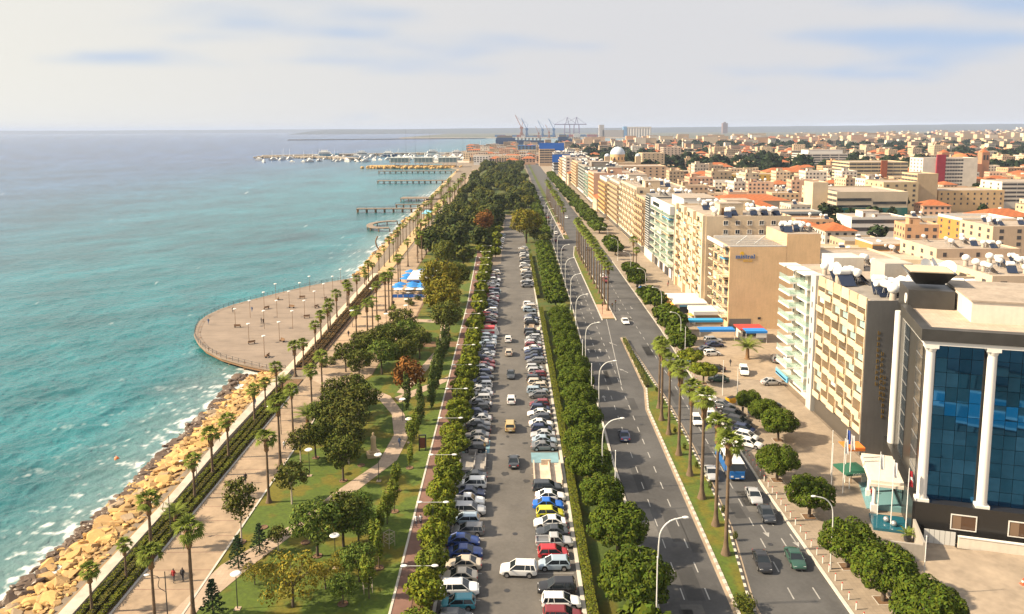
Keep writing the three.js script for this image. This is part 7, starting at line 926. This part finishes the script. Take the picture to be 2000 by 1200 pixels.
// ---------------------------------------------------------------- kiosk, awnings, statue, bins, signals
{
  const k = thing('kiosk', 'white roofed beach kiosk with blue fascia on the plaza', 'kiosk', -35.5, 0, -262); mesh('wall', box(0.4, 7.6, 0, 3, -15.6, -0.4), MW(0.5, 0.6, 0.68), k); mesh('roof', box(-0.3, 8.3, 3, 3.35, -16.3, 0.3), mat.white, k); mesh('fascia', box(-0.35, 8.35, 2.6, 2.99, 0.05, 0.32), mat.blue, k); mesh('counter', box(1, 7, 1, 2.2, -0.4, -0.3), mat.glass, k); mesh('roof_sign', box(5.6, 8, 3.36, 4.4, -6, -5.8), mat.blue, k);
  const u = proto('parasol', 'parasol', (t) => { mesh('canopy', uvm(new THREE.ConeGeometry(2.2, 0.85, 8).translate(0, 2.85, 0)), mat.bright ??= M(0.02, 0.2, 0.55, 0.75), t); mesh('pole', cyl(0.04, 0.04, 2.5, 0, 0, 0, 6), mat.wood, t); mesh('base', cyl(0.3, 0.3, 0.12, 0, 0, 0, 10), mat.dark, t); });
  [[-37.5, -258], [-33.5, -258.5], [-33, -254.5], [-37.8, -253.5], [-29.8, -258], [-29.6, -254], [-37, -268], [-37.2, -273.5], [-33, -283], [-30, -285], [-37, -281], [-29.5, -262]].forEach(([x, z], i) => u(x, z, 0.3 * i, `${ord(i + 1)} blue parasol round the kiosk from the near corner`, 'blue parasols round the kiosk', 0.05));
  const pb = proto('pale_parasol', 'parasol', (t) => { mesh('canopy', uvm(new THREE.ConeGeometry(1.9, 0.5, 4).rotateY(0.785).translate(0, 2.7, 0)), M(0.5, 0.62, 0.72, 0.75), t); mesh('pole', cyl(0.04, 0.04, 2.5, 0, 0, 0, 6), mat.wood, t); }); [[-37, -249.5], [-33.4, -249.6], [-29.8, -249.4]].forEach(([x, z], i) => pb(x, z, 0, `${ord(i + 1)} pale blue square parasol in front of the kiosk`, 'pale square parasols', 0.05));
  const fen = thing('kiosk_fence', 'low blue screen round the kiosk tables', 'fence', -38.6, 0.05, -247.4); for (let i = 0; i < 6; i++) mesh('panel', box(i * 1.75, i * 1.75 + 1.6, 0.1, 1.1, 0, 0.08), mat.blue, fen);
  const tb = proto('cafe_table', 'table', (t) => { mesh('top', cyl(0.45, 0.45, 0.05, 0, 0.72, 0, 12), mat.dark, t); mesh('leg', cyl(0.05, 0.05, 0.72, 0, 0, 0, 6), mat.dark, t); mesh('base', cyl(0.25, 0.25, 0.04, 0, 0, 0, 10), mat.dark, t); }); for (let i = 0; i < 14; i++) tb(-38 + (i % 5) * 2, -249 - Math.floor(i / 5) * 3.2, 0, 'dark cafe table under the parasols of the kiosk', 'kiosk tables', 0.05);
  { const t = thing('park_pavilion', 'white tent roofed pavilion with a red vent beyond the lawns', 'pavilion', -32, 0, -455); mesh('roof', uvm(new THREE.ConeGeometry(12, 3, 8).scale(1, 1, 0.8).translate(0, 4.5, 0)), mat.white, t); mesh('wall', cyl(8, 8, 3.2, 0, 0, 0, 10), MW(0.7, 0.5, 0.4), t); mesh('vent', cyl(1.6, 1.4, 1.2, 3, 5.4, 0, 8), mat.red, t); }
  { const t = thing('beach_canopy', 'long blue striped canopy by the far beach', 'canopy', -52, 0, -470); mesh('roof', box(-2.5, 2.5, 3, 3.3, -22, 0), M(0.2, 0.5, 0.65, 0.6), t); for (const z of [-1, -8, -15, -21]) mesh('post', cyl(0.12, 0.12, 3, -2, 0, z, 6), mat.white, t); }
  { const t = thing('statue', 'pale stone statue on a stepped plinth beside the path', 'statue', -23.2, 0, -124.4, 0.3), st = MW(0.66, 0.52, 0.34); mesh('plinth', merge([box(-1.1, 1.1, 0, 0.7, -0.9, 0.9), box(-0.75, 0.75, 0.7, 1.0, -0.6, 0.6)]), st, t); const pr = [[0.52, 1.0], [0.48, 1.6], [0.4, 2.4], [0.46, 3.0], [0.42, 3.4], [0.16, 3.6], [0.19, 3.8], [0.2, 3.95], [0.1, 4.12], [0, 4.15]].map(([r, y]) => new THREE.Vector2(r, y)); const g = new THREE.LatheGeometry(pr, 12).scale(1, 1, 0.7); mesh('figure', uvm(g), st, t); }
  { const t = thing('information_board', 'black framed information board by the cycle path', 'sign', -15.3, 0, -126.5, 0.1); for (const s of [-0.55, 0.55]) mesh('post', box(s - 0.1, s + 0.1, 0, 2.7, -0.1, 0.1), mat.dark, t); mesh('panel', box(-0.45, 0.45, 0.5, 2.3, -0.04, 0.04), M(0.15, 0.04, 0.03, 0.4), t); mesh('top_bar', box(-0.65, 0.65, 2.7, 2.85, -0.12, 0.12), mat.dark, t); }
  [[39.2, -155, 0.5], [43, -148.6, 0.6]].forEach(([x, z, a], i) => { const t = thing('skip', i ? 'yellow waste skip beside the slanted cars' : 'yellow waste skip behind the white pickup', 'skip', x, 0.17, z, a, 'yellow waste skips'); mesh('body', hexa([[-0.8, 0, 0.5], [0.8, 0, 0.5], [0.8, 0, -0.5], [-0.8, 0, -0.5]], [[-1.05, 1.15, 0.65], [1.05, 1.15, 0.65], [1.05, 1.15, -0.65], [-1.05, 1.15, -0.65]]), PAINT.yellow, t); mesh('lid', box(-0.9, 0.9, 1.152, 1.2, -0.52, 0.52), mat.dark, t); });
  const sig = proto('traffic_light', 'traffic light', (t) => { mesh('pole', cyl(0.07, 0.07, 3.2, 0, 0, 0, 7), mat.dark, t); const b = mesh('signal_box', box(-0.2, 0.2, 2.6, 3.6, -0.15, 0.15), mat.dark, t); for (const [y, m] of [[3.4, mat.lampRed], [3.1, mat.yellowPaint], [2.8, M(0.02, 0.12, 0.05, 0.4)]]) mesh('lens', cyl(0.1, 0.1, 0.04, 0, 0, 0, 10).rotateX(Math.PI / 2).translate(0, y, 0.16), m, b); }); [[28.9, -222], [26.2, -223], [30.4, -226], [40.6, -209], [40.8, -236], [26, -384]].forEach(([x, z], i) => sig(x, z, 0, `${ord(i + 1)} black traffic light near the island crossing`, 'traffic lights', 0.13));
  const aw = (x, z, w, d, y, m, l) => { const t = thing('awning', l, 'awning', x, 0.14, z); const g = box(0, w, y, y + 0.12, -d, 0); mesh('cloth', g, m, t); mesh('valance', box(0, w, y - 0.45, y - 0.005, 0, 0.05), m, t); for (const px of [0.1, w - 0.1]) mesh('post', cyl(0.05, 0.05, y - 0.01, px, 0, -0.15, 6), mat.white, t); };
  aw(47.5, -193.5, 9, 3, 2.9, M(0.02, 0.2, 0.55, 0.75), 'wide blue awning over parked cars before the hotel'); aw(47, -203, 9, 2.4, 3.0, M(0.03, 0.3, 0.55, 0.75), 'narrow blue awning further from the forecourt'); aw(58.6, -191.5, 5.4, 3, 3.0, M(0.02, 0.22, 0.62, 0.75), 'bright blue canopy of the small kiosk by the hotel'); aw(52.6, -118.5, 3.2, 2.6, 3.3, M(0.75, 0.2, 0.03, 0.75), 'orange awning of the cafe below the beige block');
  { const t = thing('small_kiosk', 'small kiosk with a red roof beside the hotel wall', 'kiosk', 58.2, 0.14, -194.6); mesh('wall', box(0, 6, 0, 2.6, -4, 0), offWhite, t); mesh('roof', box(-0.4, 6.4, 2.6, 2.8, -5.4, 0.2), mat.red, t); mesh('counter', box(0.5, 5.5, 0.9, 2.2, 0, 0.06), mat.glass, t); mesh('sign', box(3, 5.6, 1.4, 2.7, 3.02, 3.08), mat.white, t); }
  { const t = thing('cafe_umbrella', 'dark green cafe umbrella with white lettering', 'parasol', 51.4, 0.14, -113.2, 0.15); mesh('canopy', uvm(new THREE.ConeGeometry(2.7, 0.9, 4).rotateY(0.785).translate(0, 2.9, 0)), M(0.015, 0.10, 0.06, 0.75), t); mesh('valance', box(-1.9, 1.9, 2.12, 2.45, -1.9, 1.9), M(0.015, 0.10, 0.06, 0.75), t); const s = mesh('lettering', textGeo('Carlsberg', 0.3, 0.02, fontS), mat.white, t); s.position.set(0, 2.18, 1.91); mesh('pole', cyl(0.05, 0.05, 2.9, 0, 0, 0, 6), mat.wood, t); }
  { const t = thing('shop_pavilion', 'flat white roofed shop with orange corner awnings', 'shop', 47.5, 0.14, -222); mesh('wall', box(0.6, 9, 0, 3, -13.6, -0.3), offWhite, t); mesh('roof', box(-0.5, 9.2, 3, 3.4, -14.2, 0.2), mat.white, t); mesh('shop_window', box(1, 8.4, 0.4, 2.4, -0.3, -0.22), mat.glass, t); mesh('blue_sign', box(1, 8.6, 2.4, 2.95, -0.29, 0.05), mat.blueLight, t); for (const z of [-3, -8.6]) { const g = hexa([[-2.6, 2.4, z + 2.4], [-0.5, 2.95, z + 2.4], [-0.5, 2.95, z - 2.4], [-2.6, 2.4, z - 2.4]], [[-2.6, 2.5, z + 2.4], [-0.5, 3.05, z + 2.4], [-0.5, 3.05, z - 2.4], [-2.6, 2.5, z - 2.4]]); mesh('orange_awning', g, M(0.75, 0.35, 0.06, 0.75), t); } }
  { const t = thing('shop_pavilion', 'small white shop with a yellow awning beside the hotel', 'shop', 49.5, 0.14, -208); mesh('wall', box(0.3, 8.4, 0, 3.4, -8.4, -1.6), offWhite, t); mesh('roof_band', box(0, 8.7, 3.0, 4.0, -8.7, -1.2), mat.white, t); mesh('shop_window', box(0.7, 8, 0.3, 2.8, -1.6, -1.54), M(0.2, 0.14, 0.08, 0.2), t); mesh('awning', box(-0.8, 0.25, 2.5, 2.7, -5, -1.8), mat.yellowPaint, t); }
  // flags before the black office
  const fl = [[51.9, -97.6, 0.36, 0.02, 0.03, 'red and white'], [51.2, -100.2, 0.75, 0.75, 0.75, 'white'], [50.6, -102.8, 0.7, 0.7, 0.72, 'pale'], [50.4, -111.5, 0.75, 0.75, 0.75, 'plain white'], [50.6, -113.5, 0.05, 0.1, 0.4, 'blue'], [48.8, -110, 0.74, 0.74, 0.74, 'limp white']];
  fl.forEach(([x, z, r, g, b, n], i) => { const t = thing('flagpole', `flagpole with a ${n} flag before the ${i < 3 ? 'black office' : 'cafe'}`, 'flagpole', x, 0.14, z); mesh('pole', cyl(0.07, 0.05, i < 3 ? 9.5 : 8.5, 0, 0, 0, 8), mat.frame, t); const p = new THREE.PlaneGeometry(0.9, 2.2, 5, 6), a = p.attributes.position; for (let q = 0; q < a.count; q++) a.setZ(q, 0.16 * Math.sin(a.getX(q) * 7 + a.getY(q))); p.scale(0.55, 1, 1); p.translate(0.3, i < 3 ? 8 : 7.2, 0); p.computeVertexNormals(); const m = M(r, g, b, 0.8, { side: THREE.DoubleSide }); const f = mesh('flag', p, m, t); if (i === 0) mesh('flag_band', p.clone().scale(1, 0.33, 1).translate(0, 5.3, 0.012), M(0.78, 0.78, 0.78, 0.8, { side: THREE.DoubleSide }), f); });
  { const t = thing('traffic_cone', 'red and white cone on the sandy forecourt', 'cone', 60.3, 0.15, -86.5); mesh('cone', cyl(0.22, 0.05, 0.75, 0, 0.04, 0, 12), M(0.7, 0.1, 0.04, 0.6), t); mesh('band', cyl(0.165, 0.115, 0.22, 0, 0.3, 0, 12), mat.white, t); mesh('base', box(-0.28, 0.28, 0, 0.05, -0.28, 0.28), M(0.7, 0.1, 0.04, 0.6), t); }
  { const t = thing('potted_palm', 'small palm in a black pot by the office pool', 'plant', 51.6, 0.14, -96.5); mesh('pot', cyl(0.4, 0.5, 0.7, 0, 0, 0, 14), mat.dark, t); for (let i = 0; i < 14; i++) { const o = mesh('frond', FEATHER, LM.palm, t); o.applyMatrix4(frondMatrix([i * 2.4, 0.9 - 0.06 * i, 0.55], 0.8)); } }
  { const t = thing('buoy', 'small orange buoy floating off the rocks', 'buoy', -67.4, -1.35, -127); mesh('ball', new THREE.SphereGeometry(0.4, 12, 8), M(0.8, 0.2, 0.06, 0.5), t); mesh('ring', new THREE.TorusGeometry(0.12, 0.03, 6, 10).translate(0, 0.5, 0), mat.steel, t); }
  { const t = thing('sculpture', 'tall curved dark sculpture on the far rocks', 'sculpture', -60.4, -0.6, -352); mesh('blade', tube([[0, 0, 0], [-1.2, 2, 0], [-1.5, 4.2, 0], [-0.6, 6.4, 0]], 0.32, 7, 20), mat.wood, t); mesh('foot', cyl(0.6, 0.6, 0.3, 0, 0, 0, 10), mat.rock3, t); }
  { const t = thing('food_truck', 'red and white food truck parked in the seaward row', 'truck', -6.1, 0, -200.5, 0); mesh('body', box(-2.4, 1.4, 0.5, 2.6, -1.05, 1.05), M(0.5, 0.06, 0.07, 0.45), t); mesh('stripe', box(-2.42, 1.42, 1.5, 2.0, -1.07, 1.07), mat.white, t); mesh('cab', hexa([[1.4, 0.5, 1], [2.6, 0.5, 1], [2.6, 0.5, -1], [1.4, 0.5, -1]], [[1.4, 2.2, 0.95], [2.0, 2.1, 0.9], [2.0, 2.1, -0.9], [1.4, 2.2, -0.95]]), mat.white, t); for (const [x, s] of [[-1.5, 1], [-1.5, -1], [1.7, 1], [1.7, -1]]) mesh('wheel', WH.tyre, mat.rubber, t).position.set(x, 0.33, s * 0.95); }
}
// ---------------------------------------------------------------- piers
function pier(label, x0, x1, z, w, y, gap) { const t = thing('pier', label, 'pier', x1, 0, z); const L = x1 - x0; mesh('deck', box(-L, 6, y, y + 0.6, -w, 0), mat.deck, t); const pl = cyl(0.4, 0.4, y + 3.4, 0, -3.4, 0, 7); for (let i = 0; i * gap <= L; i++) for (const s of [-0.6, -w + 0.6]) mesh('pile', pl, mat.wood, t).position.set(-L + 0.6 + i * gap, 0, s); for (const s of [-0.1, -w + 0.1]) mesh('railing', merge([bar([-L, y + 1.6, s], [0, y + 1.6, s], 0.06), ...[...Array(Math.floor(L / 6) + 1).keys()].map((i) => bar([-L + i * 6, y + 0.6, s], [-L + i * 6, y + 1.6, s], 0.06))]), mat.dark, t); return t; }
pier('wide timber platform pier beyond the beach canopy', -86, -62, -600, 16, 0.4, 6); pier('nearest long timber pier on regular piles', -104, -60, -520, 5, 0.8, 6); pier('thin footbridge pier just behind the nearest one', -82, -60, -548, 3, 0.8, 5); pier('long dark pier in the middle distance', -138, -66, -800, 9, 1.0, 6); pier('farthest timber pier before the marina mole', -168, -70, -985, 8, 1.0, 7);
{ const t = thing('curved_pier', 'curved timber walkway looping out from the beach', 'pier', -62, 0, -440); const o = [], n = []; for (let i = 0; i <= 14; i++) { const a = -0.2 + Math.PI * 1.15 * i / 14; o.push([-8 - 12 * Math.sin(a), -18 * Math.cos(a)]); n.push([-8 - 8.5 * Math.sin(a), -13.5 * Math.cos(a)]); } mesh('deck', slab([...o, ...n.slice().reverse()], 0.2, 0.7), mat.deck, t); o.forEach(([x, z], i) => i % 2 || (mesh('pile', cyl(0.35, 0.35, 3.4, 0, -3.2, 0, 7), mat.wood, t).position.set(x * 0.97, 0, z * 0.97))); }
// ---------------------------------------------------------------- marina moles and boats
function mole(label, pts, w, y, m) { const o = [], i2 = []; pts.forEach(([x, z], k) => { const q = pts[Math.min(k + 1, pts.length - 1)], p = pts[Math.max(k - 1, 0)], dx = q[0] - p[0], dz = q[1] - p[1], l = Math.hypot(dx, dz), j = 1 + 0.25 * (hash2(k, 3, 5) - 0.5); o.push([x - dz / l * w * j, z + dx / l * w * j]); i2.push([x + dz / l * w * j, z - dx / l * w * j]); }); const t = thing('breakwater', label, 'breakwater'); mesh('rock_slope', slab([...o, ...i2.reverse()], -3, y), m, t); const im = sh(new THREE.InstancedMesh(new THREE.IcosahedronGeometry(1, 0), m, 260)); im.name = 'armour_rocks'; im.userData.kind = 'stuff'; const M4 = new THREE.Matrix4(), rr = rngOf(5 + pts.length); for (let k = 0; k < 260; k++) { const a = Math.floor(rr() * (pts.length - 1)), u = rr(), x = pts[a][0] + (pts[a + 1][0] - pts[a][0]) * u + (rr() - 0.5) * w * 2.2, z = pts[a][1] + (pts[a + 1][1] - pts[a][1]) * u + (rr() - 0.2) * w * 2.4, s = 1.2 + 2 * rr(); M4.makeScale(s, s * 0.7, s); M4.setPosition(x, -1.2 + rr() * (y + 0.6), z); im.setMatrixAt(k, M4); } t.add(im); }
mole('long grey breakwater of the marina', [[-500, -1560], [-420, -1550], [-340, -1500], [-285, -1420]], 15, 2.4, M(0.36, 0.31, 0.25, 0.95, { map: T.rock })); mole('inner arm of the marina breakwater', [[-500, -1580], [-380, -1640], [-200, -1700], [-120, -1700]], 12, 3.0, M(0.38, 0.33, 0.27, 0.95, { map: T.rock }));
mole('orange rock mole with glass pavilions', [[-205, -1130], [-150, -1125], [-80, -1120]], 12, 2.2, mat.rock); mole('far straight port breakwater', [[-1150, -4050], [-500, -4250], [-150, -4400]], 20, 3.5, M(0.25, 0.24, 0.23, 0.95));
for (let i = 0; i < 3; i++) { const t = thing('glass_pavilion', `${['seaward', 'middle', 'landward'][i]} glass restaurant pavilion on stilts over the mole`, 'pavilion', -172 + i * 34, 2, -1112); mesh('glass_hall', box(0, 26, 5, 11, -14, 0), M(0.2, 0.26, 0.26, 0.2), t); mesh('roof', box(-1.5, 27.5, 11, 12, -15, 1.5), M(0.5, 0.52, 0.5, 0.7), t); mesh('floor', box(-1, 27, 4.2, 5, -15, 1), M(0.5, 0.45, 0.4, 0.8), t); for (let k = 0; k < 5; k++) mesh('stilt', box(1 + k * 6, 1.8 + k * 6, -3, 4.2, -0.8, 0), mat.poleGrey, t); for (let k = 0; k < 6; k++) mesh('mullion', box(k * 5.2, k * 5.2 + 0.5, 5, 11, 0, 0.2), mat.white, t); }
{
  rnd = rngOf(55);
  const hull = (L, W, h) => hexa([[-L / 2, 0, W * 0.4], [L * 0.42, 0, 0.1], [L * 0.42, 0, -0.1], [-L / 2, 0, -W * 0.4]], [[-L / 2, h, W / 2], [L / 2, h * 1.25, 0.15], [L / 2, h * 1.25, -0.15], [-L / 2, h, -W / 2]]);
  const boatGrey = M(0.5, 0.5, 0.5, 0.5);
  const yacht = (x, z, L, turn, m, label, group, mast) => { const t = thing('yacht', label, 'boat', x, -1.4, z, turn, group), h = L * 0.11; mesh('hull', hull(L, L * 0.22, h), m, t); mesh('cabin', hexa([[-L * 0.38, h, L * 0.085], [L * 0.22, h, L * 0.07], [L * 0.22, h, -L * 0.07], [-L * 0.38, h, -L * 0.085]], [[-L * 0.34, h * 2, L * 0.075], [L * 0.1, h * 2, L * 0.06], [L * 0.1, h * 2, -L * 0.06], [-L * 0.34, h * 2, -L * 0.075]]), mat.tank, t); mesh('cabin_windows', box(-L * 0.33, L * 0.12, h * 1.35, h * 1.65, -L * 0.086, L * 0.086), mat.glass, t); mesh('flybridge', box(-L * 0.25, L * 0.02, h * 2.0, h * 2.6, -L * 0.05, L * 0.05), mat.tank, t); if (mast) mesh('mast', cyl(0.22, 0.12, mast, 0, h, 0, 6), mast > 30 ? mat.dark : mat.frame, t); return t; };
  yacht(-375, -1600, 48, 0, M(0.02, 0.2, 0.3, 0.3), 'big yacht with a teal hull behind the breakwater', null); yacht(-300, -1600, 42, 0.1, mat.tank, 'large white motor yacht beside the teal hulled one', null); yacht(-245, -1590, 40, 0, M(0.05, 0.09, 0.18, 0.3), 'yacht with a dark blue hull in the marina', null); yacht(-160, -1640, 44, 0.2, mat.tank, 'tall white superyacht towards the quay', null); yacht(-110, -1640, 40, 0.1, mat.tank, 'white superyacht with a pointed flybridge', null);
  [[-385, 34], [-190, 44], [-160, 46], [-95, 38], [-205, 52], [-60, 30]].forEach(([x, m], i) => yacht(x, -1560 + i * 8, 24, 0.3 * i, mat.tank, `sailing yacht with the ${ord(i + 1)} tall mast of the marina`, 'tall masted yachts', m));
  for (let i = 0; i < 120; i++) yacht(-470 + 400 * Math.pow(rnd(), 0.7), -1330 - 290 * rnd(), R(11, 21), R(0, 6.3), boatGrey, 'small white boat moored in the marina', 'small marina boats', rnd() < 0.35 ? R(10, 18) : 0);
}
// white marina quarter and old port buildings
{
  rnd = rngOf(66); const win = (n) => ({ k: 'win', n, ww: 2.2, wh: 1.8 }), ms = [offWhite, cream, MW(0.74, 0.66, 0.58), pink, mat.white, stone], mn = ['white', 'cream', 'ivory', 'pink', 'bright white', 'sandy'];
  struct('quay', slab([[-140, -1260], [-20, -1240], [60, -1300], [60, -1330], [-150, -1330]], -3, 0.5), mat.seawall);
  for (let i = 0; i < 78; i++) { const z = i < 46 ? -1290 - i * 22 - R(0, 20) : -1170 - (i - 46) * 9 - R(0, 8), x = i < 46 ? R(-0.075 * -z + 30, 0.06 * -z) : R(-85, 48), c = i % 6, h = R(7, 14), w = R(16, 34); if (x < -150) continue; const l = `${mn[c]} ${i % 6 ? 'flat roofed' : 'tiled roof'} building of the marina quarter`; block('waterfront_building', l, { x, z, w, d: R(12, 20), h, fl: 3, m: ms[c], roof: i % 6 ? 'flat' : 'tile', S: win(Math.round(w / 4)), W: win(4), group: l }); }
  block('office_block', 'blue glass building with white columns behind the park', { x: 12, z: -1500, w: 34, d: 24, h: 21, fl: 5, m: MW(0.1, 0.22, 0.42), pm: mat.blue, S: { k: 'win', n: 5, ww: 3, wh: 2.6 } });
  block('hall', 'long white hall with grey gable beyond the park trees', { x: -62, z: -1250, w: 46, d: 26, h: 12, fl: 2, m: offWhite, S: win(6) }); block('house', 'house with a bright orange roof at the boulevard end', { x: -8, z: -1150, w: 18, d: 16, h: 8, fl: 2, m: cream, roof: 'tile', S: win(4) }); block('house', 'second orange roofed house by the boulevard bend', { x: 16, z: -1180, w: 20, d: 16, h: 9, fl: 2, m: pink, roof: 'tile', S: win(4) }); block('office_block', 'tall pale block with a blue rooftop hoarding', { x: 40, z: -1130, w: 22, d: 20, h: 24, fl: 6, m: MW(0.6, 0.45, 0.33), S: { k: 'strip', n: 3 } });
  one('hoarding', box(40, 76, 22, 33, -1140, -1139), mat.blue, 'big blue hoarding above the boulevard end', 'hoarding');
}
// ---------------------------------------------------------------- port: ships, cranes, silos
{
  const ship = (x, z, L, label, lean) => { const t = thing('ship', label, 'ship', x, -1.5, z, lean), b = M(0.01, 0.045, 0.13, 0.6); mesh('hull', hexa([[-L / 2, 0, 10], [L * 0.46, 0, 4], [L * 0.46, 0, -4], [-L / 2, 0, -10]], [[-L / 2, 17, 11], [L / 2, 14, 3], [L / 2, 14, -3], [-L / 2, 17, -11]]), b, t); mesh('forecastle', box(-L * 0.49, -L * 0.1, 15, 24, -9, 9), b, t); mesh('superstructure', box(-L * 0.47, -L * 0.16, 24, 31, -8, 8), M(0.2, 0.16, 0.14, 0.8), t); for (let k = 0; k < 7; k++) mesh('deck_gear', box(L * (-0.06 + k * 0.075), L * (-0.03 + k * 0.075), 13, 20 + 5 * hash2(k, 1, 1), -6, 6), M(0.14, 0.12, 0.12, 0.8), t); };
  ship(30, -2720, 170, 'long dark blue ship moored in the old port', 0); ship(215, -2900, 90, 'second dark blue ship nearer the silos', 0.1);
  struct('port_quay', slab([[-620, -4540], [900, -4300], [900, -4330], [-620, -4620]], -3, 3), mat.seawall);
  const cm = [M(0.05, 0.14, 0.32, 0.6), M(0.3, 0.12, 0.06, 0.6), M(0.12, 0.09, 0.2, 0.6)];
  const gantry = (x, z, m, label, s = 1) => { const t = thing('gantry_crane', label, 'crane', x, 0, z); for (const a of [-14, 14]) for (const b of [-10, 10]) mesh('leg', bar([a, 0, b], [a * 0.8, 58, b], 1.5, 6), m, t); mesh('boom', bar([-62, 58, 0], [48, 58, 0], 2.2, 6), m, t); mesh('apex', merge([bar([-8, 58, 0], [0, 92, 0], 1.3), bar([8, 58, 0], [0, 92, 0], 1.3), bar([0, 92, 0], [-58, 60, 0], 0.6), bar([0, 92, 0], [44, 60, 0], 0.6)]), m, t); mesh('cross_beam', merge([bar([-13, 20, -10], [13, 20, -10], 1), bar([-13, 20, 10], [13, 20, 10], 1)]), m, t); t.scale.setScalar(s); };
  gantry(360, -5100, cm[2], 'left of the two tall purple gantry cranes', 1.35); gantry(420, -5100, cm[2], 'right of the two tall purple gantry cranes', 1.35);
  const harbour = (x, z, m, label, s) => { const t = thing('harbour_crane', label, 'crane', x, 0, z); mesh('tower', box(-4, 4, 0, 36, -4, 4), m, t); mesh('cab', box(-7, 7, 34, 44, -5, 5), m, t); mesh('jib', bar([0, 40, 0], [-26, 92, 0], 1.5), m, t); mesh('tie', merge([bar([0, 44, 0], [6, 62, 0], 1), bar([6, 62, 0], [-22, 86, 0], 0.5)]), m, t); mesh('portal', merge([bar([-11, 0, -8], [-4, 22, 0], 1.4), bar([11, 0, -8], [4, 22, 0], 1.4)]), m, t); t.scale.setScalar(s); };
  harbour(60, -4700, cm[1], 'rusty tower crane with the highest jib', 1.45); harbour(92, -4750, cm[0], 'blue harbour crane by the quay', 1.25); harbour(185, -4700, cm[0], 'blue crane with a raised jib', 1.1); harbour(205, -4300, cm[1], 'orange crane above the old port', 0.8); harbour(252, -4700, cm[0], 'stout blue crane at the container stacks', 1.2); harbour(150, -4350, cm[1], 'thin orange crane behind the first ship', 0.7); harbour(560, -5000, cm[2], 'small dark crane beyond the gantries', 0.6);
  const cst = [cm[0], M(0.3, 0.08, 0.06, 0.8), M(0.5, 0.5, 0.5, 0.8), M(0.05, 0.12, 0.25, 0.8)]; rnd = rngOf(88); for (let i = 0; i < 34; i++) { const g = box(0, R(24, 70), 3, R(10, 20), -14, 0); g.translate(-100 + i * 26, 0, -4640 - R(0, 160)); one('container_stack', g, cst[i % 4], `${['blue', 'rust red', 'grey', 'navy'][i % 4]} container stack on the far port quay`, 'containers', `${['blue', 'rust red', 'grey', 'navy'][i % 4]} container stacks`); }
  { const t = thing('grain_silo', 'long pale silo building with a row of cylinders', 'silo', 640, 0, -4500), m = M(0.62, 0.58, 0.52, 0.85); mesh('hall', box(-120, 0, 0, 42, -30, 0), M(0.40, 0.38, 0.36, 0.85), t); mesh('head_tower', box(-140, -112, 0, 72, -30, 0), M(0.38, 0.36, 0.35, 0.85), t); mesh('blue_tower', box(-2, 18, 0, 62, -30, 0), M(0.15, 0.3, 0.5, 0.8), t); for (let k = 0; k < 9; k++) mesh('cylinder', cyl(8, 8, 54, 27 + k * 15.5, 0, -8, 12), m, t); mesh('gallery', box(19, 158, 54, 60, -20, 0), m, t); }
  const farM = M(0.12, 0.125, 0.085, 0.95, { map: T.stain });
  struct('far_plain', poly([[900, -2600], [320, -2560], [60, -1600], [90, -1250], [20000, -1250], [20000, -8950], [900, -8950]], -0.02), farM);
  struct('far_plain', poly([[-690, -4910], [890, -4420], [890, -8950], [-690, -8950]], -0.02), farM);
  { const t = thing('tower_block', 'lone dark tower block on the skyline', 'building', 1900, 30, -7100); mesh('wall', box(0, 45, -36, 62, -40, 0), M(0.2, 0.14, 0.13, 0.8), t); mesh('roof_box', box(12, 30, 62, 72, -30, -10), M(0.2, 0.14, 0.13, 0.8), t); }
}
scene.fog = new THREE.FogExp2(new THREE.Color().setRGB(0.62, 0.74, 1.0), 0.000062);
scene.traverse((o) => { if (o.isMesh) o.castShadow = o.receiveShadow = true; });
renderer.render(scene, camera);
